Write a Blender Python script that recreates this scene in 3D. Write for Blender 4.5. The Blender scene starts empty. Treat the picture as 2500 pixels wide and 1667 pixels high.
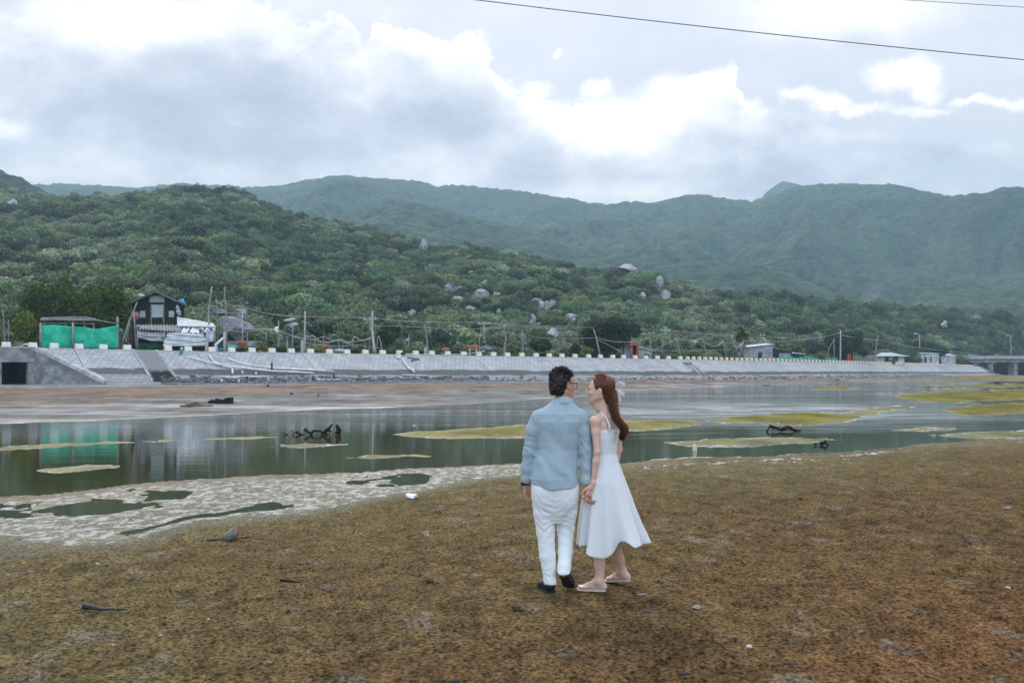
import bpy, bmesh, math, random
import numpy as np
from mathutils import Vector, Matrix, Euler
R = math.radians
scene = bpy.context.scene
COL = scene.collection

# ------------------------------------------------------------------ camera
CAMZ = 1.78            # eye height above the water level
HZ = 905.0             # picture row of the horizon (2500 x 1667 grid)
F = 2430.6             # focal length in those pixels (35 mm lens)
cam = bpy.data.cameras.new("camera")
cam.lens = 35; cam.sensor_width = 36; cam.sensor_fit = 'HORIZONTAL'
cam.shift_y = (HZ - 833.5) / 2500.0
cam.clip_start = 0.1; cam.clip_end = 20000
camo = bpy.data.objects.new("camera", cam); COL.objects.link(camo)
camo.location = (0, 0, CAMZ); camo.rotation_euler = (R(90), 0, 0)
scene.camera = camo
scene.view_settings.view_transform = 'Standard'
scene.view_settings.look = 'None'
scene.view_settings.exposure = 0.48
scene.view_settings.gamma = 1.0
scene.cycles.use_denoising = True
scene.cycles.max_bounces = 8
scene.cycles.transparent_max_bounces = 16
scene.cycles.volume_bounces = 1

# ------------------------------------------------------------------ sun
SUN_EL, SUN_AZ = 36.0, -14.0      # azimuth measured from straight ahead, to the right
sun = bpy.data.lights.new("sun", 'SUN'); sun.energy = 1.8; sun.angle = R(10); sun.color = (1.0, 0.93, 0.82)
suno = bpy.data.objects.new("sun", sun); COL.objects.link(suno)
sd = Vector((math.sin(R(SUN_AZ)) * math.cos(R(SUN_EL)), math.cos(R(SUN_AZ)) * math.cos(R(SUN_EL)), math.sin(R(SUN_EL))))
suno.rotation_euler = sd.to_track_quat('Z', 'Y').to_euler()
suno.location = (-40, 120, 120)

# ------------------------------------------------------------------ world: Nishita sky behind broken cloud
world = bpy.data.worlds.new("World"); scene.world = world; world.use_nodes = True
WT = world.node_tree
def build_world():
    nt = WT; N = nt.nodes; L = nt.links
    for n in list(N): N.remove(n)
    def m(op, a, b=None, c=None, clamp=False):
        n = N.new('ShaderNodeMath'); n.operation = op; n.use_clamp = clamp
        for i, v in enumerate((a, b, c)):
            if v is None: continue
            if isinstance(v, (int, float)): n.inputs[i].default_value = v
            else: L.new(v, n.inputs[i])
        return n.outputs[0]
    def mixc(f, a, b):
        n = N.new('ShaderNodeMix'); n.data_type = 'RGBA'
        for i, v in ((0, f), (6, a), (7, b)):
            if isinstance(v, (int, float)): n.inputs[i].default_value = v
            elif isinstance(v, tuple): n.inputs[i].default_value = v + (1,)
            else: L.new(v, n.inputs[i])
        return n.outputs[2]
    def ss(x, lo, hi):
        n = N.new('ShaderNodeMapRange'); n.interpolation_type = 'SMOOTHSTEP'
        L.new(x, n.inputs[0]); n.inputs[1].default_value = lo; n.inputs[2].default_value = hi
        return n.outputs[0]
    tc = N.new('ShaderNodeTexCoord'); sp = N.new('ShaderNodeSeparateXYZ'); L.new(tc.outputs['Generated'], sp.inputs[0])
    x, y, z = sp.outputs
    ya = m('MAXIMUM', m('ABSOLUTE', y), 0.12)
    # direction tangents measured on the 2352-wide photograph grid: U across, V down
    U0 = m('ADD', m('MULTIPLY', m('DIVIDE', x, ya), F * .9408), 1176.0)
    V0 = m('SUBTRACT', HZ * .9408, m('MULTIPLY', m('DIVIDE', z, ya), F * .9408))
    def noise(scale, detail, rough, sx=1, sy=1, off=0, dist=0.0):
        cb = N.new('ShaderNodeCombineXYZ')
        L.new(m('MULTIPLY', U0, sx / 1000.), cb.inputs[0]); L.new(m('MULTIPLY', V0, sy / 1000.), cb.inputs[1]); cb.inputs[2].default_value = off
        n = N.new('ShaderNodeTexNoise'); L.new(cb.outputs[0], n.inputs['Vector'])
        n.inputs['Scale'].default_value = scale; n.inputs['Detail'].default_value = detail; n.inputs['Roughness'].default_value = rough
        n.inputs['Distortion'].default_value = dist
        return m('SUBTRACT', n.outputs['Fac'], 0.5)
    nA = noise(11, 8, .62, off=3.1); nB = noise(11, 8, .62, off=9.7)
    nC = noise(2.6, 6, .55, 1, 1.9, 21.3); nD = noise(5.5, 7, .6, 1, 1.7, 33.3); nF = noise(24, 8, .70, 1, 1.3, 51.)
    U = m('ADD', U0, m('MULTIPLY', nA, 105)); V = m('ADD', V0, m('MULTIPLY', nB, 100))
    def blob(cx, cy, rx, ry, lo=1.0, hi=0.0, warped=True):
        uu, vv = (U, V) if warped else (U0, V0)
        dx = m('DIVIDE', m('SUBTRACT', uu, cx), rx); dy = m('DIVIDE', m('SUBTRACT', vv, cy), ry)
        d = m('SQRT', m('ADD', m('MULTIPLY', dx, dx), m('MULTIPLY', dy, dy)))
        return ss(d, lo, hi)
    def curve(pts, lo, hi):
        fc = N.new('ShaderNodeFloatCurve'); cm = fc.mapping; c = cm.curves[0]
        t = m('DIVIDE', m('SUBTRACT', U, -600.0), 3600.0, clamp=True)
        P = [((px + 600) / 3600., (py - lo) / (hi - lo)) for px, py in pts]
        c.points[0].location = P[0]; c.points[1].location = P[-1]
        for p in P[1:-1]: c.points.new(*p)
        for p in c.points: p.handle_type = 'VECTOR'
        cm.update(); L.new(t, fc.inputs['Value'])
        return m('ADD', m('MULTIPLY', fc.outputs[0], hi - lo), lo)
    # upper outline of the big cumulus bank and how brightly each stretch of it is lit
    vt = curve([(-600, -260), (300, -90), (560, -15), (650, 40), (700, 55), (750, 30), (800, 60), (845, 112), (868, 50), (905, 62), (1000, 92), (1060, 88), (1100, 80), (1135, 100), (1140, 150), (1190, 205),
                (1270, 228), (1400, 246), (1480, 240), (1530, 205), (1590, 168), (1650, 162), (1690, 150), (1705, 215), (1770, 240), (1850, 272), (1930, 300), (2100, 310), (2352, 330), (3000, 300)], -300, 400)
    br = curve([(-600, .3), (300, .35), (560, .5), (700, .7), (850, .8), (1000, .95), (1130, .8), (1180, .5), (1260, .9), (1350, 1.25), (1500, 1.35), (1640, 1.2), (1720, .9), (1800, .55), (1950, .3), (2352, .2), (3000, .4)], 0, 1.5)
    d = m('ADD', m('SUBTRACT', V, vt), m('MULTIPLY', nF, 58))
    inside = ss(d, -11, 15)
    fall = m('POWER', 2.718, m('DIVIDE', m('MAXIMUM', d, 0.0), -88.0))
    edge = m('MULTIPLY', m('MULTIPLY', inside, fall), br)
    # brightness field
    g = m('ADD', 0.50, m('MULTIPLY', nC, 0.9)); g = m('ADD', g, m('MULTIPLY', nD, 0.80)); g = m('ADD', g, m('MULTIPLY', nF, 0.26))
    g = m('SUBTRACT', g, m('MULTIPLY', blob(520, 250, 460, 190, 1, .1), 0.34)); g = m('SUBTRACT', g, m('MULTIPLY', blob(620, 120, 150, 90, 1, .1), 0.16))
    g = m('SUBTRACT', g, m('MULTIPLY', blob(1000, 285, 200, 90, 1, 0, False), 0.26))
    g = m('SUBTRACT', g, m('MULTIPLY', blob(150, 240, 260, 90, 1, 0, False), 0.10))
    g = m('ADD', g, m('MULTIPLY', blob(300, 40, 380, 95, 1, 0), 0.32))
    g = m('ADD', g, m('MULTIPLY', blob(0, 300, 90, 45, 1, 0), 0.38))
    
    above = m('SUBTRACT', 1.0, inside)
    right = ss(U0, 500, 800)
    g = mixs = m('ADD', m('MULTIPLY', g, m('SUBTRACT', 1.0, m('MULTIPLY', m('MULTIPLY', above, right), .75))), m('MULTIPLY', m('MULTIPLY', above, right), .75 * .60))
    g = m('ADD', g, m('MULTIPLY', m('MULTIPLY', edge, m('ADD', 1.0, m('MULTIPLY', nD, 1.6))), .54))
    g = m('ADD', g, m('MULTIPLY', blob(1420, 285, 330, 100, 1, 0), .50))
    g = m('ADD', g, m('MULTIPLY', blob(1930, 20, 380, 110, 1, 0), .42))
    for cx, cy, rx, ry, k in ((1905, 242, 52, 30, .55), (2050, 175, 60, 42, .5), (2110, 165, 58, 34, .5), (2130, 205, 42, 48, .5), (1990, 250, 70, 18, .4), (1838, 222, 52, 20, .42),
                              (2240, 240, 60, 16, .45), (2320, 248, 60, 18, .35), (1375, 205, 45, 24, .42), (1235, 200, 42, 22, .36), (1275, 128, 14, 12, .3), (2120, 262, 90, 14, .35), (1645, 190, 45, 40, .5), (1560, 215, 90, 55, .5)):
        g = m('ADD', g, m('MULTIPLY', blob(cx, cy, rx, ry, 1.25, .15), k * 1.05))
    g = m('ADD', g, m('MULTIPLY', blob(650, 400, 700, 60, 1, 0, False), 0.12))
    g = m('ADD', g, m('MULTIPLY', blob(1400, 440, 300, 40, 1, 0, False), 0.22))
    g = m('SUBTRACT', g, m('MULTIPLY', blob(1640, 320, 220, 50, 1, 0, False), 0.12))
    g = m('SUBTRACT', g, m('MULTIPLY', blob(2230, 380, 330, 70, 1, 0, False), 0.20))
    cr = N.new('ShaderNodeValToRGB'); L.new(g, cr.inputs[0])
    e = cr.color_ramp.elements
    e[0].position = 0.08; e[0].color = (.37, .40, .50, 1)
    e[1].position = 1.0; e[1].color = (1.14, 1.06, .90, 1)
    for p, c in ((.34, (.50, .52, .61)), (.56, (.69, .695, .76)), (.78, (.92, .89, .89))):
        q = e.new(p); q.color = c + (1,)
    sky = N.new('ShaderNodeTexSky'); sky.sky_type = 'NISHITA'; sky.sun_disc = False
    sky.sun_elevation = R(SUN_EL); sky.sun_rotation = R(SUN_AZ); sky.air_density = 1.3; sky.dust_density = 2.0; sky.ozone_density = 1.5
    gap = m('MULTIPLY', blob(2250, 400, 420, 110, 1, 0), .35)
    gap = m('ADD', gap, .05)
    # cloud radiance is given for a background strength of 0.1
    sc = N.new('ShaderNodeVectorMath'); sc.operation = 'SCALE'; L.new(cr.outputs[0], sc.inputs[0])
    back = ss(y, .15, -.6)           # added fill: sky behind the viewer is brightened for camera-facing surfaces
    hi = ss(z, .38, .75)
    L.new(m('MULTIPLY', m('ADD', 1.0, m('MULTIPLY', back, BACK_GAIN)), m('MULTIPLY', 10.0, m('ADD', 1.0, m('MULTIPLY', hi, .45)))), sc.inputs['Scale'])
    gap = m('ADD', gap, m('MULTIPLY', back, .40))     # more blue sky mixed in behind the viewer to cool the fill
    col = mixc(gap, sc.outputs[0], sky.outputs[0])
    col = mixc(m('MULTIPLY', back, .55), col, (8.6, 11.0, 14.0))  # blue radiance added behind the viewer to tint the fill
    bg = N.new('ShaderNodeBackground'); L.new(col, bg.inputs[0]); bg.inputs[1].default_value = 0.1
    out = N.new('ShaderNodeOutputWorld'); L.new(bg.outputs[0], out.inputs[0])
    world.cycles.sampling_method = 'MANUAL'; world.cycles.sample_map_resolution = 1024
BACK_GAIN = 1.15
build_world()

# ------------------------------------------------------------------ helpers
def unproj(px, py, z=0.0):
    """picture position (2500 grid) on the horizontal plane z"""
    D = (CAMZ - z) * F / (py - HZ)
    return Vector(((px - 1250) / F * D, D, z))
def at(px, py, D):
    """world point at distance D (along the view axis) for a picture position"""
    return Vector(((px - 1250) / F * D, D, CAMZ + (HZ - py) / F * D))

def tag(o, label=None, cat=None, group=None, kind=None):
    if label: o['label'] = label
    if cat: o['category'] = cat
    if group: o['group'] = group
    if kind: o['kind'] = kind
    return o
def link(name, me, mat=None, parent=None, smooth=False):
    if mat is not None:
        for q in (mat if isinstance(mat, (list, tuple)) else [mat]): me.materials.append(q)
    if smooth: me.polygons.foreach_set('use_smooth', [True] * len(me.polygons))
    o = bpy.data.objects.new(name, me); COL.objects.link(o)
    if parent is not None: o.parent = parent
    return o
def empty(name, loc=(0, 0, 0), rz=0.0):
    o = bpy.data.objects.new(name, None); COL.objects.link(o); o.location = loc; o.rotation_euler = (0, 0, rz)
    o.empty_display_size = .2
    return o
def np_mesh(name, V, Fc, mat=None, parent=None, smooth=False, attrs=None, fmat=None):
    """V (n,3); Fc (m,k) int array with k = 3 or 4"""
    V = np.asarray(V, np.float32); Fc = np.asarray(Fc, np.int32)
    me = bpy.data.meshes.new(name)
    me.vertices.add(len(V)); me.vertices.foreach_set('co', V.ravel())
    k = Fc.shape[1]
    me.loops.add(Fc.size); me.loops.foreach_set('vertex_index', Fc.ravel())
    me.polygons.add(len(Fc)); me.polygons.foreach_set('loop_start', np.arange(0, Fc.size, k, dtype=np.int32))
    if attrs:
        for an, av in attrs.items():
            av = np.asarray(av, np.float32)
            if av.ndim == 1:
                a = me.attributes.new(an, 'FLOAT', 'POINT'); a.data.foreach_set('value', av)
            else:
                a = me.attributes.new(an, 'FLOAT_COLOR', 'POINT')
                if av.shape[1] == 3: av = np.concatenate([av, np.ones((len(av), 1), np.float32)], 1)
                a.data.foreach_set('color', av.ravel())
    me.update(calc_edges=True); me.validate()
    if fmat is not None: me.polygons.foreach_set('material_index', np.asarray(fmat, np.int32))
    return link(name, me, mat, parent, smooth)

class MB:
    """collects shapes into one mesh"""
    def __init__(s): s.v = []; s.f = []; s.m = []; s.mi = 0
    def add(s, vs, fs):
        o = len(s.v); s.v += [tuple(v) for v in vs]; s.f += [tuple(i + o for i in f) for f in fs]; s.m += [s.mi] * len(fs)
    def box(s, c, d, rot=None, taper=1.0):
        hx, hy, hz = d[0] / 2, d[1] / 2, d[2] / 2
        vs = [Vector((sx * hx * (taper if sz > 0 else 1), sy * hy * (taper if sz > 0 else 1), sz * hz)) for sz in (-1, 1) for sy in (-1, 1) for sx in (-1, 1)]
        if rot is not None: vs = [rot @ v for v in vs]
        c = Vector(c)
        s.add([v + c for v in vs], [(0, 2, 3, 1), (4, 5, 7, 6), (0, 1, 5, 4), (2, 6, 7, 3), (0, 4, 6, 2), (1, 3, 7, 5)])
    def tube(s, pts, r, n=8, cap=True):
        pts = [Vector(p) for p in pts]; rs = r if isinstance(r, (list, tuple)) else [r] * len(pts)
        vs = []; up = None
        for i, p in enumerate(pts):
            t = (pts[min(i + 1, len(pts) - 1)] - pts[max(i - 1, 0)]).normalized()
            if up is None:
                up = Vector((0, 0, 1)) if abs(t.z) < .9 else Vector((1, 0, 0))
            a = t.cross(up)
            if a.length < 1e-5: a = t.cross(Vector((0, 1, 0)))
            a.normalize(); b = t.cross(a).normalized(); up = -b if False else up
            for k in range(n):
                w = 2 * math.pi * k / n
                vs.append(p + (a * math.cos(w) + b * math.sin(w)) * rs[i])
        fs = []
        for i in range(len(pts) - 1):
            for k in range(n):
                k2 = (k + 1) % n
                fs.append((i * n + k, i * n + k2, (i + 1) * n + k2, (i + 1) * n + k))
        if cap:
            fs.append(tuple(range(n))[::-1]); fs.append(tuple((len(pts) - 1) * n + k for k in range(n)))
        s.add(vs, fs)
    def slab(s, quad, th):
        """quad of 4 points extruded by vector th"""
        q = [Vector(p) for p in quad]; th = Vector(th)
        s.add(q + [p + th for p in q], [(0, 1, 2, 3), (7, 6, 5, 4), (0, 4, 5, 1), (1, 5, 6, 2), (2, 6, 7, 3), (3, 7, 4, 0)])
    def build(s, name, mat=None, parent=None, smooth=False):
        me = bpy.data.meshes.new(name); me.from_pydata(s.v, [], s.f); 
        bm = bmesh.new(); bm.from_mesh(me); bmesh.ops.recalc_face_normals(bm, faces=bm.faces); bm.to_mesh(me); bm.free()
        me.update()
        o = link(name, me, mat, parent, smooth)
        if s.mi: me.polygons.foreach_set('material_index', s.m)
        return o

# lattice noise -----------------------------------------------------
_rs = np.random.RandomState(7)
_tab = _rs.rand(65536).astype(np.float32)
def _h(ix, iy, iz, seed):
    return _tab[((ix * 73856093) ^ (iy * 19349663) ^ (iz * 83492791) ^ (seed * 2654435)) & 65535]
def vnoise(x, y, z=0.0, seed=0):
    x = np.asarray(x, np.float64); y = np.asarray(y, np.float64); z = np.zeros_like(x) + z
    x0 = np.floor(x); y0 = np.floor(y); z0 = np.floor(z)
    fx = x - x0; fy = y - y0; fz = z - z0
    fx = fx * fx * (3 - 2 * fx); fy = fy * fy * (3 - 2 * fy); fz = fz * fz * (3 - 2 * fz)
    ix = x0.astype(np.int64); iy = y0.astype(np.int64); iz = z0.astype(np.int64)
    flat = not np.any(z)
    def plane(k):
        a = _h(ix, iy, iz + k, seed); b = _h(ix + 1, iy, iz + k, seed); c = _h(ix, iy + 1, iz + k, seed); d = _h(ix + 1, iy + 1, iz + k, seed)
        return (a * (1 - fx) + b * fx) * (1 - fy) + (c * (1 - fx) + d * fx) * fy
    if flat: return plane(0) * 2 - 1
    return (plane(0) * (1 - fz) + plane(1) * fz) * 2 - 1
def fbm(x, y, z=0.0, oct=4, seed=0, gain=.5, lac=2.03):
    s = 0; a = 1.0; t = 0
    for i in range(oct):
        s = s + a * vnoise(np.asarray(x) * lac ** i + 17.3 * i, np.asarray(y) * lac ** i + 5.1 * i, (np.asarray(z) * lac ** i + 3.7 * i) if np.any(z) else 0.0, seed + i); t += a; a *= gain
    return s / t
def sstep(x, lo, hi):
    t = np.clip((x - lo) / (hi - lo), 0, 1); return t * t * (3 - 2 * t)

# materials ---------------------------------------------------------
class NT:
    def __init__(s, name):
        s.mat = bpy.data.materials.new(name); s.mat.use_nodes = True; s.nt = s.mat.node_tree
        s.N = s.nt.nodes; s.L = s.nt.links
        s.p = s.N['Principled BSDF']; s.out = s.N['Material Output']
    def _in(s, sock, v):
        if isinstance(v, (int, float)): sock.default_value = v
        elif isinstance(v, tuple): sock.default_value = v if len(v) == len(sock.default_value) else v + (1,)
        else: s.L.new(v, sock)
    def m(s, op, a, b=None, c=None, clamp=False):
        n = s.N.new('ShaderNodeMath'); n.operation = op; n.use_clamp = clamp
        for i, v in enumerate((a, b, c)):
            if v is not None: s._in(n.inputs[i], v)
        return n.outputs[0]
    def mix(s, f, a, b, mode='MIX'):
        n = s.N.new('ShaderNodeMix'); n.data_type = 'RGBA'; n.blend_type = mode
        s._in(n.inputs[0], f); s._in(n.inputs[6], a); s._in(n.inputs[7], b); return n.outputs[2]
    def ss(s, x, lo, hi, a=0.0, b=1.0):
        n = s.N.new('ShaderNodeMapRange'); n.interpolation_type = 'SMOOTHSTEP'
        s._in(n.inputs[0], x); n.inputs[1].default_value = lo; n.inputs[2].default_value = hi; n.inputs[3].default_value = a; n.inputs[4].default_value = b; return n.outputs[0]
    def coord(s, which='Object'):
        n = s.N.new('ShaderNodeTexCoord'); return n.outputs[which]
    def pos(s):
        return s.N.new('ShaderNodeNewGeometry').outputs['Position']
    def mapv(s, v, scale=(1, 1, 1), rot=(0, 0, 0), loc=(0, 0, 0)):
        n = s.N.new('ShaderNodeMapping'); s.L.new(v, n.inputs[0]); n.inputs['Scale'].default_value = scale; n.inputs['Rotation'].default_value = rot; n.inputs['Location'].default_value = loc; return n.outputs[0]
    def noise(s, v, scale, detail=4, rough=.55, dist=0.0, out='Fac'):
        n = s.N.new('ShaderNodeTexNoise'); s.L.new(v, n.inputs['Vector']); n.inputs['Scale'].default_value = scale; n.inputs['Detail'].default_value = detail
        n.inputs['Roughness'].default_value = rough; n.inputs['Distortion'].default_value = dist; return n.outputs[out]
    def voro(s, v, scale, feat='F1', out='Distance', rnd=1.0):
        n = s.N.new('ShaderNodeTexVoronoi'); s.L.new(v, n.inputs['Vector']); n.feature = feat; n.inputs['Scale'].default_value = scale; n.inputs['Randomness'].default_value = rnd; return n.outputs[out]
    def attr(s, name, out='Fac'):
        n = s.N.new('ShaderNodeAttribute'); n.attribute_name = name; return n.outputs[out]
    def bump(s, h, strength=.5, dist=.02, normal=None):
        n = s.N.new('ShaderNodeBump'); s.L.new(h, n.inputs['Height']); n.inputs['Strength'].default_value = strength; n.inputs['Distance'].default_value = dist
        if normal is not None: s.L.new(normal, n.inputs['Normal'])
        s.L.new(n.outputs[0], s.p.inputs['Normal']); return n.outputs[0]
    def set(s, color=None, rough=None, spec=None, **kw):
        if color is not None: s._in(s.p.inputs['Base Color'], color)
        if rough is not None: s._in(s.p.inputs['Roughness'], rough)
        if spec is not None: s._in(s.p.inputs['Specular IOR Level'], spec)
        for k, v in kw.items(): s._in(s.p.inputs[k], v)
        return s.mat
def simple(name, col, rough=.7, var=.25, scale=6.0, bump=.0, metal=0.0, dark=None):
    """a paint / wood / cloth like surface with mottled tone"""
    n = NT(name); v = n.coord()
    f = n.noise(v, scale, 5, .6)
    c2 = tuple(x * (1 - var) for x in col) if dark is None else dark
    c = n.mix(n.ss(f, .35, .68), c2, tuple(min(1, x * (1 + var * .4)) for x in col))
    n.set(c, rough, .3, Metallic=metal)
    if bump: n.bump(n.noise(v, scale * 6, 4), bump, .02)
    return n.mat
# ================================================================== SETTING
K = 2500 / 2352.0
def xy(pts): return [(a * K, b * K) for a, b in pts]
def icurve(pts):
    p = xy(pts); X = [a for a, b in p]; Y = [b for a, b in p]
    return lambda x: np.interp(x, X, Y)

# sea-wall crest: straight run, then a bend into a second straight run
A1, T1 = 149.3, 1.19
A2, T2 = 81.25, 0.7265
def wall_D(u):
    u = np.asarray(u, float)
    d1 = A1 / np.maximum(T1 - u, .05); d2 = A2 / np.maximum(T2 - np.minimum(u, .60), .05)
    return np.where(u < .1728, d1, d2)
_ytop = lambda px: np.interp(px, [-600, 0, 324, 560, 1060, 1550, 1670, 2000, 2356, 3200], [820, 848, 855, 860, 867, 876, 878, 884.5, 894, 899])
def crest(px):
    u = (px - 1250) / F; D = float(wall_D(u))
    return Vector((u * D, D, CAMZ + (HZ - float(_ytop(px))) / F * D))
# arc-length table of the crest
_px = np.concatenate([np.arange(-560, 1671, 4.0), np.arange(1672, 2420, 2.0)])
_cp = np.array([crest(p) for p in _px])
_cs = np.concatenate([[0], np.cumsum(np.linalg.norm(np.diff(_cp[:, :2], axis=0), axis=1))])
S_of = lambda px: float(np.interp(px, _px, _cs))
def crest_s(s): return Vector([float(np.interp(s, _cs, _cp[:, k])) for k in range(3)])
S_BEND = S_of(1670)
def wdir(s):
    a = crest_s(s - .5); b = crest_s(s + .5); d = (b - a); d.z = 0; d.normalize(); return d
def wnorm(s):
    # smoothed near the bend, toward the water
    w = float(sstep(s, S_BEND - 4, S_BEND + 4))
    a = Vector((.643, -.766, 0)); b = Vector((.809, -.588, 0))
    return (a * (1 - w) + b * w).normalized()
RUN = 5.3

# ------------------------------------------------------------------ near hill profile
ridge_y = icurve([(-900, 330), (-400, 400), (0, 446), (150, 462), (330, 456), (400, 444), (460, 440), (560, 452), (640, 496), (690, 508), (800, 522), (870, 546), (1000, 576), (1100, 578), (1200, 606), (1290, 618), (1390, 646), (1450, 640), (1530, 656),
                  (1620, 676), (1800, 688), (1850, 706), (1960, 716), (2060, 728), (2130, 724), (2210, 734), (2352, 728), (2700, 720), (3200, 720)])
ridge_D = icurve([(-900, 420), (0, 380), (460, 400), (800, 380), (1100, 350), (1500, 330), (1800, 340), (2000, 370), (2352, 430), (3200, 430)])
_rD = lambda px: np.interp(px, [0], [0])
def hill_z(X, D, rough=True):
    X = np.asarray(X, float); D = np.asarray(D, float)
    u = X / D; px = u * F + 1250
    Dw = wall_D(u); Df = Dw + 16; Dr = ridge_D(px) / K; Dr = np.maximum(Dr, Df + 60)
    Zr = CAMZ + (HZ - ridge_y(px)) / F * Dr
    zt = CAMZ + (HZ - _ytop(px)) / F * Dw
    t = (D - Df) / (Dr - Df); tc = np.clip(t, 0, 1)
    z = zt + (Zr - zt) * (.8 * tc + .2 * tc * tc)
    over = np.maximum(D - Dr, 0)
    z = z - over * over / 160.0 * (Zr / 60.0).clip(.3, 1.5)
    if rough:
        a = np.clip(t * 4, 0, 1) * np.clip((1.15 - t) * 3, .25, 1)
        z = z + a * (fbm(X / 38, D / 38, oct=4, seed=21) * 5.0 + fbm(X / 9, D / 9, oct=3, seed=5) * .9)
    return np.maximum(z, 1.0)
def hill_hit(px, py):
    u = (px - 1250) / F
    D = np.arange(float(wall_D(u)) + 2, 460, 1.0)
    zr = CAMZ + (HZ - py) / F * D
    h = hill_z(u * D, D)
    k = np.argmax(h >= zr)
    return float(D[k]) if h[k] >= zr[k] else float(ridge_D(px) / K)

# ------------------------------------------------------------------ shoreline
near_y = icurve([(-1500, 1260), (-400, 1185), (0, 1139), (150, 1125), (300, 1110), (450, 1100), (600, 1092), (800, 1084), (1000, 1078), (1200, 1073), (1420, 1064), (1500, 1058), (1700, 1049), (1900, 1041), (1980, 1036), (2050, 1030), (2100, 1023), (2150, 1018), (2250, 1012), (2352, 1009), (3000, 990), (4500, 965)])
foam_y = icurve([(-1500, 1420), (-400, 1310), (0, 1252), (200, 1240), (330, 1228), (450, 1196), (600, 1182), (800, 1160), (900, 1142), (1000, 1128), (1100, 1114), (1200, 1098), (1300, 1080), (1420, 1070), (1500, 1066), (1700, 1056), (1900, 1047), (2150, 1026), (2352, 1022), (3000, 1000), (4500, 970)])
far_y = icurve([(-1500, 990), (0, 972), (150, 968), (300, 963), (450, 955), (700, 941), (900, 935), (1100, 925), (1300, 913), (1420, 900), (1550, 892), (1700, 886), (1860, 882), (1950, 879), (2352, 876), (3000, 872), (4500, 866)])
ISL = [xy(p) for p in (
    [(-300, 1046), (0, 1028), (100, 1020), (300, 1009), (500, 1002), (620, 1000), (636, 1003), (560, 1009), (400, 1014), (200, 1024), (60, 1033), (-300, 1056)],
    [(884, 997), (940, 991), (1000, 988), (1100, 984), (1200, 976), (1420, 964), (1520, 962), (1600, 966), (1622, 971), (1560, 981), (1430, 992), (1200, 1007), (1080, 1009), (960, 1005)],
    [(1630, 966), (1700, 955), (1800, 947), (1870, 944), (1950, 950), (1985, 958), (1940, 967), (1850, 979), (1790, 980), (1740, 973), (1660, 971)],
    [(780, 1052), (850, 1045), (940, 1041), (996, 1046), (980, 1051), (880, 1056)],
    [(1545, 1018), (1650, 1009), (1800, 1003), (1900, 1006), (1985, 1010), (1850, 1018), (1700, 1025), (1590, 1026)],
    [(2040, 906), (2150, 900), (2352, 892), (2700, 880), (2700, 910), (2352, 919), (2200, 926), (2080, 920)],
    [(2168, 940), (2240, 930), (2352, 922), (2800, 905), (2800, 938), (2352, 951), (2220, 956)],
    [(1862, 890), (1920, 886), (1990, 888), (1960, 894), (1880, 895)],
    [(2135, 1000), (2200, 993), (2352, 986), (2800, 970), (2800, 1000), (2352, 1006), (2230, 1010)],
    [(2060, 890), (2200, 884), (2352, 880), (2800, 872), (2800, 886), (2352, 890), (2150, 894)],
    [(1885, 953), (1960, 939), (2060, 930), (2125, 934), (2040, 945), (1960, 957)], [(2040, 987), (2130, 979), (2210, 983), (2120, 991)], [(105, 1079), (190, 1067), (288, 1065), (282, 1074), (200, 1081), (130, 1086)], [(590, 1023), (700, 1017), (800, 1020), (700, 1027), (620, 1029)])]
FLAT = {3, 4, 8, 10, 11, 12, 13}        # these barely break the surface
YS = 4.0
def poly_sd(px, py, poly):
    """signed distance (positive inside), rows counted YS times"""
    P = np.array(poly); P = P * [1, YS]; x = px; y = py * YS
    d = np.full(x.shape, 1e9); ins = np.zeros(x.shape, bool)
    for i in range(len(P)):
        a = P[i]; b = P[(i + 1) % len(P)]; e = b - a
        t = np.clip(((x - a[0]) * e[0] + (y - a[1]) * e[1]) / (e @ e), 0, 1)
        d = np.minimum(d, (x - a[0] - t * e[0]) ** 2 + (y - a[1] - t * e[1]) ** 2)
        c = ((a[1] > y) != (b[1] > y)); xi = a[0] + (y - a[1]) * e[0] / (e[1] if e[1] else 1e-9)
        ins ^= c & (x < xi)
    return np.where(ins, 1, -1) * np.sqrt(d) / YS

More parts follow.
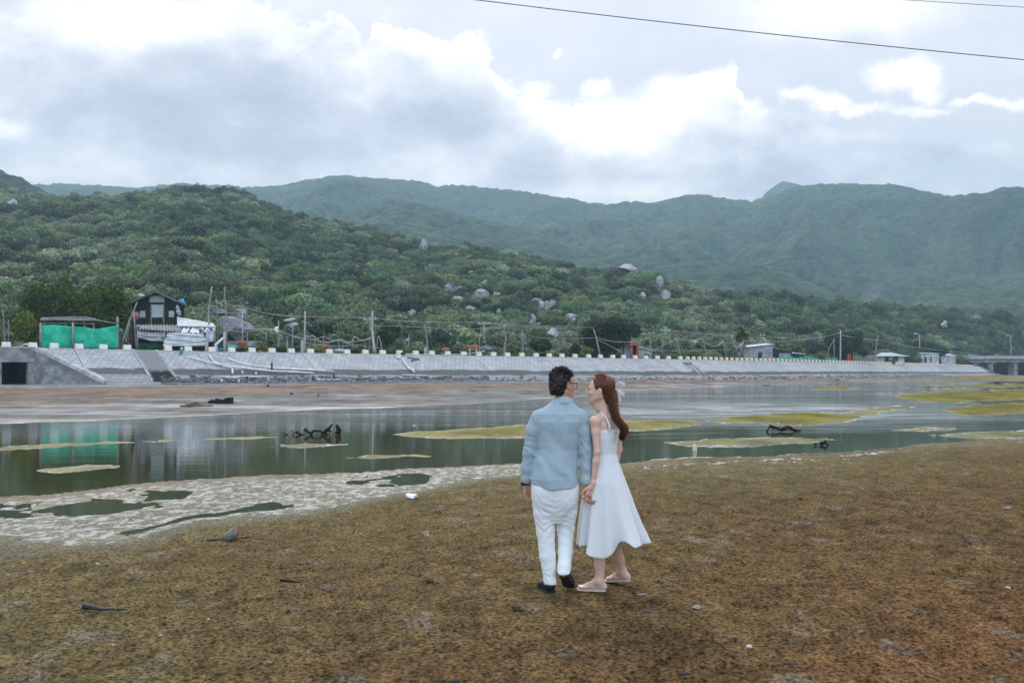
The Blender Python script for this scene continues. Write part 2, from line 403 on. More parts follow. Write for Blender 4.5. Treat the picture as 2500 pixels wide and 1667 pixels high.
HOLES = [(745, 1376, 40), (1240, 1305, 30), (1268, 1492, 52), (1607, 1423, 44), (1925, 1282, 44), (700, 1490, 34), (1958, 1265, 26), (440, 1480, 26), (2362, 1325, 40), (640, 1310, 22), (1050, 1420, 26), (320, 1408, 24), (2060, 1390, 30), (1780, 1560, 34), (960, 1580, 36), (2240, 1500, 30), (150, 1560, 32), (1500, 1590, 30), (2130, 1200, 24), (860, 1300, 22)]
def make_ground():
    cols = np.concatenate([np.linspace(-9000, -1300, 26), np.linspace(-1250, -320, 60), np.arange(-300, 2801, 3.0), np.linspace(2830, 3800, 60), np.linspace(3900, 11000, 26)])
    rows = np.concatenate([[908.5, 909.5], np.arange(910, 960, 1.0), np.arange(960, 1130, 1.5), np.arange(1130, 1700, 2.6), np.arange(1705, 2600, 28), np.arange(2600, 9000, 500)])
    px, py = np.meshgrid(cols, rows)
    D = CAMZ * F / (py - HZ); X = (px - 1250) / F * D
    wob = (py - HZ) / 150.0
    n1 = fbm(X / 4.0, D / 9.0, oct=4, seed=3); n2 = fbm(X / 1.1, D / 2.4, oct=4, seed=8)
    wy = py + (n1 * 7 + n2 * 3.0) * wob
    wx = px + fbm(X / 3, D / 5, oct=3, seed=11) * 22
    m_px = D / (py - HZ)                      # metres of depth per picture row
    sn = (wy - near_y(px)); sf = (far_y(px) - (py + (n1 * 2.2 + n2) * (wob * 1.6 + .2)))
    S = np.maximum(sn, sf); kind = np.where(sn > sf, 0, 1)
    ragged = fbm(px / 34, py / 5.0, oct=4, seed=17, gain=.62) * 4.2 - .5
    isl = np.full(px.shape, -1e9); iflat = np.zeros(px.shape)
    for i, p in enumerate(ISL):
        x0 = min(a for a, b in p) - 60; x1 = max(a for a, b in p) + 60; y0 = min(b for a, b in p) - 22; y1 = max(b for a, b in p) + 22
        mk = (px > x0) & (px < x1) & (py > y0) & (py < y1)
        if not mk.any(): continue
        sd = poly_sd(wx[mk], (py + (n1 * 3.0 + n2 * 1.6) * wob)[mk], p) + ragged[mk]
        cur = isl[mk]; better = sd > cur; cur[better] = sd[better]; isl[mk] = cur
        if i in FLAT: q = iflat[mk]; q[better & (sd > -6)] = 1; iflat[mk] = q
    kind = np.where((isl > S), 2, kind); S = np.maximum(S, isl)
    dist = S * m_px                           # metres inland
    # wide scum flats along the near shore on the left
    fl = np.clip((wy - near_y(px)) / np.maximum(foam_y(px) - near_y(px), 2), -1, 2)
    flat = ((fl > 0) & (fl < 1.25)) * 1.0
    dry = sstep(fl, .8, 1.4)
    z = np.clip(dist * .011, -.16, .055)
    zf = .0095 + .004 * fl * fl
    zf = zf - .017 * np.exp(-((fl - .70 + n2 * .16 + n1 * .30) / .13) ** 2) * sstep(1050 - px, 0, 420) * sstep(fbm(X / 3.5, D / 2.2, oct=3, seed=37), -.35, .15)
    z = np.where((kind == 0) & (fl < 1.3), np.where(dist < 0, z, zf * (1 - dry) + z * dry), z)
    z = np.where((kind == 2) & (iflat > 0), np.minimum(z, .006), z)
    nz = fbm(X / .8, D / 1.2, oct=5, seed=31, gain=.62); nzz = fbm(X / 3.2, D / 6.5, oct=3, seed=77)
    amp = np.where(kind == 0, .010 * (1 - dry) + .006, .008) * np.clip(1 + dist * .02, 0, 1)
    z = z + (nz * .8 + nzz * .9) * amp
    z = z + .025 * sstep(dist, 1.0, 7.0) * (kind == 0)
    # far beach climbs to the foot of the wall
    Dsh = CAMZ * F / (far_y(px) - HZ); u = (px - 1250) / F
    Dft = wall_D(u) - 8.5; Dft = np.maximum(Dft, Dsh + 6)
    tb = np.clip((D - Dsh) / (Dft - Dsh), 0, 1.3)
    zb = np.minimum(tb, 1.0) * .56 + fbm(X / 6, D / 6, oct=3, seed=44) * .05 * np.clip(tb * 4, 0, 1)
    z = np.where((kind == 1) & (S > 0), np.maximum(zb, z), z)
    # crumbly crust of the near flat: clods, pits and crab holes
    near = (kind == 0) * dry
    det = np.clip((30 - D) / 18, 0, 1) * near
    c1 = fbm(X / .16, D / .16, oct=4, seed=51, gain=.62); c2 = fbm(X / .045, D / .045, oct=3, seed=61, gain=.6); c3 = fbm(X / .75, D / .75, oct=2, seed=71)
    pit = sstep(fbm(X / .13, D / .15, oct=3, seed=81), .22, .50)
    z = z + det * (c1 * .020 + c2 * .014 + c3 * .005 - pit * .014)
    hole = np.zeros_like(z); rim = np.zeros_like(z)
    for hx, hy, hw in HOLES:            # burrows and old footprints with dug-out pale mud beside them
        hp = unproj(hx, hy, .06); rw = hw / 2 / F * hp.y; q = np.sqrt(((X - hp.x) / rw) ** 2 + ((D - hp.y) / (rw * 1.25)) ** 2) + n2 * .35
        hole = np.maximum(hole, np.exp(-(q / .62) ** 4)); rim = np.maximum(rim, np.exp(-(((X - hp.x - rw * .8) / (rw * 1.5)) ** 2 + ((D - hp.y - rw * .6) / (rw * 1.8)) ** 2) * 1.3 - n2 * .6))
    rim = np.clip(rim, 0, 1); z = z - hole * .045 + rim * .010 * (1 - hole)
    foot = np.exp(-(((X - .5) / .9) ** 2 + ((D - 7.7) / .9) ** 2) ** 2)
    z = z * (1 - foot * .8) + .078 * foot * .8
    # ---- colour
    olive = np.array([.138, .106, .045]); brown = np.array([.132, .082, .036]); rust = np.array([.156, .082, .036]); grey = np.array([.19, .155, .115])
    alga = np.array([.162, .146, .030]); scum = np.array([.60, .60, .57]); silt = np.array([.175, .17, .155]); pink = np.array([.205, .152, .116]); mud = np.array([.055, .058, .042])
    L = lambda a, b, t: a * (1 - t[..., None]) + b * t[..., None]
    vx = np.clip((D - 5.2) / 12.0, 0, 1)
    tone = sstep(1 - vx + (px - 1250) / 3600. + fbm(X / 2.4, D / 3.2, oct=4, seed=91) * .45, .30, .95)
    c = L(np.broadcast_to(olive, z.shape + (3,)), np.broadcast_to(brown, z.shape + (3,)), tone)
    c = L(c, np.broadcast_to(rust, c.shape), sstep(1 - vx * 1.6 + (px - 1250) / 9000. + fbm(X / 1.3, D / 1.3, oct=4, seed=95) * .5, .75, 1.5))
    gp = sstep(fbm(X / .30, D / .5, oct=4, seed=101), .30, .5) * .55
    c = L(c, np.broadcast_to(grey, c.shape), gp * (kind == 0))
    mot = fbm(X / .14, D / .24, oct=4, seed=111, gain=.75); big = fbm(X / 2.2, D / 3.6, oct=3, seed=113)
    c = c * np.clip(1 + mot * .70 + big * .14, .32, 1.8)[..., None]
    c = c * (1 - .36 * (pit * det))[..., None]
    c = L(c, np.broadcast_to(np.array([.20, .17, .14]), c.shape), rim * .45 * (1 - hole)); c = c * (1 - hole * .72)[..., None]
    # algae beds
    Sw = S + fbm(X / .6, D / 1.2, oct=5, seed=125, gain=.6) * 2.4; ia = ((kind == 2)) * np.where(iflat > 0, sstep(Sw, 1.2, 3.0) * .75, sstep(Sw, .3, 1.2))
    c = np.where(((kind == 2))[..., None], np.clip(L(np.broadcast_to(np.array([.15, .145, .10]), c.shape), np.broadcast_to(alga, c.shape), np.clip(ia * 1.0, 0, 1)) * np.clip(1 + fbm(X / 1.0, D / 2.4, oct=5, seed=121, gain=.65) * .95, .35, 1.7)[..., None], 0, 1), c)
    ob = np.exp(-((dry - .6) / .5) ** 2) * (kind == 0) * (dry > 0)
    # far beach
    nb = fbm(X / 7, D / 16, oct=4, seed=131)
    cb = L(np.broadcast_to(silt, c.shape), np.broadcast_to(pink, c.shape), sstep(tb + nb * .35, .34, .55))
    cb = L(cb, np.broadcast_to(np.array([.21, .215, .22]), c.shape), sstep(tb + nb * .14, .86, .97))
    cb = L(cb, np.broadcast_to(np.array([.36, .355, .34]), c.shape), sstep(fbm(X / 9, D / 1.6, oct=4, seed=141), .16, .45) * (1 - sstep(tb, .3, .5)) * .8)
    rightalg = sstep(px, 1950, 2350) * sstep(fbm(X / 14, D / 14, oct=3, seed=145), -.2, .25)
    cb = L(cb, np.broadcast_to(alga * 1.05, c.shape), rightalg * .75)
    cb = cb * np.clip(1 + fbm(X / 1.5, D / 3.0, oct=4, seed=151, gain=.7) * .75, .3, 1.8)[..., None]
    c = np.where((kind == 1)[..., None], cb, c)
    # scum line: pale crust where the surface only just stands above the water
    sc = np.exp(-((z - .004) / np.where(kind == 2, .0045, .0095)) ** 2) * sstep(nz * .6 + fbm(X / .35, D / .9, oct=3, seed=161) * .8 + np.where(kind == 0, .16, .12), -.25, .30)
    sc = np.where(kind == 2, np.exp(-((Sw - np.where(iflat > 0, .9, .25)) / np.where(iflat > 0, 1.2, .55)) ** 2) * .85, sc)
    sc = np.where(kind == 1, sc * sstep(fbm(X / 5, D / 3, oct=3, seed=171), -.1, .3) * .8, sc)
    flt = (kind == 0) * sstep(fl, .0, .10) * (1 - sstep(fl + nzz * .25, .8, 1.3)) * sstep(px, 1500, 1250)
    c = L(c, np.broadcast_to(np.array([.165, .158, .112]), c.shape), flt * .8)
    scm = np.where(kind == 0, np.maximum(sc * np.where(flat > 0, .55, 1), flt * sstep(z, -.004, .001) * (.62 - .16 * sstep(z, .010, .022))), sc)
    scm = np.clip(scm, 0, 1)
    c = np.where((z < .0)[..., None], L(c, np.broadcast_to(mud, c.shape), sstep(-z, 0, .02)), c)
    wet = np.clip(np.exp(-np.maximum(z, 0) / .02), 0, 1)
    nr, nc = px.shape
    V = np.stack([X, D, z], -1).reshape(-1, 3)
    i = np.arange(nr - 1)[:, None] * nc + np.arange(nc - 1)[None, :]
    Fc = np.stack([i, i + 1, i + nc + 1, i + nc], -1).reshape(-1, 4)[:, ::-1]
    n = NT('mudflat'); P = n.pos()
    colr = n.attr('col', 'Color'); w = n.attr('wet')
    f1 = n.noise(n.mapv(P, (1, 1, 1)), 34, 6, .68); f2 = n.noise(P, 9, 5, .65)
    f3 = n.noise(n.mapv(P, (1, .6, 1)), 22, 6, .72); k = n.m('ADD', n.ss(f1, .34, .66, .22, 1.66), n.m('MULTIPLY', n.m('SUBTRACT', f2, .5), .35)); k = n.m('MULTIPLY', k, n.ss(f3, .30, .47, .28, 1.0))
    kk = n.N.new('ShaderNodeVectorMath'); kk.operation = 'SCALE'; n.L.new(colr, kk.inputs[0]); n.L.new(k, kk.inputs['Scale'])
    h = n.m('ADD', n.noise(P, 60, 5, .7), n.m('MULTIPLY', n.noise(P, 14, 5, .65), 1.6))
    n.bump(h, .75, .03)
    sn = n.m('ADD', n.m('MULTIPLY', n.noise(n.mapv(P, (2.4, 1.3, 1)), 2.6, 7, .74), .75), n.m('MULTIPLY', n.noise(n.mapv(P, (1.6, 1, 1)), 9, 4, .7), .25)); sm = n.ss(n.m('SUBTRACT', n.m('ADD', n.m('MULTIPLY', n.attr('scum'), .36), .262), sn), -.02, .035)
    cc = n.mix(sm, kk.outputs[0], n.mix(f2, (.27, .275, .25), (.50, .51, .495)))
    n.set(cc, n.m('SUBTRACT', .95, n.m('MULTIPLY', w, .35)), n.m('ADD', .04, n.m('MULTIPLY', w, .25)))
    o = np_mesh('mudflat', V, Fc, n.mat, smooth=True, attrs={'col': c.reshape(-1, 3), 'wet': wet.ravel(), 'scum': scm.ravel()})
    tag(o, kind='structure')
    # sampler of the surface for placing things
    def gz(x, d):
        p = x / d * F + 1250; q = HZ + CAMZ * F / d
        ci = int(np.clip(np.searchsorted(cols, p), 0, nc - 1)); ri = int(np.clip(np.searchsorted(rows, q), 0, nr - 1))
        return float(z[ri, ci])
    return gz
GZ = make_ground()
def ground(px, py):
    v = unproj(px, py, .06); v.z = GZ(v.x, v.y); return v

def make_water():
    n = NT('lagoon_water'); P = n.pos()
    sep = n.N.new('ShaderNodeSeparateXYZ'); n.L.new(P, sep.inputs[0])
    big = n.noise(n.mapv(P, (.05, .11, 1)), 1.0, 3, .5)
    w1 = n.noise(n.mapv(P, (1.5, 5.5, 1), (0, 0, R(8))), 1.0, 4, .55); w2 = n.noise(n.mapv(P, (.45, 1.5, 1), (0, 0, R(-6))), 1.0, 3, .5)
    # a breeze ruffles the far reach on the right
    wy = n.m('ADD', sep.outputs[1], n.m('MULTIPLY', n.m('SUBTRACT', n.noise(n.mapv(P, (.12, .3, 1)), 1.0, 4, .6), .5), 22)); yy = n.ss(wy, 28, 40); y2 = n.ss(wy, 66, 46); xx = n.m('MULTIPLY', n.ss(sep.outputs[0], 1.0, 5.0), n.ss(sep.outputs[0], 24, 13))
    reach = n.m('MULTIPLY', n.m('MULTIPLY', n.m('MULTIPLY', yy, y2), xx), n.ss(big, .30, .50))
    far = n.m('MULTIPLY', n.ss(sep.outputs[1], 27, 46), n.ss(n.noise(n.mapv(P, (.07, .16, 1), (0, 0, .3), (5, 2, 0)), 1.0, 3), .36, .6))
    amp = n.m('ADD', .035, n.m('ADD', n.m('MULTIPLY', reach, .9), n.m('MULTIPLY', far, .26)))
    h = n.m('MULTIPLY', n.m('ADD', w1, n.m('MULTIPLY', w2, 1.4)), amp)
    n.bump(h, 1.0, .05)
    murk = n.mix(n.noise(n.mapv(P, (.3, .5, 1)), 1.0, 4), (.030, .033, .012), (.046, .046, .020))
    stk = n.noise(n.mapv(P, (.22, 1.1, 1), (0, 0, R(-9))), 1.0, 5, .65); n.set(murk, n.m('ADD', .035, n.m('MULTIPLY', n.m('MULTIPLY', reach, n.ss(stk, .40, .60)), .30)), .5, IOR=1.33); glare = n.m('MULTIPLY', reach, n.ss(stk, .46, .58)); n.set(n.mix(n.m('MULTIPLY', glare, .8), murk, (.46, .48, .50)))  # pale streaks painted into the base colour as sky glare on ripples
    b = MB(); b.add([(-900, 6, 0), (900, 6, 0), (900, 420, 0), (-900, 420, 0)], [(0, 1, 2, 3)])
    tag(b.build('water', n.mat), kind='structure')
make_water()

# base sheet out to the horizon
_n = NT('earth'); _n.set(_n.mix(_n.noise(_n.pos(), .05, 4), (.10, .09, .06), (.06, .075, .04)), .95, .1)
b = MB(); b.add([(-9000, -600, -.6), (9000, -600, -.6), (9000, 9000, -.6), (-9000, 9000, -.6)], [(0, 1, 2, 3)])
tag(b.build('ground', _n.mat), kind='structure')

# ------------------------------------------------------------------ land behind the wall and the near hill
def make_hillside():
    us = np.concatenate([np.linspace(-1.25, -.68, 30), np.arange(-.66, .66, .0035), np.linspace(.68, 1.2, 30)])
    ts = np.concatenate([[0.15, 1.0, 2.5], np.linspace(4, 15, 6), 16 + (np.linspace(0, 1, 190) ** 1.1) * 420])
    u = us[None, :]; D = wall_D(u) + ts[:, None] * np.ones_like(u)
    # keep the base of the sheet a little behind the crest
    X = u * D
    z = hill_z(X, D); z[:3] -= .06
    nr, nc = z.shape
    V = np.stack([X, D, z], -1).reshape(-1, 3)
    i = np.arange(nr - 1)[:, None] * nc + np.arange(nc - 1)[None, :]
    Fc = np.stack([i, i + 1, i + nc + 1, i + nc], -1).reshape(-1, 4)
    n = NT('hill_soil'); P = n.pos()
    f = n.noise(P, .35, 6, .65); g = n.noise(P, .06, 4, .6)
    c = n.mix(n.ss(f, .3, .7), (.030, .060, .030), (.085, .12, .055)); c = n.mix(n.ss(g, .55, .75), c, (.10, .10, .062))
    n.bump(n.noise(P, 1.3, 6, .7), .9, .6); n.set(c, .95, .1)
    tag(np_mesh('hillside', V, Fc, n.mat, smooth=True), kind='structure')
make_hillside()

LAY = [  # (ridge line in the 2352 grid, distance, front slope length, back length)
    ([(-900, 250), (-300, 330), (-100, 355), (0, 380), (30, 390), (60, 408), (100, 428), (130, 444), (170, 460), (250, 490), (350, 560), (500, 700)], 620, 260, 300),
    ([(-900, 440), (-300, 425), (100, 422), (200, 423), (250, 427), (330, 428), (420, 421), (520, 425), (600, 429), (650, 427), (700, 414), (760, 406), (800, 405), (860, 411), (900, 412), (960, 416), (1000, 425), (1080, 426), (1130, 431), (1200, 439), (1300, 453), (1350, 464), (1390, 470), (1450, 480), (1600, 520), (2400, 640), (3200, 700)], 1700, 1050, 600),
    ([(-900, 700), (900, 600), (1200, 530), (1300, 495), (1390, 472), (1440, 466), (1490, 468), (1520, 460), (1580, 448), (1630, 448), (1680, 456), (1730, 464), (1760, 452), (1800, 437), (1850, 425), (1890, 423), (1960, 427), (2050, 437), (2100, 450), (2150, 460), (2180, 462), (2230, 459), (2270, 456), (2300, 447), (2352, 437), (2700, 400), (3200, 420)], 1560, 950, 600),
    ([(-900, 700), (1600, 500), (1725, 464), (1750, 449), (1775, 428), (1795, 416), (1815, 415), (1835, 421), (1865, 437), (2000, 500), (3200, 600)], 2200, 500, 300),
    ([(-900, 700), (560, 580), (700, 510), (760, 492), (830, 473), (900, 462), (960, 467), (1000, 477), (1060, 490), (1130, 504), (1200, 524), (1350, 566), (1500, 606), (1700, 660), (3200, 740)], 1000, 420, 300),
    ([(-900, 720), (1050, 590), (1200, 532), (1290, 505), (1370, 492), (1440, 506), (1520, 546), (1600, 596), (1700, 650), (3200, 740)], 1350, 420, 260),
    ([(-900, 740), (1750, 690), (1900, 640), (2000, 606), (2090, 588), (2180, 576), (2260, 592), (2352, 566), (2600, 520), (3200, 540)], 1150, 520, 300),
    ([(-900, 740), (1250, 700), (1400, 640), (1500, 612), (1620, 596), (1750, 606), (1850, 644), (1950, 692), (2100, 730), (3200, 745)], 880, 400, 260),
    ([(-900, 745), (1900, 735), (2050, 700), (2200, 672), (2352, 650), (2600, 630), (3200, 640)], 760, 300, 200)]
def make_far_hills():
    us = np.concatenate([np.linspace(-1.4, -.64, 50), np.arange(-.62, .62, .0019), np.linspace(.64, 1.4, 50)])
    Ds = 455 * (2260 / 455.0) ** np.linspace(0, 1, 400)
    u, D = np.meshgrid(us, Ds); X = u * D; px = u * F + 1250
    z = np.full(u.shape, 4.0)
    wx = X + fbm(X / 420, D / 420, oct=3, seed=201) * 60
    for i, (pts, Di, W, B) in enumerate(LAY):
        cy = icurve(pts)
        H = CAMZ + (HZ - cy(px)) / F * Di - 2
        H = np.maximum(H, 2)
        # the crest itself wanders in depth so that spurs run down toward the viewer
        q = (D - Di) + fbm(X / 300, D * 0 + i * 7.7, oct=3, seed=211 + i) * W * .22 * np.clip((Di - D) / W * 3, 0, 1)
        t = np.clip(1 + np.minimum(q, 0) / W, 0, 1) * (q <= 0) + (q > 0) * np.clip(1 - q / B, 0, 1)
        prof = np.where(q <= 0, .62 * t + .38 * t * t * (3 - 2 * t), t * t * (3 - 2 * t))
        gul = fbm(wx / 150, D / 330, oct=4, seed=221 + i); gul = 1 - np.abs(gul) * 2
        zi = H * prof + H * .26 * (gul - .6) * np.clip(np.minimum(t, 1) * (1 - t) ** 2 * 6.5, 0, 1)
        kk = 4.0; h = np.clip(.5 + .5 * (zi - z) / kk, 0, 1); z = z * (1 - h) + zi * h + kk * h * (1 - h) * .5
    crown = fbm(X / 8.5, D / 8.5, oct=2, seed=231); big = fbm(X / 40, D / 40, oct=3, seed=235)
    z = z + (crown * 4.2 + big * 3.0) * np.clip((z - 4) / 15, 0, 1)
    nr, nc = z.shape
    V = np.stack([X, D, z], -1).reshape(-1, 3)
    i = np.arange(nr - 1)[:, None] * nc + np.arange(nc - 1)[None, :]
    Fc = np.stack([i, i + 1, i + nc + 1, i + nc], -1).reshape(-1, 4)
    tint = np.clip(.5 + crown * .6 + fbm(X / 90, D / 90, oct=4, seed=241) * .5, 0, 1)
    n = NT('far_forest'); P = n.pos()
    f = n.noise(P, .11, 6, .7); v = n.voro(P, .13); g = n.noise(P, .012, 5, .6)
    t = n.m('ADD', n.m('MULTIPLY', n.attr('tint'), .5), n.m('MULTIPLY', n.ss(f, .3, .7), .5))
    c = n.mix(t, (.006, .020, .014), (.105, .155, .085)); c = n.mix(n.m('MULTIPLY', n.ss(g, .58, .70), .35), c, (.03, .11, .055), 'MIX')
    c = n.mix(n.m('MULTIPLY', n.ss(n.noise(P, .03, 5, .75), .70, .76), .8), c, (.30, .29, .27))
    n.bump(n.m('ADD', n.m('MULTIPLY', v, -1.0), f), 1.0, 5.0); n.set(c, .95, .05)
    tag(np_mesh('hills', V, Fc, n.mat, smooth=True, attrs={'tint': tint.ravel()}), kind='structure')
make_far_hills()
# ================================================================== SEA WALL
def mat_revetment():
    n = NT('revetment_blocks'); st = n.attr('st', 'Vector'); P = n.pos()
    br = n.N.new('ShaderNodeTexBrick'); n.L.new(st, br.inputs['Vector'])
    br.inputs['Scale'].default_value = 1.0; br.inputs['Brick Width'].default_value = .62; br.inputs['Row Height'].default_value = .46
    br.inputs['Mortar Size'].default_value = .026; br.inputs['Mortar Smooth'].default_value = .2; br.inputs['Bias'].default_value = 0.0
    br.inputs['Color1'].default_value = (.37, .385, .40, 1); br.inputs['Color2'].default_value = (.46, .475, .49, 1); br.inputs['Mortar'].default_value = (.13, .14, .15, 1)
    sp = n.N.new('ShaderNodeSeparateXYZ'); n.L.new(st, sp.inputs[0])
    f = n.noise(P, .5, 6, .65); g = n.noise(P, 3.0, 6, .7)
    c = n.mix(n.m('MULTIPLY', n.ss(f, .42, .68), .7), br.outputs['Color'], (.27, .275, .28))
    c = n.mix(n.m('MULTIPLY', n.ss(g, .55, .75), .4), c, (.52, .53, .53))
    # expansion strips of cast concrete
    fr = n.m('FRACT', n.m('DIVIDE', sp.outputs[0], 11.6)); strip = n.m('GREATER_THAN', fr, .925)
    c = n.mix(n.m('MULTIPLY', strip, .32), c, (.47, .47, .465))
    jl = n.m('GREATER_THAN', n.m('ABSOLUTE', n.m('SUBTRACT', fr, .925)), .003); c = n.mix(n.m('SUBTRACT', 1.0, jl), c, (.07, .07, .07))
    # tide stain: dark weed line low on the slope, blotched grey apron under it
    tz = n.m('ADD', sp.outputs[1], n.m('MULTIPLY', n.m('SUBTRACT', n.noise(n.mapv(P, (.35, .35, 2)), 1.0, 6, .7), .5), 1.3))
    d = n.m('MULTIPLY', n.ss(tz, 3.55, 3.85), n.ss(tz, 5.1, 4.6))
    c = n.mix(n.m('MULTIPLY', n.ss(tz, 4.5, 5.2), .55), c, (.19, .19, .185)); c = n.mix(n.m('MULTIPLY', d, .86), c, (.055, .058, .055))
    n.bump(n.m('ADD', n.m('MULTIPLY', br.outputs['Fac'], -1.0), n.m('MULTIPLY', g, .5)), .8, .04)
    n.set(c, .9, .2); return n.mat
M_CONC = simple('cast_concrete', (.44, .45, .45), .9, .35, 1.6, .3)
M_CONCD = simple('stained_concrete', (.30, .31, .31), .9, .5, .9, .4)
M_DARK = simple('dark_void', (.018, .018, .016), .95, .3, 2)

S0 = S_of(83); 
def slope_pt(s, o, lift=0.0):
    """point on the slope, o metres (level) out from the crest"""
    p = crest_s(s); n = wnorm(s)
    z = np.interp(o, [0, .25, .3, 3.75, 3.85, RUN, RUN + 1.6], [p.z, p.z, p.z - .05, p.z - 2.02, p.z - 2.06, max(p.z - 2.95, .62), -.4])
    return Vector((p.x + n.x * o, p.y + n.y * o, float(z) + lift))
def find_s_for(px, o):
    ss_ = np.arange(S0 - 5, _cs[-1] - 1, .25)
    for s in ss_:
        p = slope_pt(float(s), o)
        if p.x / p.y * F + 1250 >= px: return float(s)
S1 = find_s_for(250, RUN)
def make_wall():
    root = empty('sea_wall', crest_s(S0))
    tag(root, 'long sloping grey block revetment rising from the mud to the kerb', 'sea wall')
    ss_ = np.concatenate([np.arange(S0, S1 + 2, .4), np.arange(S1 + 2.4, _cs[-1] - 1, 1.0)])
    oo = [-.55, 0, .25, .3, .7, 1.4, 2.1, 2.8, 3.4, 3.75, 3.85, 4.2, 4.7, RUN, RUN + 1.6]
    V = []; A = []
    for s in ss_:
        lim = RUN * min(1, max(0.001, (s - S0) / (S1 - S0))) + (1.6 if s > S1 else 0)
        for o in oo:
            oc = min(o, lim) if o > 0 else o
            p = slope_pt(s, max(oc, 0)); 
            if o < 0: n = wnorm(s); p = p + n * o
            p = p + Vector((0, 0, .02 * vnoise(np.array([s * 1.3]), np.array([o * 2.1]))[0] if o > .3 else 0))
            V.append(p - root.location); A.append((s, oc * 1.13, 0))
    nc = len(oo); i = np.arange(len(ss_) - 1)[:, None] * nc + np.arange(nc - 1)[None, :]
    Fc = np.stack([i, i + 1, i + nc + 1, i + nc], -1).reshape(-1, 4)
    np_mesh('slope', np.array([tuple(v) for v in V]), Fc[:, ::-1], mat_revetment(), root, attrs={'st': np.array(A)})
    # pale cast lip along the crest
    b = MB()
    for s in np.arange(S0 + .2, _cs[-1] - 4, 3.0):
        p = crest_s(s + 1.5) - root.location; d = wdir(s + 1.5)
        b.box((p.x, p.y, p.z - .01), (3.0, .34, .13), Matrix.Rotation(math.atan2(d.y, d.x), 3, 'Z'))
    b.build('crest_lip', M_CONC, root)
    # slanting end beam and the wing wall below it
    a0 = slope_pt(S0, 0) - root.location; a1 = slope_pt(S1, RUN) - root.location
    b = MB(); n = wnorm(S0); d = wdir(S0)
    steps = 10; q = []
    for k in range(steps + 1):
        t = k / steps; s = S0 + (S1 - S0) * t; q.append(slope_pt(s, RUN * t) - root.location)
    for k in range(steps):
        w = d * .48; b.slab([q[k] + Vector((0, 0, .09)) - d * .10, q[k + 1] + Vector((0, 0, .09)) - d * .10, q[k + 1] + w + Vector((0, 0, .09)), q[k] + w + Vector((0, 0, .09))], (0, 0, -.35))
    b.build('end_beam', M_CONC, root)
    b = MB()
    for k in range(steps):
        p, r = q[k], q[k + 1]; zb = -.3 - root.location.z
        b.slab([p, r, Vector((r.x, r.y, zb)), Vector((p.x, p.y, zb))], d * .22)
    b.build('wing_wall', M_CONCD, root)
    # flight of steps let into the slope
    st = MB(); sA = S_of(324); sB = S_of(381); N = 17
    for k in range(N):
        o0 = .3 + k * (RUN - .3) / N; o1 = .3 + (k + 1) * (RUN - .3) / N
        zt = slope_pt((sA + sB) / 2, o0).z + .03
        pts = [slope_pt(sA, o0), slope_pt(sB, o0), slope_pt(sB, o1), slope_pt(sA, o1)]
        st.slab([Vector((v.x, v.y, zt)) - root.location for v in pts], (0, 0, -.5))
    n2 = NT('step_concrete'); P = n2.pos(); f = n2.noise(P, 2.0, 6, .65); sz = n2.N.new('ShaderNodeSeparateXYZ'); n2.L.new(P, sz.inputs[0])
    c = n2.mix(f, (.28, .285, .28), (.40, .40, .395)); c = n2.mix(n2.ss(n2.m('ADD', sz.outputs[2], n2.m('MULTIPLY', n2.m('SUBTRACT', f, .5), .8)), 1.95, 1.6), c, (.05, .05, .045)); n2.set(c, .9, .2)
    stair = st.build('stair_flight', n2.mat, root)
    for s in (sA, sB):
        e = MB()
        for k in range(8):
            o0 = .1 + k * (RUN - .1) / 8; o1 = .1 + (k + 1) * (RUN - .1) / 8
            p0 = slope_pt(s, o0) - root.location; p1 = slope_pt(s, o1) - root.location; d = wdir(s) * .16
            e.slab([p0 - d + Vector((0, 0, .10)), p1 - d + Vector((0, 0, .10)), p1 + d + Vector((0, 0, .10)), p0 + d + Vector((0, 0, .10))], (0, 0, -.3))
        e.build('stringer', M_CONC, stair)
    # drain chute
    sc_ = find_s_for(1683, 1.7); ch = MB(); d = wdir(sc_)
    for k in range(9):
        o0 = 1.4 + k * .42; p0 = slope_pt(sc_, o0) - root.location; p1 = slope_pt(sc_, o0 + .42) - root.location
        for w0 in (-.55, .55):
            ch.slab([p0 + d * (w0 - .12) + Vector((0, 0, .12)), p1 + d * (w0 - .12) + Vector((0, 0, .12)), p1 + d * (w0 + .12) + Vector((0, 0, .12)), p0 + d * (w0 + .12) + Vector((0, 0, .12))], (0, 0, -.3))
        ch.mi = 0
    p0 = slope_pt(sc_, 1.3) - root.location; ch.box(p0 + Vector((0, 0, .05)), (1.5, .5, .35), Matrix.Rotation(math.atan2(d.y, d.x), 3, 'Z'))
    ch.build('drain_chute', M_CONCD, root)
    return root
make_wall()

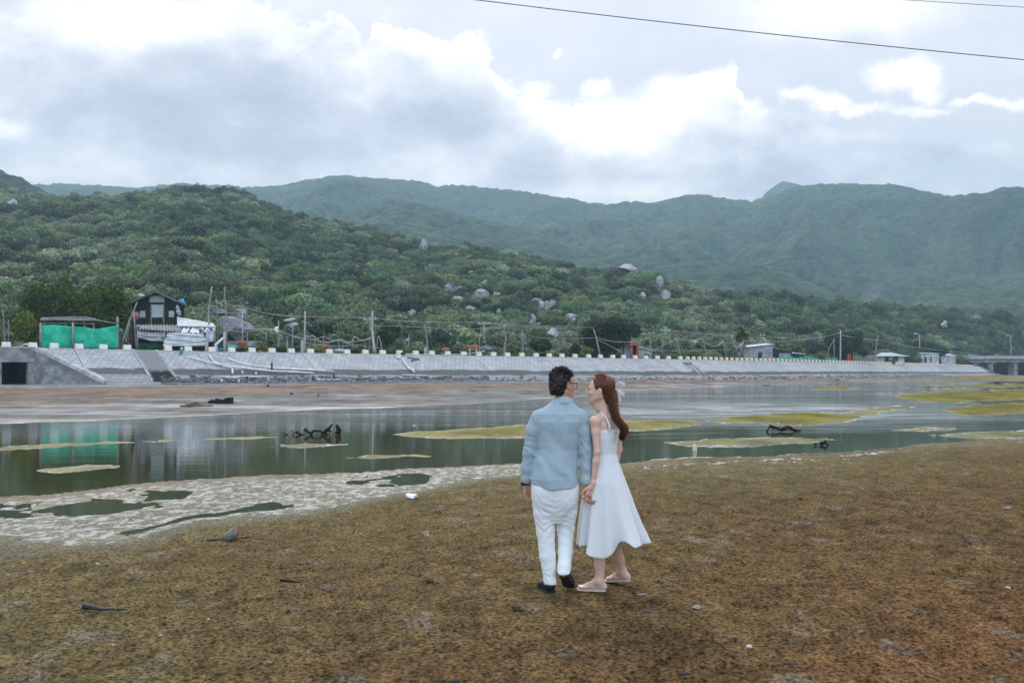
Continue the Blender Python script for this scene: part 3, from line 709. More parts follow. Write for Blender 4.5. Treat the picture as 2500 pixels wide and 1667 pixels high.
# culvert at the left end -------------------------------------------------
def make_culvert():
    root = empty('culvert', crest_s(S_of(40)))
    tag(root, 'concrete road culvert with a dark square mouth at the left end of the sea wall', 'culvert')
    L0 = root.location
    dd = wdir(S_of(20)); ang = math.atan2(dd.y, dd.x); Rz = Matrix.Rotation(ang, 3, 'Z'); nn = wnorm(S_of(20))
    def P(px, z): c = crest(px); return Vector((c.x, c.y, z))
    def seg(b, x0, x1, z0, z1, th=.5, off=0.0):
        a, c = P(x0, 0), P(x1, 0); m = (a + c) / 2 - nn * (th / 2 - off)
        b.box((m.x - L0.x, m.y - L0.y, (z0 + z1) / 2 - L0.z), ((c - a).length, th, z1 - z0), Rz)
    zt = L0.z
    zl = 2.55
    b = MB(); seg(b, -560, 84, zl, zt - .03, .9, .12); b.build('deck_slab', M_CONCD, root)
    b = MB(); seg(b, -560, 84, zt - .028, zt + .10, .6, .2); b.build('parapet_lip', M_CONC, root)
    b = MB(); seg(b, 69, 84, -.3, zl - .003, .8); b.build('abutment', M_CONCD, root)
    b = MB(); seg(b, -14, 4, -.3, zl - .003, 2.0); seg(b, -560, -120, -.3, zl - .003, .8); b.build('pier', M_CONCD, root)
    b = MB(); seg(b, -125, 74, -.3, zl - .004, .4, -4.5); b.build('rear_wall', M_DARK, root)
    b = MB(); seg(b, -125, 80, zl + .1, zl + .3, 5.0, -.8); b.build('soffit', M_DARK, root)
make_culvert()

# painted kerb blocks ------------------------------------------------------
def make_bollards():
    n = NT('kerb_block_paint'); v = n.coord(); sp = n.N.new('ShaderNodeSeparateXYZ'); n.L.new(v, sp.inputs[0])
    end = n.m('GREATER_THAN', n.m('ABSOLUTE', sp.outputs[0]), .345)
    dirt = n.noise(n.pos(), 4.0, 5, .65)
    c = n.mix(end, (.78, .79, .78), (.72, .44, .03)); c = n.mix(n.m('MULTIPLY', n.ss(dirt, .5, .75), .35), c, (.36, .35, .32))
    n.set(c, .75, .3)
    me = None; k = 0
    # measured places of the first blocks, then even spacing along the crest
    px = [15, 80, 132, 193, 252, 310, 410, 459, 517, 565, 615, 664, 711, 758, 804, 847, 892, 934, 975, 1015, 1054, 1093, 1132, 1169, 1205, 1239, 1274, 1309, 1341, 1372, 1404, 1437, 1466, 1496, 1522, 1551, 1577, 1605, 1632, 1661]
    S = [S_of(p) for p in px]; s = S[-1]
    while s < S_of(2372): s += 2.0; S.append(s)
    for i, s in enumerate(S):
        if me is None:
            bm = bmesh.new(); bmesh.ops.create_cube(bm, size=1.0)
            for q in bm.verts:
                t = .86 if q.co.z > 0 else 1.0
                q.co = Vector((q.co.x * .78 * t, q.co.y * .34 * (t if q.co.z > 0 else 1), q.co.z * .46))
            bmesh.ops.bevel(bm, geom=bm.edges[:], offset=.018, segments=2, affect='EDGES')
            me = bpy.data.meshes.new('kerb_block'); bm.to_mesh(me); bm.free(); me.materials.append(n.mat)
        o = bpy.data.objects.new('kerb_block', me); COL.objects.link(o)
        p = crest_s(s); d = wdir(s); nn = wnorm(s)
        o.location = p - nn * .02 + Vector((0, 0, .275)); o.rotation_euler = (0, 0, math.atan2(d.y, d.x) + random.uniform(-.02, .02))
        g = 'kerb blocks along the sea wall'
        if i < 2: lab = 'white kerb block above the culvert mouth, %s' % ('leftmost' if i == 0 else 'right of the leftmost')
        elif i < 5: lab = ('white kerb block in front of the left edge of the green netting', 'white kerb block in front of the middle of the green netting', 'white kerb block in front of the right half of the green netting')[i - 2]
        elif i == 5: lab = 'white kerb block at the head of the steps, by the leaning pole'
        elif i < 9: lab = ('white kerb block under the left end of the pale tarpaulin shack', 'white kerb block under the middle of the pale tarpaulin shack', 'white kerb block under the right end of the tarpaulin shack')[i - 6]
        elif i < 40: lab = 'white kerb block with yellow end on the straight crest right of the tarpaulin shack'
        else: lab = 'small far kerb block in the close row where the wall bends away'
        tag(o, lab, 'kerb block', g)
make_bollards()
random.seed(5)
# rubble apron ---------------------------------------------------------------
def rock_mesh(name, seed, sub=3, rough=.22, flat=.75, pw=2.0):
    bm = bmesh.new(); bmesh.ops.create_icosphere(bm, subdivisions=sub, radius=1.0)
    V = np.array([v.co[:] for v in bm.verts]); V = V / ((np.abs(V) ** pw).sum(1) ** (1 / pw))[:, None]
    n = fbm(V[:, 0] * 1.1 + seed * 3.1, V[:, 1] * 1.1, V[:, 2] * 1.1 + 2, oct=2, seed=seed) * rough * 1.6 + fbm(V[:, 0] * 3 + seed, V[:, 1] * 3, V[:, 2] * 3 + 2, oct=3, seed=seed + 9) * rough * .5
    rs = np.random.RandomState(seed)
    for k in range(11):   # planar fracture faces
        a = rs.normal(size=3); a /= np.linalg.norm(a); h = rs.uniform(.5, .9); d = V @ a; V = np.where((d > h)[:, None], V - a * ((d - h) * .85)[:, None], V)
    V = V * (1 + n)[:, None]; V[:, 2] *= flat
    for v, c in zip(bm.verts, V): v.co = c
    me = bpy.data.meshes.new(name); bm.to_mesh(me); bm.free(); me.polygons.foreach_set('use_smooth', [True] * len(me.polygons)); return me
def mat_rock(name, a, b, c, sc=1.0):
    n = NT(name); P = n.pos(); f = n.noise(P, .5 * sc, 6, .65); g = n.noise(P, 2.5 * sc, 6, .7); w = n.noise(n.mapv(P, (1, 1, .25)), 1.2 * sc, 5, .7)
    col = n.mix(n.ss(f, .35, .65), a, b); col = n.mix(n.m('MULTIPLY', n.ss(w, .5, .68), .7), col, c)
    n.bump(n.m('ADD', g, n.m('MULTIPLY', f, 2.0)), .9, .15 / sc); n.set(col, .92, .2); return n.mat
M_GRAN = mat_rock('granite', (.31, .31, .32), (.47, .47, .475), (.12, .125, .13), .9)
M_GRAD = mat_rock('dark_granite', (.14, .15, .165), (.25, .26, .28), (.07, .075, .085), 1.2)
M_RUB = mat_rock('rubble_stone', (.12, .125, .13), (.24, .245, .25), (.06, .06, .06), 3)
def make_rubble():
    base = []  # bushy tree has near-black green leaves of its own
    for k in range(5):
        me = rock_mesh('r%d' % k, 40 + k, 1, .25, .6); V = np.array([v.co[:] for v in me.vertices]); Fc = np.array([p.vertices[:] for p in me.polygons]); base.append((V, Fc)); bpy.data.meshes.remove(me)
    rs = np.random.RandomState(3); VV = []; FF = []; o = 0
    for i in range(5200):
        s = rs.uniform(S_of(345), S_of(1130)) if i < 3600 else rs.uniform(S_of(1130), S_of(2250))
        off = RUN + abs(rs.normal(0, 1.0)) - .5 if rs.rand() < .7 else RUN + rs.uniform(-.9, 3.4)
        p = slope_pt(s, min(off, RUN)); n = wnorm(s); p = p + n * max(off - RUN, 0)
        g = GZ(p.x, p.y); p.z = max(min(p.z, 9), g) if off < RUN + .2 else g
        r = rs.uniform(.07, .30) * (1 if rs.rand() < .9 else 1.6); V, Fc = base[rs.randint(5)]
        a = rs.uniform(0, 6.28); c, q = math.cos(a), math.sin(a); W = V * [r * rs.uniform(.8, 1.5), r, r * rs.uniform(.5, .9)]
        W = np.stack([W[:, 0] * c - W[:, 1] * q, W[:, 0] * q + W[:, 1] * c, W[:, 2]], 1) + np.array(p) + [0, 0, r * .12]
        VV.append(W); FF.append(Fc + o); o += len(V)
    tag(np_mesh('rubble', np.concatenate(VV), np.concatenate(FF), M_RUB), 'grey broken rubble strewn along the foot of the sea wall', 'rubble', kind='stuff')
make_rubble()
# ================================================================== VEGETATION
def leaf_mat(name, dark, light, trans=.25, vary=True):
    n = NT(name); t = n.attr('lv')
    oi = n.N.new('ShaderNodeObjectInfo'); rnd = oi.outputs['Random']
    c = n.mix(t, dark, light)
    hs = n.N.new('ShaderNodeHueSaturation'); n.L.new(c, hs.inputs['Color'])
    n.L.new(n.m('ADD', .47, n.m('MULTIPLY', rnd, .05)), hs.inputs['Hue']); n.L.new(n.m('ADD', .55, n.m('MULTIPLY', n.m('FRACT', n.m('MULTIPLY', rnd, 7.31)), .95)), hs.inputs['Value'])
    n.L.new(n.m('ADD', .65, n.m('MULTIPLY', n.m('FRACT', n.m('MULTIPLY', rnd, 3.7)), .4)), hs.inputs['Saturation'])
    if not vary:
        for q in ('Hue', 'Value', 'Saturation'):
            for l in list(hs.inputs[q].links): n.L.remove(l)
        hs.inputs['Hue'].default_value = .5; hs.inputs['Value'].default_value = 1.0; hs.inputs['Saturation'].default_value = 1.0
    n.set(hs.outputs[0], .65, .25)
    tr = n.N.new('ShaderNodeBsdfTranslucent'); n.L.new(hs.outputs[0], tr.inputs[0])
    ms = n.N.new('ShaderNodeMixShader'); ms.inputs[0].default_value = trans
    n.L.new(n.p.outputs[0], ms.inputs[1]); n.L.new(tr.outputs[0], ms.inputs[2]); n.L.new(ms.outputs[0], n.out.inputs[0])
    return n.mat
M_BARK = simple('bark', (.13, .115, .095), .95, .5, 3, .5)
def foliage(lobes, nleaf, size, seed, flat=.35, fill=.35, elong=1.7):
    """leaf sized quads spread through a set of ellipsoid lobes: (centre, radii)"""
    rs = np.random.RandomState(seed)
    C = np.array([l[0] for l in lobes], float); Rr = np.array([l[1] for l in lobes], float)
    w = (Rr[:, 0] * Rr[:, 1] + Rr[:, 0] * Rr[:, 2] + Rr[:, 1] * Rr[:, 2]); w = w / w.sum()
    li = rs.choice(len(lobes), nleaf, p=w)
    d = rs.normal(size=(nleaf, 3)); d[:, 2] = d[:, 2] * .9 + .25; d /= np.linalg.norm(d, axis=1)[:, None]
    rad = np.where(rs.rand(nleaf) < fill, rs.uniform(.35, .9, nleaf), rs.uniform(.85, 1.08, nleaf))
    rad = rad * (1 + .18 * vnoise(d[:, 0] * 3 + li * 7.1, d[:, 1] * 3, d[:, 2] * 3 + 5, seed))
    p = C[li] + d * Rr[li] * rad[:, None]
    nrm = d * .8 + rs.normal(size=(nleaf, 3)) * .75; nrm[:, 2] += flat; nrm /= np.linalg.norm(nrm, axis=1)[:, None]
    a = np.cross(nrm, rs.normal(size=(nleaf, 3))); a /= np.linalg.norm(a, axis=1)[:, None]; b = np.cross(nrm, a)
    s = size * rs.uniform(.55, 1.35, nleaf)[:, None]
    V = np.stack([p - a * s * elong * .5, p + b * s * .42, p + a * s * elong * .5, p - b * s * .42], 1).reshape(-1, 3)
    Fc = np.arange(nleaf * 4).reshape(-1, 4)
    lv = np.clip(.35 + .35 * rs.rand(len(lobes))[li] + rs.normal(0, .16, nleaf) , 0, 1)
    return V, Fc, np.repeat(lv, 4)
def foliage_mesh(name, lobes, nleaf, size, seed, mat, core=None, **kw):
    V, Fc, lv = foliage(lobes, nleaf, size, seed, **kw)
    me = bpy.data.meshes.new(name); me.vertices.add(len(V)); me.vertices.foreach_set('co', V.astype(np.float32).ravel())
    me.loops.add(Fc.size); me.loops.foreach_set('vertex_index', Fc.astype(np.int32).ravel()); me.polygons.add(len(Fc)); me.polygons.foreach_set('loop_start', np.arange(0, Fc.size, 4, dtype=np.int32))
    a = me.attributes.new('lv', 'FLOAT', 'POINT'); a.data.foreach_set('value', lv.astype(np.float32)); me.update(calc_edges=True); me.validate(); me.materials.append(mat); return me
M_LF = [leaf_mat('foliage_dark', (.026, .072, .034), (.125, .200, .082)), leaf_mat('foliage_olive', (.055, .105, .042), (.225, .285, .112)), leaf_mat('foliage_grey', (.07, .128, .07), (.285, .36, .19))]
def scrub_lobes(seed, kind):
    rs = np.random.RandomState(seed); L = []
    for k in range(rs.randint(9, 14)):
        a = rs.uniform(0, 6.28); r = math.sqrt(rs.uniform(0, 1)) * .82
        h = (.30 + .48 * (1 - r * r)) * rs.uniform(.8, 1.12) * (1.15 if kind == 0 else .9)
        q = rs.uniform(.26, .44)
        L.append(((r * math.cos(a), r * math.sin(a), h), (q, q, q * rs.uniform(.55, .8))))
    L.append(((0, 0, .28), (.8, .8, .3)))
    return L
SCRUB = []
for kind in range(3):
    for v in range(3):
        SCRUB.append((kind, foliage_mesh('scrub_crown', scrub_lobes(300 + kind * 10 + v, kind), 1150, .112, 400 + kind * 10 + v, M_LF[kind], fill=.15)))

BOULD = [(1107, 707, 36, 25), (1175, 716, 29, 21), (1210, 718, 19, 12), (1183, 691, 17, 11), (1167, 698, 19, 10), (1119, 730, 24, 10), (1294, 734, 13, 10), (1312, 734, 24, 14), (1321, 746, 19, 22), (1338, 749, 19, 19), (1350, 740, 14, 18),
         (1133, 782, 17, 19), (1218, 761, 12, 12), (1145, 754, 24, 9), (1299, 774, 12, 14), (1302, 787, 14, 19), (1283, 779, 14, 10), (1317, 791, 19, 10), (1349, 816, 30, 22), (1395, 778, 31, 26), (1007, 763, 20, 14), (1038, 778, 14, 10), (1180, 805, 17, 21),
         (586, 766, 30, 30), (572, 806, 62, 46), (536, 763, 38, 15), (719, 795, 34, 13), (709, 785, 40, 14), (715, 746, 17, 10), (1033, 599, 18, 22), (1529, 657, 50, 18), (1611, 688, 15, 30), (1567, 723, 20, 17), (1624, 723, 20, 20), (1112, 623, 10, 10), (1155, 665, 17, 7),
         (31, 497, 20, 16), (340, 724, 30, 15), (1690, 838, 40, 13), (2305, 793, 16, 14), (2064, 770, 10, 6), (1001, 833, 17, 10), (1420, 680, 11, 9), (655, 745, 16, 9), (505, 580, 9, 8), (459, 637, 10, 13), (930, 770, 16, 9)]
BLAB = {0: 'broad flat topped pale granite boulder, largest on the slope above the couple', 1: 'rounded grey granite boulder right of the broad flat topped one', 18: 'round lone granite boulder just behind the kerb left of the dark bushy tree', 24: 'big blocky granite outcrop behind the poles right of the wooden shack',
        23: 'pointed granite rock standing on top of the blocky outcrop', 31: 'tall narrow pale rock on the right part of the ridge', 30: 'long grey rock outcrop on the crest of the ridge', 19: 'dull grey boulder half sunk in trees above the dark bushy tree', 29: 'pale humped rock near the top of the ridge', 38: 'brown grey rock bank behind the leaning net poles', 39: 'white boulder high in the trees above the far huts', 36: 'faint grey rock on the upper left hillside', 37: 'grey rock behind the left eave of the wooden shack'}
def make_boulders():
    mes = [rock_mesh('boulder', 70 + k, 4, .26, .85, (2.4, 3.2, 2.0, 4.5, 2.8, 3.6)[k]) for k in range(6)] + [rock_mesh('boulder', 91, 4, .16, .85, 5.5)]
    for me in mes: me.materials.append(M_GRAN)
    dk = [rock_mesh('boulder', s_, 4, .30, .85, 4.0) for s_ in (95, 97, 99)]
    for me in dk: me.materials.append(M_GRAD)
    keep = []
    for i, (px, py, w, h) in enumerate(BOULD):
        if i == 38: D = float(wall_D((px - 1250) / F)) + 48
        elif i in (23, 24, 25): D = float(wall_D((px - 1250) / F)) + (24, 19, 27)[i - 23]
        elif i in (18,): D = float(wall_D((px - 1250) / F)) + 22
        else: D = min(hill_hit(px, py + h * .35), 330)
        p = at(px, py, D); o = bpy.data.objects.new('boulder', dk[i - 23] if i in (23, 24, 25) else mes[6 if i == 0 else i % 6]); COL.objects.link(o)
        rx = w / 2 / F * D * 1.22; rz = h / 2 / F * D * 1.3
        o.location = p; o.scale = (rx, rx * .9, max(rz, rx * .35) / .85); o.rotation_euler = (random.uniform(-.15, .15), random.uniform(-.2, .2), random.uniform(0, 6.3)) if i % 2 else (0, 0, random.choice((0, 3.14)))
        near = 'among the trees %s' % ('below the broad flat topped boulder' if 1090 < px < 1230 and py > 720 else 'beside the broad flat topped boulder' if 1090 < px < 1230 else 'in the cracked cluster up and right of the couple' if 1270 < px < 1360 and py < 760 else 'under the cracked cluster, above the couple' if 1270 < px < 1400 else 'left of the centre of the slope' if px < 1060 else 'on the right shoulder of the ridge' if px > 1500 else 'high on the middle of the ridge')
        tag(o, BLAB.get(i, 'grey granite boulder ' + near), 'boulder', 'granite boulders on the hillside'); keep.append((px, py, w, h, D))
    return keep
BKEEP = make_boulders()

# ---- scrub trees: nearest 300 as things, the rest one wood
CLEAR = [(300, 470, 690, 860)]       # nothing in front of the shack roof line
def make_scrub():
    rs = np.random.RandomState(12); pts = []
    for D0 in np.arange(88, 452, 3.7):
        half = .74 * D0
        for X0 in np.arange(-half, half, 3.8):
            X = X0 + rs.uniform(-2, 2); D = D0 + rs.uniform(-2, 2); u = X / D; px = u * F + 1250
            Dw = float(wall_D(u))
            if D < Dw + 20 + 6 * math.sin(px * .01): continue
            if D > float(ridge_D(px)) / K + 14: continue
            if px < 480 and D < Dw + 26: continue
            r = rs.uniform(1.5, 3.3) * (1.0 + .3 * (rs.rand() < .15)); pts.append((X, D, r))
    for i in range(2600):                 # low filler
        u = rs.uniform(-.7, .62); Dw = float(wall_D(u)); Dr = float(ridge_D(u * F + 1250)) / K
        D = Dw + 15 + (Dr - Dw) * rs.rand() ** 1.0
        pts.append((u * D, D, rs.uniform(.9, 1.8)))
    P = np.array(pts); z = hill_z(P[:, 0], P[:, 1]); 
    patch = fbm(P[:, 0] / 30, P[:, 1] / 30, oct=3, seed=301); kindf = patch + rs.normal(0, .28, len(P))
    kind = np.where(kindf < -.13, 0, np.where(kindf < .24, 1, 2))
    kind = np.where((P[:, 1] > 210) & (P[:, 0] / P[:, 1] > .2) & (rs.rand(len(P)) < .45), 0, kind)
    sx = P[:, 0] / P[:, 1] * F + 1250; r_px = P[:, 2] / P[:, 1] * F; sy = HZ - (z + P[:, 2] * .55 - CAMZ) / P[:, 1] * F
    ok = np.ones(len(P), bool)
    for (bx, by, w, h, BD) in BKEEP:       # leave the boulders bare toward the lagoon
        hit = (np.abs(sx - bx) < w * (.40 if w < 25 else .46) + r_px * .50) & (np.abs(sy - by) < h * (.38 if w < 25 else .44) + r_px * .40) & (P[:, 1] < BD + 1.0)
        ok &= ~hit
    ok &= ~((sx > 520) & (sx < 610) & (sy > 752) & (sy < 800) & (P[:, 1] < 128))
    P, z, kind, sx, sy, r_px = P[ok], z[ok], kind[ok], sx[ok], sy[ok], r_px[ok]
    var = kind * 3 + rs.randint(0, 3, len(P)); rot = rs.uniform(0, 6.28, len(P)); hs = rs.uniform(.85, 1.35, len(P))
    vis = (sx > -20) & (sx < 2520) & (sy < HZ - 30)
    score = np.where(vis, r_px, -1); order = np.argsort(-score); big = set(order[:296].tolist())
    W = ('dark green', 'dull olive', 'pale grey green')
    for i in order[:296]:
        o = bpy.data.objects.new('scrub_tree', SCRUB[var[i]][1]); COL.objects.link(o)
        o.location = (P[i, 0], P[i, 1], z[i] - .35); s = P[i, 2]; o.scale = (s, s, s * hs[i] * .95); o.rotation_euler = (0, 0, rot[i])
        zone = 'behind the shacks at the left' if sx[i] < 480 else 'behind the hanging nets left of the couple' if sx[i] < 1000 else 'straight behind the couple' if sx[i] < 1560 else 'behind the leaning poles and grey shed' if sx[i] < 2000 else 'behind the far huts and bridge'
        tag(o, '%s scrub tree %s' % (W[kind[i]], zone), 'tree', '%s scrub trees %s' % (W[kind[i]], zone))
    rest = np.array([i for i in range(len(P)) if i not in big])
    me = bpy.data.meshes.new('hillside_wood'); V = np.stack([P[rest, 0], P[rest, 1], z[rest] - .3], 1)
    me.vertices.add(len(V)); me.vertices.foreach_set('co', V.astype(np.float32).ravel())
    for nm, arr in (('sc', P[rest, 2]), ('rz', rot[rest]), ('hs', hs[rest])):
        a = me.attributes.new(nm, 'FLOAT', 'POINT'); a.data.foreach_set('value', arr.astype(np.float32))
    a = me.attributes.new('vi', 'INT', 'POINT'); a.data.foreach_set('value', var[rest].astype(np.int32))
    o = link('hillside_wood', me)
    tag(o, 'dense low wood of rounded scrub trees covering the near hill', 'wood', kind='stuff')
    # prototypes come from trees that stand on the slope themselves
    proto = {}
    for ob in list(COL.objects):
        if ob.name.startswith('scrub_tree'):
            for k, (kd, m) in enumerate(SCRUB):
                if ob.data is m and k not in proto: proto[k] = ob
    ng = bpy.data.node_groups.new('plant_wood', 'GeometryNodeTree'); ng.interface.new_socket('Geometry', in_out='INPUT', socket_type='NodeSocketGeometry'); ng.interface.new_socket('Geometry', in_out='OUTPUT', socket_type='NodeSocketGeometry')
    N = ng.nodes; L = ng.links; gi = N.new('NodeGroupInput'); go = N.new('NodeGroupOutput')
    geo = N.new('GeometryNodeGeometryToInstance')
    for k in range(len(SCRUB))[::-1]:
        oi = N.new('GeometryNodeObjectInfo'); oi.inputs['Object'].default_value = proto[k]; oi.transform_space = 'ORIGINAL'
        L.new(oi.outputs['Geometry'], geo.inputs[0])
    inst = N.new('GeometryNodeInstanceOnPoints'); m2p = N.new('GeometryNodeMeshToPoints'); L.new(gi.outputs[0], m2p.inputs[0]); L.new(m2p.outputs[0], inst.inputs['Points'])
    na = lambda nm, t: (lambda n: (setattr(n, 'data_type', t), n.inputs[0].__setattr__('default_value', nm), n)[2])(N.new('GeometryNodeInputNamedAttribute'))
    JOIN = N.new('GeometryNodeJoinGeometry')
    N.remove(geo)
    for k in range(len(SCRUB))[::-1]:
        pass
    ois = [n for n in N if n.bl_idname == 'GeometryNodeObjectInfo']
    for n in ois: 
        n.inputs['As Instance'].default_value = True; L.new(n.outputs['Geometry'], JOIN.inputs[0])
    L.new(JOIN.outputs[0], inst.inputs['Instance']); inst.inputs['Pick Instance'].default_value = True
    vi = na('vi', 'INT'); L.new(vi.outputs[0], inst.inputs['Instance Index'])
    rz = na('rz', 'FLOAT'); cx = N.new('ShaderNodeCombineXYZ'); L.new(rz.outputs[0], cx.inputs[2]); e2r = N.new('FunctionNodeEulerToRotation'); L.new(cx.outputs[0], e2r.inputs[0]); L.new(e2r.outputs[0], inst.inputs['Rotation'])
    sc = na('sc', 'FLOAT'); hsn = na('hs', 'FLOAT'); mu = N.new('ShaderNodeMath'); mu.operation = 'MULTIPLY'; L.new(sc.outputs[0], mu.inputs[0]); L.new(hsn.outputs[0], mu.inputs[1])
    cs = N.new('ShaderNodeCombineXYZ'); L.new(sc.outputs[0], cs.inputs[0]); L.new(sc.outputs[0], cs.inputs[1]); L.new(mu.outputs[0], cs.inputs[2]); L.new(cs.outputs[0], inst.inputs['Scale'])
    L.new(inst.outputs[0], go.inputs[0])
    md = o.modifiers.new('plant_wood', 'NODES'); md.node_group = ng
make_scrub()
# ================================================================== PEOPLE
class Field:
    """distance field on a grid, grown from rounded limbs and turned into one skin"""
    def __init__(s, lo, hi, h):
        s.lo = np.array(lo, float); s.h = h; s.n = np.ceil((np.array(hi) - s.lo) / h).astype(int) + 1
        s.d = np.full(s.n, .08, np.float32)
        s.ax = [s.lo[k] + np.arange(s.n[k]) * h for k in range(3)]
    def _sub(s, lo, hi, pad):
        a = np.clip(((np.array(lo) - pad - s.lo) / s.h).astype(int), 0, s.n - 1); b = np.clip(((np.array(hi) + pad - s.lo) / s.h).astype(int) + 2, 1, s.n)
        sl = tuple(slice(a[k], b[k]) for k in range(3))
        X, Y, Z = np.meshgrid(*[s.ax[k][sl[k]] for k in range(3)], indexing='ij'); return sl, X, Y, Z
    def _comb(s, sl, d, k, op='u'):
        o = s.d[sl]
        if op == 'u':
            h = np.clip(.5 + .5 * (o - d) / k, 0, 1); r = o * (1 - h) + d * h - k * h * (1 - h)
        else:
            h = np.clip(.5 - .5 * (o + d) / k, 0, 1); r = o * (1 - h) - d * h + k * h * (1 - h)
        s.d[sl] = r
    def cap(s, a, b, ra, rb=None, k=.012, op='u', sq=None):
        rb = ra if rb is None else rb; a = np.array(a, float); b = np.array(b, float); m = max(ra, rb)
        sl, X, Y, Z = s._sub(np.minimum(a, b) - m, np.maximum(a, b) + m, .05 + k)
        e = b - a; L2 = max(e @ e, 1e-9); px, py, pz = X - a[0], Y - a[1], Z - a[2]
        t = np.clip((px * e[0] + py * e[1] + pz * e[2]) / L2, 0, 1)
        d = np.sqrt((px - t * e[0]) ** 2 + (py - t * e[1]) ** 2 + (pz - t * e[2]) ** 2) - (ra + (rb - ra) * t)
        s._comb(sl, d, k, op)
    def chain(s, pts, rs, k=.012):
        for i in range(len(pts) - 1): s.cap(pts[i], pts[i + 1], rs[i], rs[i + 1], k)
    def ell(s, c, r, M=None, k=.012, op='u'):
        c = np.array(c, float); r = np.array(r, float); m = r.max()
        sl, X, Y, Z = s._sub(c - m, c + m, .05 + k); x, y, z = X - c[0], Y - c[1], Z - c[2]
        if M is not None:
            M = np.array(M); x, y, z = M[0, 0] * x + M[1, 0] * y + M[2, 0] * z, M[0, 1] * x + M[1, 1] * y + M[2, 1] * z, M[0, 2] * x + M[1, 2] * y + M[2, 2] * z
        q = np.sqrt((x / r[0]) ** 2 + (y / r[1]) ** 2 + (z / r[2]) ** 2); g = np.sqrt((x / r[0] ** 2) ** 2 + (y / r[1] ** 2) ** 2 + (z / r[2] ** 2) ** 2) + 1e-6
        s._comb(sl, q * (q - 1) / g, k, op)
    def column(s, prof, k=.02, yaw=0.0, pw=2.0):
        """stack of ellipses: rows of (z, cx, cy, a, b)"""
        P = np.array(sorted(prof)); m = P[:, 3:5].max() + .03
        lo = [(P[:, 1]).min() - m, P[:, 2].min() - m, P[0, 0]]; hi = [P[:, 1].max() + m, P[:, 2].max() + m, P[-1, 0]]
        sl, X, Y, Z = s._sub(lo, hi, .04)
        z = s.ax[2][sl[2]]; I = lambda c: np.interp(z, P[:, 0], P[:, c])[None, None, :]
        x, y = X - I(1), Y - I(2); c, q = math.cos(yaw), math.sin(yaw); x, y = x * c + y * q, -x * q + y * c
        a, b = I(3), I(4); qn = (np.abs(x / a) ** pw + np.abs(y / b) ** pw) ** (1 / pw)
        g = np.sqrt((x / a ** 2) ** 2 + (y / b ** 2) ** 2) / np.maximum(qn, 1e-3) + 1e-6
        d = (qn - 1) / g; d = np.clip(d, -.1, .2)
        ez = np.maximum(P[0, 0] - Z, Z - P[-1, 0]); d = np.where(ez > 0, np.sqrt(np.maximum(d, 0) ** 2 + ez ** 2), np.maximum(d, ez))
        s._comb(sl, d, k)
    def cut(s, fn, k=.004):
        X, Y, Z = np.meshgrid(*s.ax, indexing='ij'); s.d = np.maximum(s.d, fn(X, Y, Z).astype(np.float32))
    def disp(s, fn):
        near = np.abs(s.d) < .03; i = np.nonzero(near)
        s.d[i] += fn(s.ax[0][i[0]], s.ax[1][i[1]], s.ax[2][i[2]]).astype(np.float32)
    def mesh(s, smooth=2):
        d = s.d; n = d.shape; ins = d < 0
        c = np.zeros((n[0] - 1, n[1] - 1, n[2] - 1), np.int8)
        for i in (0, 1):
            for j in (0, 1):
                for k in (0, 1): c += ins[i:n[0] - 1 + i, j:n[1] - 1 + j, k:n[2] - 1 + k]
        act = (c > 0) & (c < 8); I = np.argwhere(act); idx = np.full(act.shape, -1, np.int64); idx[act] = np.arange(len(I))
        acc = np.zeros((len(I), 3)); cnt = np.zeros(len(I))
        cor = [(i, j, k) for i in (0, 1) for j in (0, 1) for k in (0, 1)]
        val = {q: d[I[:, 0] + q[0], I[:, 1] + q[1], I[:, 2] + q[2]] for q in cor}
        for q in cor:
            for ax in range(3):
                if q[ax] == 0:
                    p = list(q); p[ax] = 1; p = tuple(p); a, b = val[q], val[p]; m = (a < 0) != (b < 0)
                    t = a[m] / (a[m] - b[m]); w = np.tile(np.array(q, float), (m.sum(), 1)); w[:, ax] = t; acc[m] += w; cnt[m] += 1
        V = (I + acc / np.maximum(cnt, 1)[:, None]) * s.h + s.lo
        F = []
        for ax in range(3):
            b, c2 = [(1, 2), (2, 0), (0, 1)][ax]
            sl0 = [slice(None)] * 3; sl1 = [slice(None)] * 3; sl0[ax] = slice(0, -1); sl1[ax] = slice(1, None)
            A, B = ins[tuple(sl0)], ins[tuple(sl1)]; E = np.argwhere(A != B)
            E = E[(E[:, b] > 0) & (E[:, c2] > 0) & (E[:, b] < n[b] - 1) & (E[:, c2] < n[c2] - 1)]
            o = np.zeros(3, int); f = []
            for db, dc in ((1, 1), (0, 1), (0, 0), (1, 0)):
                e = E.copy(); e[:, b] -= db; e[:, c2] -= dc; f.append(idx[e[:, 0], e[:, 1], e[:, 2]])
            f = np.stack(f, 1); fl = A[E[:, 0], E[:, 1], E[:, 2]]; f[~fl] = f[~fl][:, ::-1]; F.append(f)
        F = np.concatenate(F); F = F[(F >= 0).all(1)]
        for _ in range(smooth):
            acc = np.zeros_like(V); cnt = np.zeros(len(V))
            for k in range(4):
                a, b = F[:, k], F[:, (k + 1) % 4]
                np.add.at(acc, a, V[b]); np.add.at(cnt, a, 1); np.add.at(acc, b, V[a]); np.add.at(cnt, b, 1)
            V = V * .45 + acc / np.maximum(cnt, 1)[:, None] * .55
        return V, F

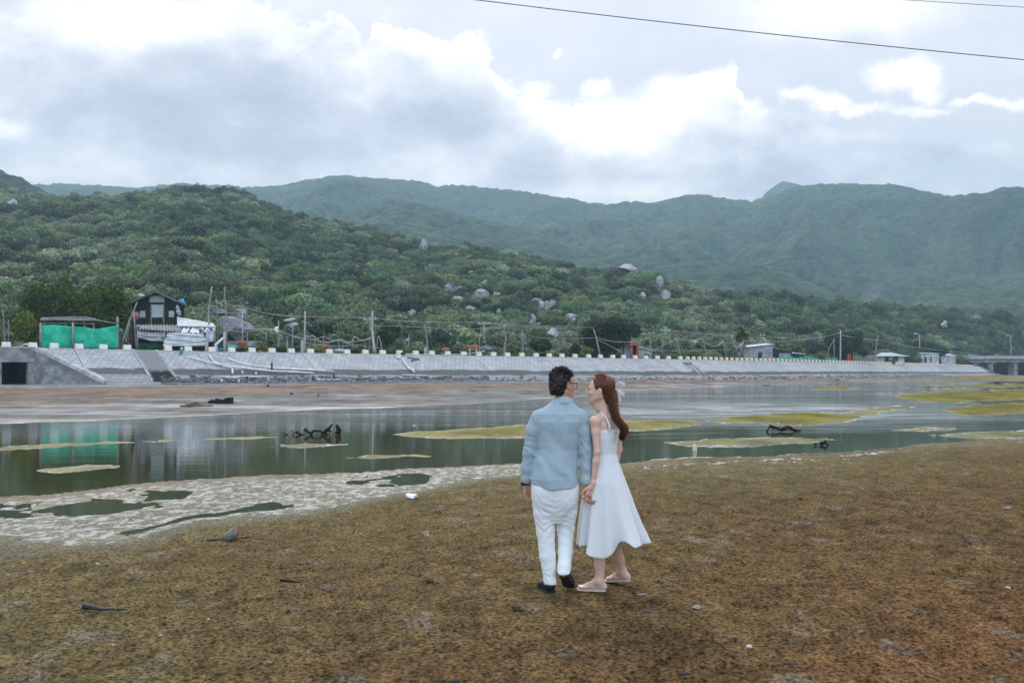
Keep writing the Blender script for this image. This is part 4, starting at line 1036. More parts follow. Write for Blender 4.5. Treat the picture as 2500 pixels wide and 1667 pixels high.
def frame(f, up=(0, 0, 1)):
    f = Vector(f).normalized(); u = Vector(up); r = f.cross(u).normalized(); u = r.cross(f).normalized(); return r, f, u   # right, forward, up
def skin_mat(name, base, warm):
    n = NT(name); c = n.attr('tone', 'Color'); f = n.noise(n.coord(), 60, 4, .6)
    c = n.mix(n.m('MULTIPLY', f, .12), c, warm); n.set(c, .48, .35); n.p.inputs['Subsurface Weight'].default_value = .12; n.p.inputs['Subsurface Radius'].default_value = (.02, .008, .004)
    n.p.inputs['Subsurface Scale'].default_value = .4; return n.mat
def cloth_mat(name, col, weave=420, var=.12, trans=0.0):
    n = NT(name); v = n.coord(); f = n.noise(v, weave, 3, .7); g = n.noise(v, 9, 4, .6)
    d = tuple(x * (1 - var) for x in col); l = tuple(min(1, x * (1 + var)) for x in col)
    c = n.mix(n.m('ADD', n.m('MULTIPLY', f, .7), n.m('MULTIPLY', g, .3)), d, l)
    h = n.m('ADD', n.m('MULTIPLY', n.noise(n.mapv(v, (1, 1, .55)), 26, 5, .6), 1.0), n.m('MULTIPLY', f, .12)); n.bump(h, .55, .012)
    n.set(c, .88, .15); n.p.inputs['Sheen Weight'].default_value = .15
    if trans:
        tr = n.N.new('ShaderNodeBsdfTranslucent'); n.L.new(c, tr.inputs[0]); ms = n.N.new('ShaderNodeMixShader'); ms.inputs[0].default_value = trans
        n.L.new(n.p.outputs[0], ms.inputs[1]); n.L.new(tr.outputs[0], ms.inputs[2]); n.L.new(ms.outputs[0], n.out.inputs[0])
    return n.mat
def hair_mat(name, a, b, trans=.25):
    n = NT(name); t = n.attr('lv'); c = n.mix(t, a, b); n.set(c, .38, .45); n.p.inputs['Anisotropic'].default_value = .5
    tr = n.N.new('ShaderNodeBsdfTranslucent'); n.L.new(n.mix(.5, c, b), tr.inputs[0]); ms = n.N.new('ShaderNodeMixShader'); ms.inputs[0].default_value = trans
    n.L.new(n.p.outputs[0], ms.inputs[1]); n.L.new(tr.outputs[0], ms.inputs[2]); n.L.new(ms.outputs[0], n.out.inputs[0]); return n.mat
def strands(paths, r0, lv):
    """three sided tapering strands along the given point lists -> arrays"""
    VV, FF, LL = [], [], []; o = 0
    for p, r, l in zip(paths, r0, lv):
        p = np.array(p); t = np.gradient(p, axis=0); t /= np.linalg.norm(t, axis=1)[:, None] + 1e-9
        u = np.cross(t, [.3, .5, .81]); u /= np.linalg.norm(u, axis=1)[:, None] + 1e-9; w = np.cross(t, u); m = len(p)
        tp = r * np.clip(np.linspace(1.0, .12, m) * 1.1, 0, 1)
        for k in range(3):
            a = 2.0944 * k; VV.append(p + (u * math.cos(a) + w * math.sin(a)) * tp[:, None])
        for i in range(m - 1):
            for k in range(3):
                k2 = (k + 1) % 3; FF.append((o + k * m + i, o + k2 * m + i, o + k2 * m + i + 1, o + k * m + i + 1))
        LL += [l] * (3 * m); o += 3 * m
    return np.concatenate(VV), np.array(FF), np.array(LL)

def head(fd, c, fwd, s=1.0, female=False, up=(0, 0, 1)):
    """skull, face, ears grown into the field; c = centre of the skull, returns local->world"""
    r, f, u = frame(fwd, up); M = np.array([[r.x, f.x, u.x], [r.y, f.y, u.y], [r.z, f.z, u.z]])
    def W(x, y, z): return np.array(c) + (M @ np.array([x, y, z])) * s
    fd.ell(W(0, -.012, .018), np.array((.074, .096, .090)) * s, M, .01)            # cranium
    fd.ell(W(0, .030, -.035), np.array((.060, .062, .080)) * s, M, .03)            # face mass
    for sx in (-1, 1):
        fd.cap(W(sx * .056, -.005, -.055), W(sx * .016, .066, -.098), .020 * s, .017 * s, .022)     # jaw line
        fd.ell(W(sx * .040, .062, -.032), np.array((.020, .018, .016)) * s, M, .018)                # cheek
        fd.cap(W(sx * .014, .084, .012), W(sx * .042, .072, .010), .010 * s, .009 * s, .012)        # brow
        fd.ell(W(sx * .032, .082, -.006), np.array((.014, .010, .008)) * s, M, .008, 'd')           # eye socket
        fd.ell(W(sx * .031, .074, -.006), np.array((.012, .010, .010)) * s, M, .003)                # eyeball / lid
        # ear: a cupped shell
        fd.ell(W(sx * .078, -.010, -.012), np.array((.009, .019, .031)) * s, M, .006)
        fd.ell(W(sx * .087, -.004, -.010), np.array((.006, .010, .019)) * s, M, .004, 'd')
        fd.ell(W(sx * .076, .0, -.038), np.array((.006, .009, .009)) * s, M, .006)
    fd.ell(W(0, .078, -.096), np.array((.021, .016, .015)) * s, M, .014)           # chin
    fd.cap(W(0, .088, .006), W(0, .112 if not female else .108, -.034), .0075 * s, .0105 * s, .010)  # nose
    for sx in (-1, 1): fd.ell(W(sx * .010, .098, -.038), np.array((.008, .010, .007)) * s, M, .006)
    fd.ell(W(0, .091, -.062), np.array((.021, .011, .0065)) * s, M, .006)          # upper lip
    fd.ell(W(0, .089, -.073), np.array((.018, .010, .0065)) * s, M, .006)          # lower lip
    fd.ell(W(0, .103, -.0675), np.array((.022, .007, .0016)) * s, M, .003, 'd')
    return W
def hand(fd, wrist, dirv, palm_n, thumb_side, curl=(.5, .6, .7, .8), size=1.0, spread=.10, thumb=.4):
    """palm with five fingers. dirv: wrist to knuckles; palm_n: palm normal (fingers curl toward it); thumb_side: unit vector"""
    d = Vector(dirv).normalized(); pn = Vector(palm_n); pn = (pn - d * pn.dot(d)).normalized(); ts = d.cross(pn); 
    if ts.dot(Vector(thumb_side)) < 0: ts = -ts
    w = Vector(wrist); S = size
    P = lambda a, b, c=0: np.array(w + d * (a * S) + ts * (b * S) + pn * (c * S))
    fd.cap(P(-.02, 0), P(.02, 0), .024 * S, .022 * S, .012)
    for b in (-.026, -.009, .009, .026):
        fd.cap(P(.012, b * .55), P(.082 - abs(b - .008) * .25, b), .0125 * S, .0105 * S, .010)
    fd.ell(P(.032, .020, .008), np.array((.017, .017, .017)) * S, None, .012)
    L = ((.043, .025, .020), (.047, .029, .021), (.044, .027, .020), (.034, .020, .018))
    for k, b in enumerate((.027, .009, -.009, -.026)):
        p = w + d * (.084 - abs(b - .008) * .25) * S + ts * b * S; a = curl[k] * .55; dirc = (d + ts * (b * spread * 12)).normalized()
        r = (.0088, .0092, .0088, .0078)[k] * S
        for j in range(3):
            q = (dirc * math.cos(a) + pn * math.sin(a)).normalized(); e = p + q * L[k][j] * S
            fd.cap(np.array(p), np.array(e), r, r * .92, .004); p = e; r *= .92; a += curl[k] * (.95, .8, .6)[j]
    p = w + d * .022 * S + ts * .026 * S; a = thumb
    q = (d * .75 + ts * .62 + pn * .25 * a).normalized(); e = p + q * .036 * S; fd.cap(np.array(p), np.array(e), .0125 * S, .0105 * S, .008); p = e
    q = (d * .93 + ts * .22 + pn * (.35 * a)).normalized(); e = p + q * .030 * S; fd.cap(np.array(p), np.array(e), .0102 * S, .0095 * S, .004); p = e
    q = (d * .95 + pn * (.4 * a)).normalized(); e = p + q * .024 * S; fd.cap(np.array(p), np.array(e), .0095 * S, .008 * S, .004)
def paint(V, base, spots):
    c = np.tile(np.array(base, float), (len(V), 1))
    for p, rad, col, k in spots:
        rad = np.array(rad) if hasattr(rad, '__len__') else np.array([rad] * 3)
        w = np.exp(-(((V - np.array(p)) / rad) ** 2).sum(1)) * k; c = c * (1 - w[:, None]) + np.array(col) * w[:, None]
    return c
GP = .078
def pz(py): return (1445 - py) / 318.0

# ---------------------------------------------------------------- the man
M_SKIN = skin_mat('skin', None, (.42, .20, .13))
def make_man():
    bx = (1355 - 1250) / F * 7.65; root = empty('person', (bx, 7.65, GP))
    tag(root, 'person seen from behind in a light blue shirt and white trousers, looking right', 'person')
    H = .004
    hc = (.058, .022, 1.600); fwd = (.76, .65, -.03)
    fd = Field((-.30, -.20, -.01), (.34, .30, 1.80), H)
    Wd = head(fd, hc, fwd, 1.03)
    fd.cap((.060, .005, 1.40), (.060, .012, 1.545), .060, .054, .02)
    fd.cap((.075, .045, 1.47), Wd(0, .045, -.085), .045, .035, .03)
    # trunk and limbs under the clothes
    fd.column([(.80, 0, 0, .150, .105), (.95, 0, 0, .150, .105), (1.08, .02, 0, .132, .09), (1.25, .025, 0, .150, .10), (1.38, .036, 0, .165, .09), (1.43, .05, 0, .09, .06)], .03)
    LS, LE, LW = (-.130, .0, 1.345), (-.194, .012, 1.075), (-.222, .030, .845)
    RS, RE, RW = (.198, .0, 1.348), (.238, -.020, 1.09), (.234, -.055, .835)
    fd.chain([(.03, 0, 1.40), LS, LE, LW], [.05, .045, .036, .027], .02); fd.chain([(.03, 0, 1.40), RS, RE, RW], [.05, .045, .036, .027], .02)
    fd.chain([(-.085, 0, .84), (-.072, .005, .46), (-.045, .0, .08)], [.075, .050, .036], .02)
    fd.chain([(.085, 0, .84), (.083, .06, .47), (.062, -.050, .17)], [.075, .050, .036], .02)
    fd.chain([(-.045, 0, .07), (-.075, .16, .035)], [.032, .026], .02); fd.chain([(.064, -.050, .165), (.096, .036, .112)], [.028, .024], .02)
    hand(fd, (-.224, .033, .825), (.06, .08, -1), (.88, -.42, 0), (.3, .9, 0), (.55, .65, .8, .95), 1.06)
    hand(fd, (.238, -.056, .815), (.10, -.04, -1), (.55, -.83, .0), (.83, .55, 0), (1.0, 1.05, 1.1, 1.15), 1.0, thumb=.6)
    V, Fc = fd.mesh(1)
    skin = (.48, .27, .185); red = (.50, .17, .12)
    sp = [(Wd(0, .095, -.067), .014, (.42, .14, .12), .6), (Wd(.078, -.01, -.01), .03, red, .45), (Wd(.055, .04, -.03), .035, (.50, .24, .15), .5), ((-.22, .03, .72), .06, red, .5), ((.25, -.06, .73), .05, red, .4)]
    for sx in (-1, 1): sp += [(Wd(sx * .030, .084, -.006), .007, (.02, .015, .012), .9), (Wd(sx * .030, .084, .016), (.016, .016, .005), (.03, .02, .015), .9)]
    np_mesh('body', V, Fc, M_SKIN, root, True, {'tone': paint(V, skin, sp)})
    # ---- shirt
    fs = Field((-.34, -.24, .74), (.36, .26, 1.56), .0045)
    fs.column([(.79, -.002, -.012, .190, .142), (.88, -.004, -.014, .188, .140), (1.0, .004, -.008, .166, .124), (1.10, .016, -.002, .150, .114), (1.22, .024, 0, .160, .118), (1.31, .030, -.004, .180, .118), (1.37, .036, -.002, .160, .104), (1.415, .046, 0, .108, .085), (1.452, .056, .004, .078, .073), (1.475, .061, .008, .069, .067)], .015, pw=2.25)
    fs.cap((.045, .004, 1.436), (-.112, -.002, 1.350), .050, .050, .05); fs.cap((.065, .004, 1.436), (.180, -.002, 1.352), .050, .050, .05)
    fs.chain([LS, (-.17, .004, 1.24), LE, (-.216, .02, .95), LW], [.057, .055, .049, .044, .039], .026)
    fs.chain([RS, (.226, -.008, 1.24), RE, (.240, -.036, .96), RW], [.057, .055, .049, .044, .039], .026)
    fs.cut(lambda X, Y, Z: np.where((X > -.205 + (Z - .8) * .02) & (X < .198), (.812 + .045 * np.clip(np.abs(X) / .18, 0, 1) ** 2 - .012 * (Y < -.05)) - Z, -1))
    fs.cut(lambda X, Y, Z: np.where(X < -.19, .852 - Z, np.where(X > .20, .842 - Z, -1)))
    def folds(x, y, z):
        arm = (np.abs(x - .02) > .175)
        back = .0075 * fbm(x * 10 + z * 7, z * 5 - x * 6, y * 3 + .5, oct=3, seed=601) + .0050 * np.sin((z * 14 + x * 20 + 3 * fbm(x * 5, z * 5, .5, oct=2, seed=605)) * 2) * sstep(1.25 - z, 0, .25)
        slv =   .0026 * np.sin(z * 95 + x * 60 + 9 * vnoise(x * 12, z * 12, y * 12 + .5, 611)) * (np.exp(-((z - 1.07) / .13) ** 2) + .5 * np.exp(-((z - .88) / .05) ** 2)) +   .0036 * fbm(x * 14, z * 16, y * 14 + .5, oct=3, seed=615)
        seam = -.0022 * np.exp(-((z - 1.372) / .004) ** 2) * (y < 0) * (~arm)
        pleat = .004 * np.sin(x * 46) * np.exp(-((x - .03) / .06) ** 2) * sstep(z, 1.0, 1.15) * sstep(1.36 - z, 0, .05) * (y < 0)
        arms = -.003 * np.exp(-((np.abs(x - .033) - .150) / .006) ** 2) * (z > 1.2)
        return np.where(arm, slv, back) + seam + pleat + arms
    fs.disp(folds)
    V, Fc = fs.mesh(1)
    n = cloth_mat('chambray', (.315, .41, .46), 380, .16)
    sh = np_mesh('shirt', V, Fc, n, root, True)
    # collar: a folded band round the neck
    VV, FF = [], []; nn = 40
    prof = [(.068, 1.452), (.067, 1.478), (.066, 1.499), (.069, 1.503), (.075, 1.494), (.084, 1.464), (.088, 1.448), (.083, 1.446)]
    for i in range(nn):
        a = 2 * math.pi * i / nn; rise = .008 * math.cos(a - math.pi / 2 - math.pi)
        for r, z in prof: VV.append((.060 + r * math.cos(a), .010 + r * math.sin(a) * .98, z + rise - .010 + .003 * math.sin(3 * a)))
    m = len(prof)
    for i in range(nn):
        for k in range(m - 1): FF.append((i * m + k, ((i + 1) % nn) * m + k, ((i + 1) % nn) * m + k + 1, i * m + k + 1))
    np_mesh('collar', VV, FF, n, sh, True)
    for name, c, dv, r in (('cuff', Vector(LW), Vector(LE) - Vector(LW), .044), ('cuff', Vector(RW), Vector(RE) - Vector(RW), .044)):
        dv.normalize(); b = MB(); b.tube([c - dv * .004, c + dv * .0, c + dv * .055, c + dv * .06], [r - .004, r, r + .001, r - .004], 22); b.build(name, n, sh, True)
    M_BTN = simple('button', (.62, .66, .68), .4, .1); b = MB()
    for q in ((.228, -.103, .862), (.232, -.100, .885)): b.tube([q, (q[0], q[1] - .005, q[2])], .006, 10)
    b.build('button', M_BTN, sh)
    # ---- trousers
    ft = Field((-.24, -.22, .03), (.24, .24, .96), .0045)
    ft.column([(.54, 0, 0, .060, .050), (.61, 0, 0, .115, .088), (.67, 0, -.003, .148, .099), (.73, 0, -.006, .163, .110), (.80, 0, -.008, .168, .118), (.95, 0, 0, .160, .118)], .03, pw=2.3)
    for sx in (-1, 1): ft.ell((sx * .076, -.040, .800), (.088, .078, .160), None, .07)
    ft.chain([(-.086, -.004, .76), (-.083, .0, .62), (-.072, .008, .47), (-.058, .0, .28), (-.034, -.004, .10), (-.028, -.006, .078)], [.096, .083, .068, .060, .051, .053], .016)
    ft.chain([(.090, -.004, .76), (.090, .022, .62), (.085, .050, .47), (.081, .008, .31), (.070, -.050, .21), (.066, -.066, .165)], [.094, .080, .064, .055, .050, .054], .016)
    ft.cut(lambda X, Y, Z: np.where(X < .012, .062 - Z - (Y + .0) * .12, (.176 - Z) + .30 * (Y + .05)) if True else 0)
    def tf(x, y, z):
        w = .0036 * fbm(x * 9, z * 11, y * 9 + .5, oct=3, seed=631)
        knee = .0024 * np.sin(z * 110 + x * 30 + 10 * vnoise(x * 11, z * 10, y * 11 + .5, 635)) * (np.exp(-((z - .49) / .10) ** 2) + .9 * np.exp(-((z - .13) / .06) ** 2) + .6 * np.exp(-((z - .70) / .05) ** 2))
        thigh = .0016 * np.sin(z * 70 - np.abs(x) * 90 + 8 * vnoise(x * 12, z * 12, .5, 637)) * np.exp(-((z - .64) / .07) ** 2)
        seam = -.006 * np.exp(-((x - .004) / .006) ** 2) * (z > .62) * (y < 0)
        return w + knee + thigh + seam
    ft.disp(tf); V, Fc = ft.mesh(1)
    tr = np_mesh('trousers', V, Fc, cloth_mat('white_chino', (.76, .80, .83), 420, .06), root, True)
    # ---- shoes
    M_SHOE = simple('black_leather', (.012, .013, .015), .42, .3, 20); M_SOLE = simple('rubber_sole', (.030, .034, .036), .8, .3, 40, .4)
    def shoe(heel, toe, lift):
        heel = Vector(heel); toe = Vector(toe); f = (toe - heel).normalized(); r = f.cross(Vector((0, 0, 1))).normalized(); u = r.cross(f).normalized(); L = (toe - heel).length
        M = np.array([[r.x, f.x, u.x], [r.y, f.y, u.y], [r.z, f.z, u.z]]); P = lambda x, y, z: np.array(heel) + M @ np.array([x, y * L, z])
        lo = np.minimum(np.array(heel), np.array(toe)) - .12; hi = np.maximum(np.array(heel), np.array(toe)) + .14
        g = Field(lo, hi, .004)
        g.ell(P(0, .12, .045), (.036, .045, .050), M, .02); g.ell(P(0, .45, .036), (.040, .085, .040), M, .03); g.ell(P(.002, .75, .026), (.047, .070, .030), M, .03); g.cap(P(0, .08, .05), P(0, .12, .085), .036, .036, .02)
        g.cut(lambda X, Y, Z: -((X - heel.x) * u.x + (Y - heel.y) * u.y + (Z - heel.z) * u.z) + .012)
        V, Fc = g.mesh(2); o = np_mesh('shoe', V, Fc, M_SHOE, root, True)
        b = MB(); out = [(0, -.02, .036), (.25, 0, .037), (.5, 0, .041), (.78, 0, .049), (.95, 0, .034), (1.0, 0, .012)]
        ring = [(w, y) for y, _, w in [(q[0], 0, q[2]) for q in out]] + [(-w, y) for y, _, w in [(q[0], 0, q[2]) for q in out]][::-1]
        lo_ = [P(x, y, 0) for x, y in ring]; hi_ = [P(x, y, .016) for x, y in ring]; k = len(ring)
        b.add(lo_ + hi_, [tuple(range(k))[::-1], tuple(range(k, 2 * k))] + [(i, (i + 1) % k, (i + 1) % k + k, i + k) for i in range(k)]); b.build('sole', M_SOLE, o)
    shoe((-.032, -.030, .002), (-.105, .225, .004), 0); shoe((.064, -.062, .135), (.122, .110, .008), 1)
    # ---- watch and glasses
    b = MB(); c = Vector(LW) + Vector((-.002, .003, -.012)); b.tube([c + Vector((0, 0, .012)), c - Vector((0, 0, .012))], .036, 20, False); b.box(c + Vector((-.034, -.004, 0)), (.010, .030, .030)); w = b.build('wristwatch', simple('watch_strap', (.035, .018, .016), .5, .3, 30), root, True)
    M_GL = simple('black_frame', (.010, .010, .012), .3, .2, 20); b = MB()
    for sx in (-1, 1):
        pts = [Wd(sx * x, .104 - abs(x - .03) * .30, z) for x, z in ((.008, .010), (.056, .012), (.060, .006), (.054, -.024), (.046, -.030), (.016, -.030), (.008, -.022), (.008, .010))]
        b.tube(pts, .0030, 6); b.tube([Wd(sx * .058, .094, .008), Wd(sx * .083, .04, .010), Wd(sx * .084, -.012, .010), Wd(sx * .082, -.030, -.004)], [.0034, .0030, .0026, .002], 6)
    b.tube([Wd(-.010, .104, -.002), Wd(.010, .104, -.002)], .0025, 6); gl = b.build('glasses', M_GL, root, True)
    nl = NT('lens_glass'); nl.set((.9, .93, .95), .05, .5); nl.p.inputs['Alpha'].default_value = .25
    b = MB()
    for sx in (-1, 1):
        b.add([Wd(sx * x, .1035 - abs(x - .03) * .30, z) for x, z in ((.008, .010), (.056, .012), (.054, -.024), (.046, -.030), (.016, -.030), (.008, -.022))], [(0, 1, 2, 3, 4, 5)])
    b.build('lens', nl.mat, gl)
    # ---- hair: scalp mass plus short ruffled locks, cropped at neck and temples
    rs = np.random.RandomState(11); r, f, u = frame(fwd); M = np.array([[r.x, f.x, u.x], [r.y, f.y, u.y], [r.z, f.z, u.z]])
    fh = Field(np.array(hc) - .17, np.array(hc) + .17, .0045); fh.ell(Wd(0, -.016, .028), np.array((.081, .101, .096)), M, .01); fh.ell(Wd(0, -.050, -.030), np.array((.068, .062, .085)), M, .02)
    def cutface(X, Y, Z):
        q = np.stack([X - hc[0], Y - hc[1], Z - hc[2]], -1) @ M / 1.03; x, y, z = q[..., 0], q[..., 1], q[..., 2]
        return np.minimum(np.maximum(y - .030 - .35 * np.clip(z - .02, -.05, .1), .045 - z + 0 * y), 9) * 0 + np.maximum(np.minimum(y - (.012 + .0 * z), .060 - z), np.minimum(-.085 - z, 9)) * .7
    fh.cut(cutface); fh.disp(lambda x, y, z: .006 * fbm(x * 45, y * 45, z * 45, oct=3, seed=661)); V, Fc = fh.mesh(1)
    lv0 = np.clip(.15 + .2 * fbm(V[:, 0] * 50, V[:, 1] * 50, V[:, 2] * 50, oct=2, seed=671), 0, 1)
    paths, rr, ll = [], [], []
    q = (V - np.array(hc)) @ M / 1.03; nrm = V - np.array(Wd(0, -.016, .02)); nrm /= np.linalg.norm(nrm, axis=1)[:, None]
    pick = rs.choice(len(V), 2600, p=(.2 + np.clip(q[:, 2] + .03, 0, .1) * 9) / (.2 + np.clip(q[:, 2] + .03, 0, .1) * 9).sum())
    for i in pick:
        top = np.clip((q[i, 2] + .01) / .08, 0, 1); L = .005 + .017 * top * rs.uniform(.4, 1.3)
        sw = M @ np.array([rs.normal(0, .5), .35 + rs.normal(0, .5), .1]); dv = nrm[i] * (.55) + sw * .95 * top + np.array([0, 0, -.5]) * (1 - top); dv /= np.linalg.norm(dv)
        c2 = rs.normal(size=3) * .35; p0 = V[i] - nrm[i] * .004
        paths.append([p0, p0 + dv * L * .5, p0 + (dv + c2 * .5) * L * .85, p0 + (dv * .8 + c2) * L * 1.05]); rr.append(.0016 + .0016 * top); ll.append(np.clip(rs.normal(.3, .25), 0, 1))
    SV, SF, SL = strands(paths, rr, ll); off = len(V)
    np_mesh('hair', np.concatenate([V, SV]), np.concatenate([Fc, SF + off]), hair_mat('black_hair', (.008, .008, .010), (.055, .038, .032), .12), root, True, {'lv': np.concatenate([lv0, SL])})
    return root
make_man()
# ---------------------------------------------------------------- the woman
def make_woman():
    bx = (1480 - 1250) / F * 7.70; root = empty('person', (bx, 7.70, GP))
    tag(root, 'person in a sleeveless white midi dress with long brown hair, face turned left in profile', 'person')
    hc = (-.050, .0, 1.555); fwd = (-.97, .20, .06)
    fd = Field((-.28, -.26, -.01), (.28, .42, 1.72), .004)
    Wd = head(fd, hc, fwd, .93, True)
    f2 = Vector((-.76, .65, 0)); rt = Vector((f2.y, -f2.x, 0))      # torso facing, her right
    T = lambda a, b, z: (.0 + rt.x * a + f2.x * b, rt.y * a + f2.y * b, z)
    fd.cap(T(0, -.01, 1.34), (-.040, .004, 1.49), .050, .044, .02); fd.cap((-.06, .01, 1.42), Wd(0, .045, -.080), .036, .030, .025)
    yaw = math.atan2(rt.y, rt.x)
    fd.column([(.78, -.01, 0, .140, .105), (.90, -.012, 0, .142, .108), (1.06, -.014, 0, .100, .076), (1.20, -.008, 0, .118, .086), (1.29, -.002, 0, .128, .076), (1.345, 0, 0, .085, .055)], .03, yaw)
    LS, LE, LW = Vector((-.098, -.112, 1.316)), Vector((-.082, -.140, 1.085)), Vector((-.112, -.130, .850))
    RS, RE, RW = Vector(T(.150, 0, 1.318)), Vector(T(.205, .02, 1.08)), Vector(T(.20, .10, .86))
    fd.chain([T(-.05, 0, 1.345), LS], [.036, .041], .02); fd.chain([T(.05, 0, 1.345), RS], [.036, .041], .02)
    for S, E, Wr in ((LS, LE, LW), (RS, RE, RW)):
        fd.chain([S, S.lerp(E, .35), E, E.lerp(Wr, .3), Wr], [.037, .031, .0245, .026, .0185], .016)
    hand(fd, LW + Vector((-.006, -.004, -.018)), (-.30, .05, -1), (-.35, .93, 0), (-.9, -.3, 0), (.85, .9, .95, 1.0), .95, thumb=.8)
    hand(fd, RW, (.0, .2, -1), (-.5, .5, 0), f2, (.4, .5, .6, .7), .92)
    # legs; the right one steps through behind
    LA, RA = Vector((-.052, .0, .075)), Vector((.150, .235, .105))
    fd.chain([T(-.07, 0, .80), (-.070, -.01, .47), (-.056, .012, .335), (-.050, .006, .20), LA], [.085, .055, .053, .041, .033], .02)
    fd.chain([T(.07, 0, .80), (.045, .080, .48), (.078, .140, .34), (.120, .200, .21), RA], [.085, .055, .052, .040, .033], .02)
    def foot(A, heel, toe, lift=0.0):
        heel, toe = Vector(heel), Vector(toe); d = (toe - heel); L = d.length; d.normalize(); sd = Vector((0, 0, 1)).cross(d).normalized()
        fd.chain([A, heel + Vector((0, 0, .022))], [.033, .027], .02); fd.cap(A + d * .01, heel + d * L * .55 + Vector((0, 0, .030)), .032, .022, .025); fd.cap(heel + Vector((0, 0, .02)), heel + d * L * .7 + Vector((0, 0, .016)), .026, .024, .02)
        for k, (b, e, r) in enumerate(((-.024, .97, .0115), (-.008, .96, .0085), (.006, .93, .008), (.018, .89, .0078), (.029, .84, .0075))):
            fd.cap(heel + d * L * .62 + sd * b * .9 + Vector((0, 0, .018)), heel + d * L * e + sd * b + Vector((0, 0, .011)), .013, r, .006)
        return d, sd, L
    lf = foot(LA, (-.022, .0, .014), (-.215, .045, .012)); rf = foot(RA, (.185, .215, .045), (.030, .345, .016))
    V, Fc = fd.mesh(1)
    skin = (.62, .415, .325)
    sp = [(Wd(0, .092, -.063), (.016, .016, .008), (.55, .20, .20), .75), (Wd(0, .090, -.073), (.014, .014, .007), (.58, .24, .23), .7), (Wd(.045, .062, -.035), .028, (.66, .36, .30), .5), (Wd(-.045, .062, -.035), .028, (.66, .36, .30), .5),
          (Wd(-.08, -.01, -.01), .026, (.62, .32, .24), .4), (tuple(LW + Vector((-.05, 0, -.09))), .05, (.62, .34, .26), .5)]
    for sx in (-1, 1): sp += [(Wd(sx * .031, .084, -.007), (.010, .010, .0035), (.03, .02, .018), .95), (Wd(sx * .031, .086, .013), (.014, .014, .0035), (.10, .06, .045), .85)]
    np_mesh('body', V, Fc, skin_mat('fair_skin', None, (.60, .36, .28)), root, True, {'tone': paint(V, skin, sp)})
    # ---- dress: one loft from the neckline to the wind-blown hem
    nA = 220; rows = []
    prof = [  # z, cx, cy, a (across the body), b (front to back), turned by body yaw w, fold depth
        (1.262, -.004, .0, .121, .088, 1, 0), (1.24, -.006, .0, .123, .092, 1, 0), (1.18, -.010, 0, .121, .092, 1, .001), (1.12, -.014, 0, .112, .086, 1, .0015), (1.065, -.016, 0, .106, .082, 1, .002), (1.055, -.016, 0, .1085, .084, 1, .002), (1.00, -.014, 0, .122, .095, 1, .003),
        (.92, -.012, 0, .142, .117, .9, .006), (.84, -.010, 0, .158, .136, .7, .011), (.74, -.004, .01, .174, .156, .4, .020), (.62, .004, .02, .190, .176, .15, .032), (.50, .016, .03, .205, .190, 0, .052), (.40, .032, .04, .224, .206, 0, .062), (.325, .042, .045, .234, .216, 0, .074)]
    P = np.array(prof); zs = np.concatenate([np.linspace(1.262, 1.05, 22), np.linspace(1.04, .325, 64)])
    th = np.linspace(0, 2 * math.pi, nA, endpoint=False)
    VV = []; 
    for z in zs:
        I = lambda c: np.interp(-z, -P[:, 0], P[:, c])
        w = I(5); yw = yaw * w; a, b = I(3), I(4); k = np.clip((1.0 - z) / .68, 0, 1)
        fold = I(6) * (np.sin(th * 7 + 1.5 * np.sin(th * 2) + 2.2 * k + .8 * np.sin(th * 5)) * .55 + np.sin(th * 12 + 2 * k + 1.3) * .26 + .45 * np.sin(th * 5 + .7))
        tt = th - yw
        x = a * np.cos(tt); y = b * np.sin(tt); r = 1 + fold / a
        X = I(1) + (x * math.cos(yw) - y * math.sin(yw)) * r; Y = I(2) + (x * math.sin(yw) + y * math.cos(yw)) * r
        # wind lifts and draws the right side out
        g = np.clip(np.cos(th + .25), 0, 1) ** 1.6 * k ** 1.6
        X = X + g * .012; Z = z + g * .045 + .012 * np.sin(th * 7 + .5) * k ** 4 - .045 * np.exp(-((th - 4.42) / .30) ** 2) * k ** 2 + .085 * np.exp(-((th - 5.02) / .20) ** 2) * k ** 5 + .03 * np.exp(-((th - 3.6) / .3) ** 2) * k ** 3
        if z > 1.18:     # neckline: a straight back, peaked front
            tf = (z - 1.18) / .082; fr = np.clip((f2.x * np.cos(th) + f2.y * np.sin(th)), -1, 1); Z = Z + tf * (np.where(fr > .2, .035 * (fr - .2), -.012 * (fr < -.1)))
        # gathers at the waist seam and soft creasing across the bodice
        cr = .0016 * fbm(th * 5, z * 26 + 0 * th, .5, oct=3, seed=701) * (z > 1.0) + .004 * fbm(np.cos(th) * 3 + 9, np.sin(th) * 3 + z * 5, .5, oct=3, seed=703) * (z < 1.05)
        X = X + np.cos(th) * cr; Y = Y + np.sin(th) * cr
        VV.append(np.stack([X, Y, Z], 1))
    VV = np.concatenate(VV); nr = len(zs); i = np.arange(nr - 1)[:, None] * nA; j = np.arange(nA)[None, :]; j2 = (j + 1) % nA
    FF = np.stack([i + j, i + nA + j, i + nA + j2, i + j2], -1).reshape(-1, 4)
    M_DR = cloth_mat('white_muslin', (.82, .86, .88), 260, .07, .22)
    dr = np_mesh('dress', VV, FF, M_DR, root, True); sm = dr.modifiers.new('cloth_thickness', 'SOLIDIFY'); sm.thickness = .003; sm.offset = 1
    for s in (-1, 1):
        pts = [T(s * .070, -.084, 1.240), T(s * .072, -.078, 1.290), T(s * .074, -.046, 1.352), T(s * .076, .0, 1.374), T(s * .076, .045, 1.345), T(s * .072, .082, 1.27)]
        pp = []
        for q in range(len(pts) - 1):
            for t in (0, .5): pp.append(Vector(pts[q]).lerp(Vector(pts[q + 1]), t))
        pp.append(Vector(pts[-1])); b = MB(); b.tube(pp, .0075, 8); b.build('strap', M_DR, dr, True)
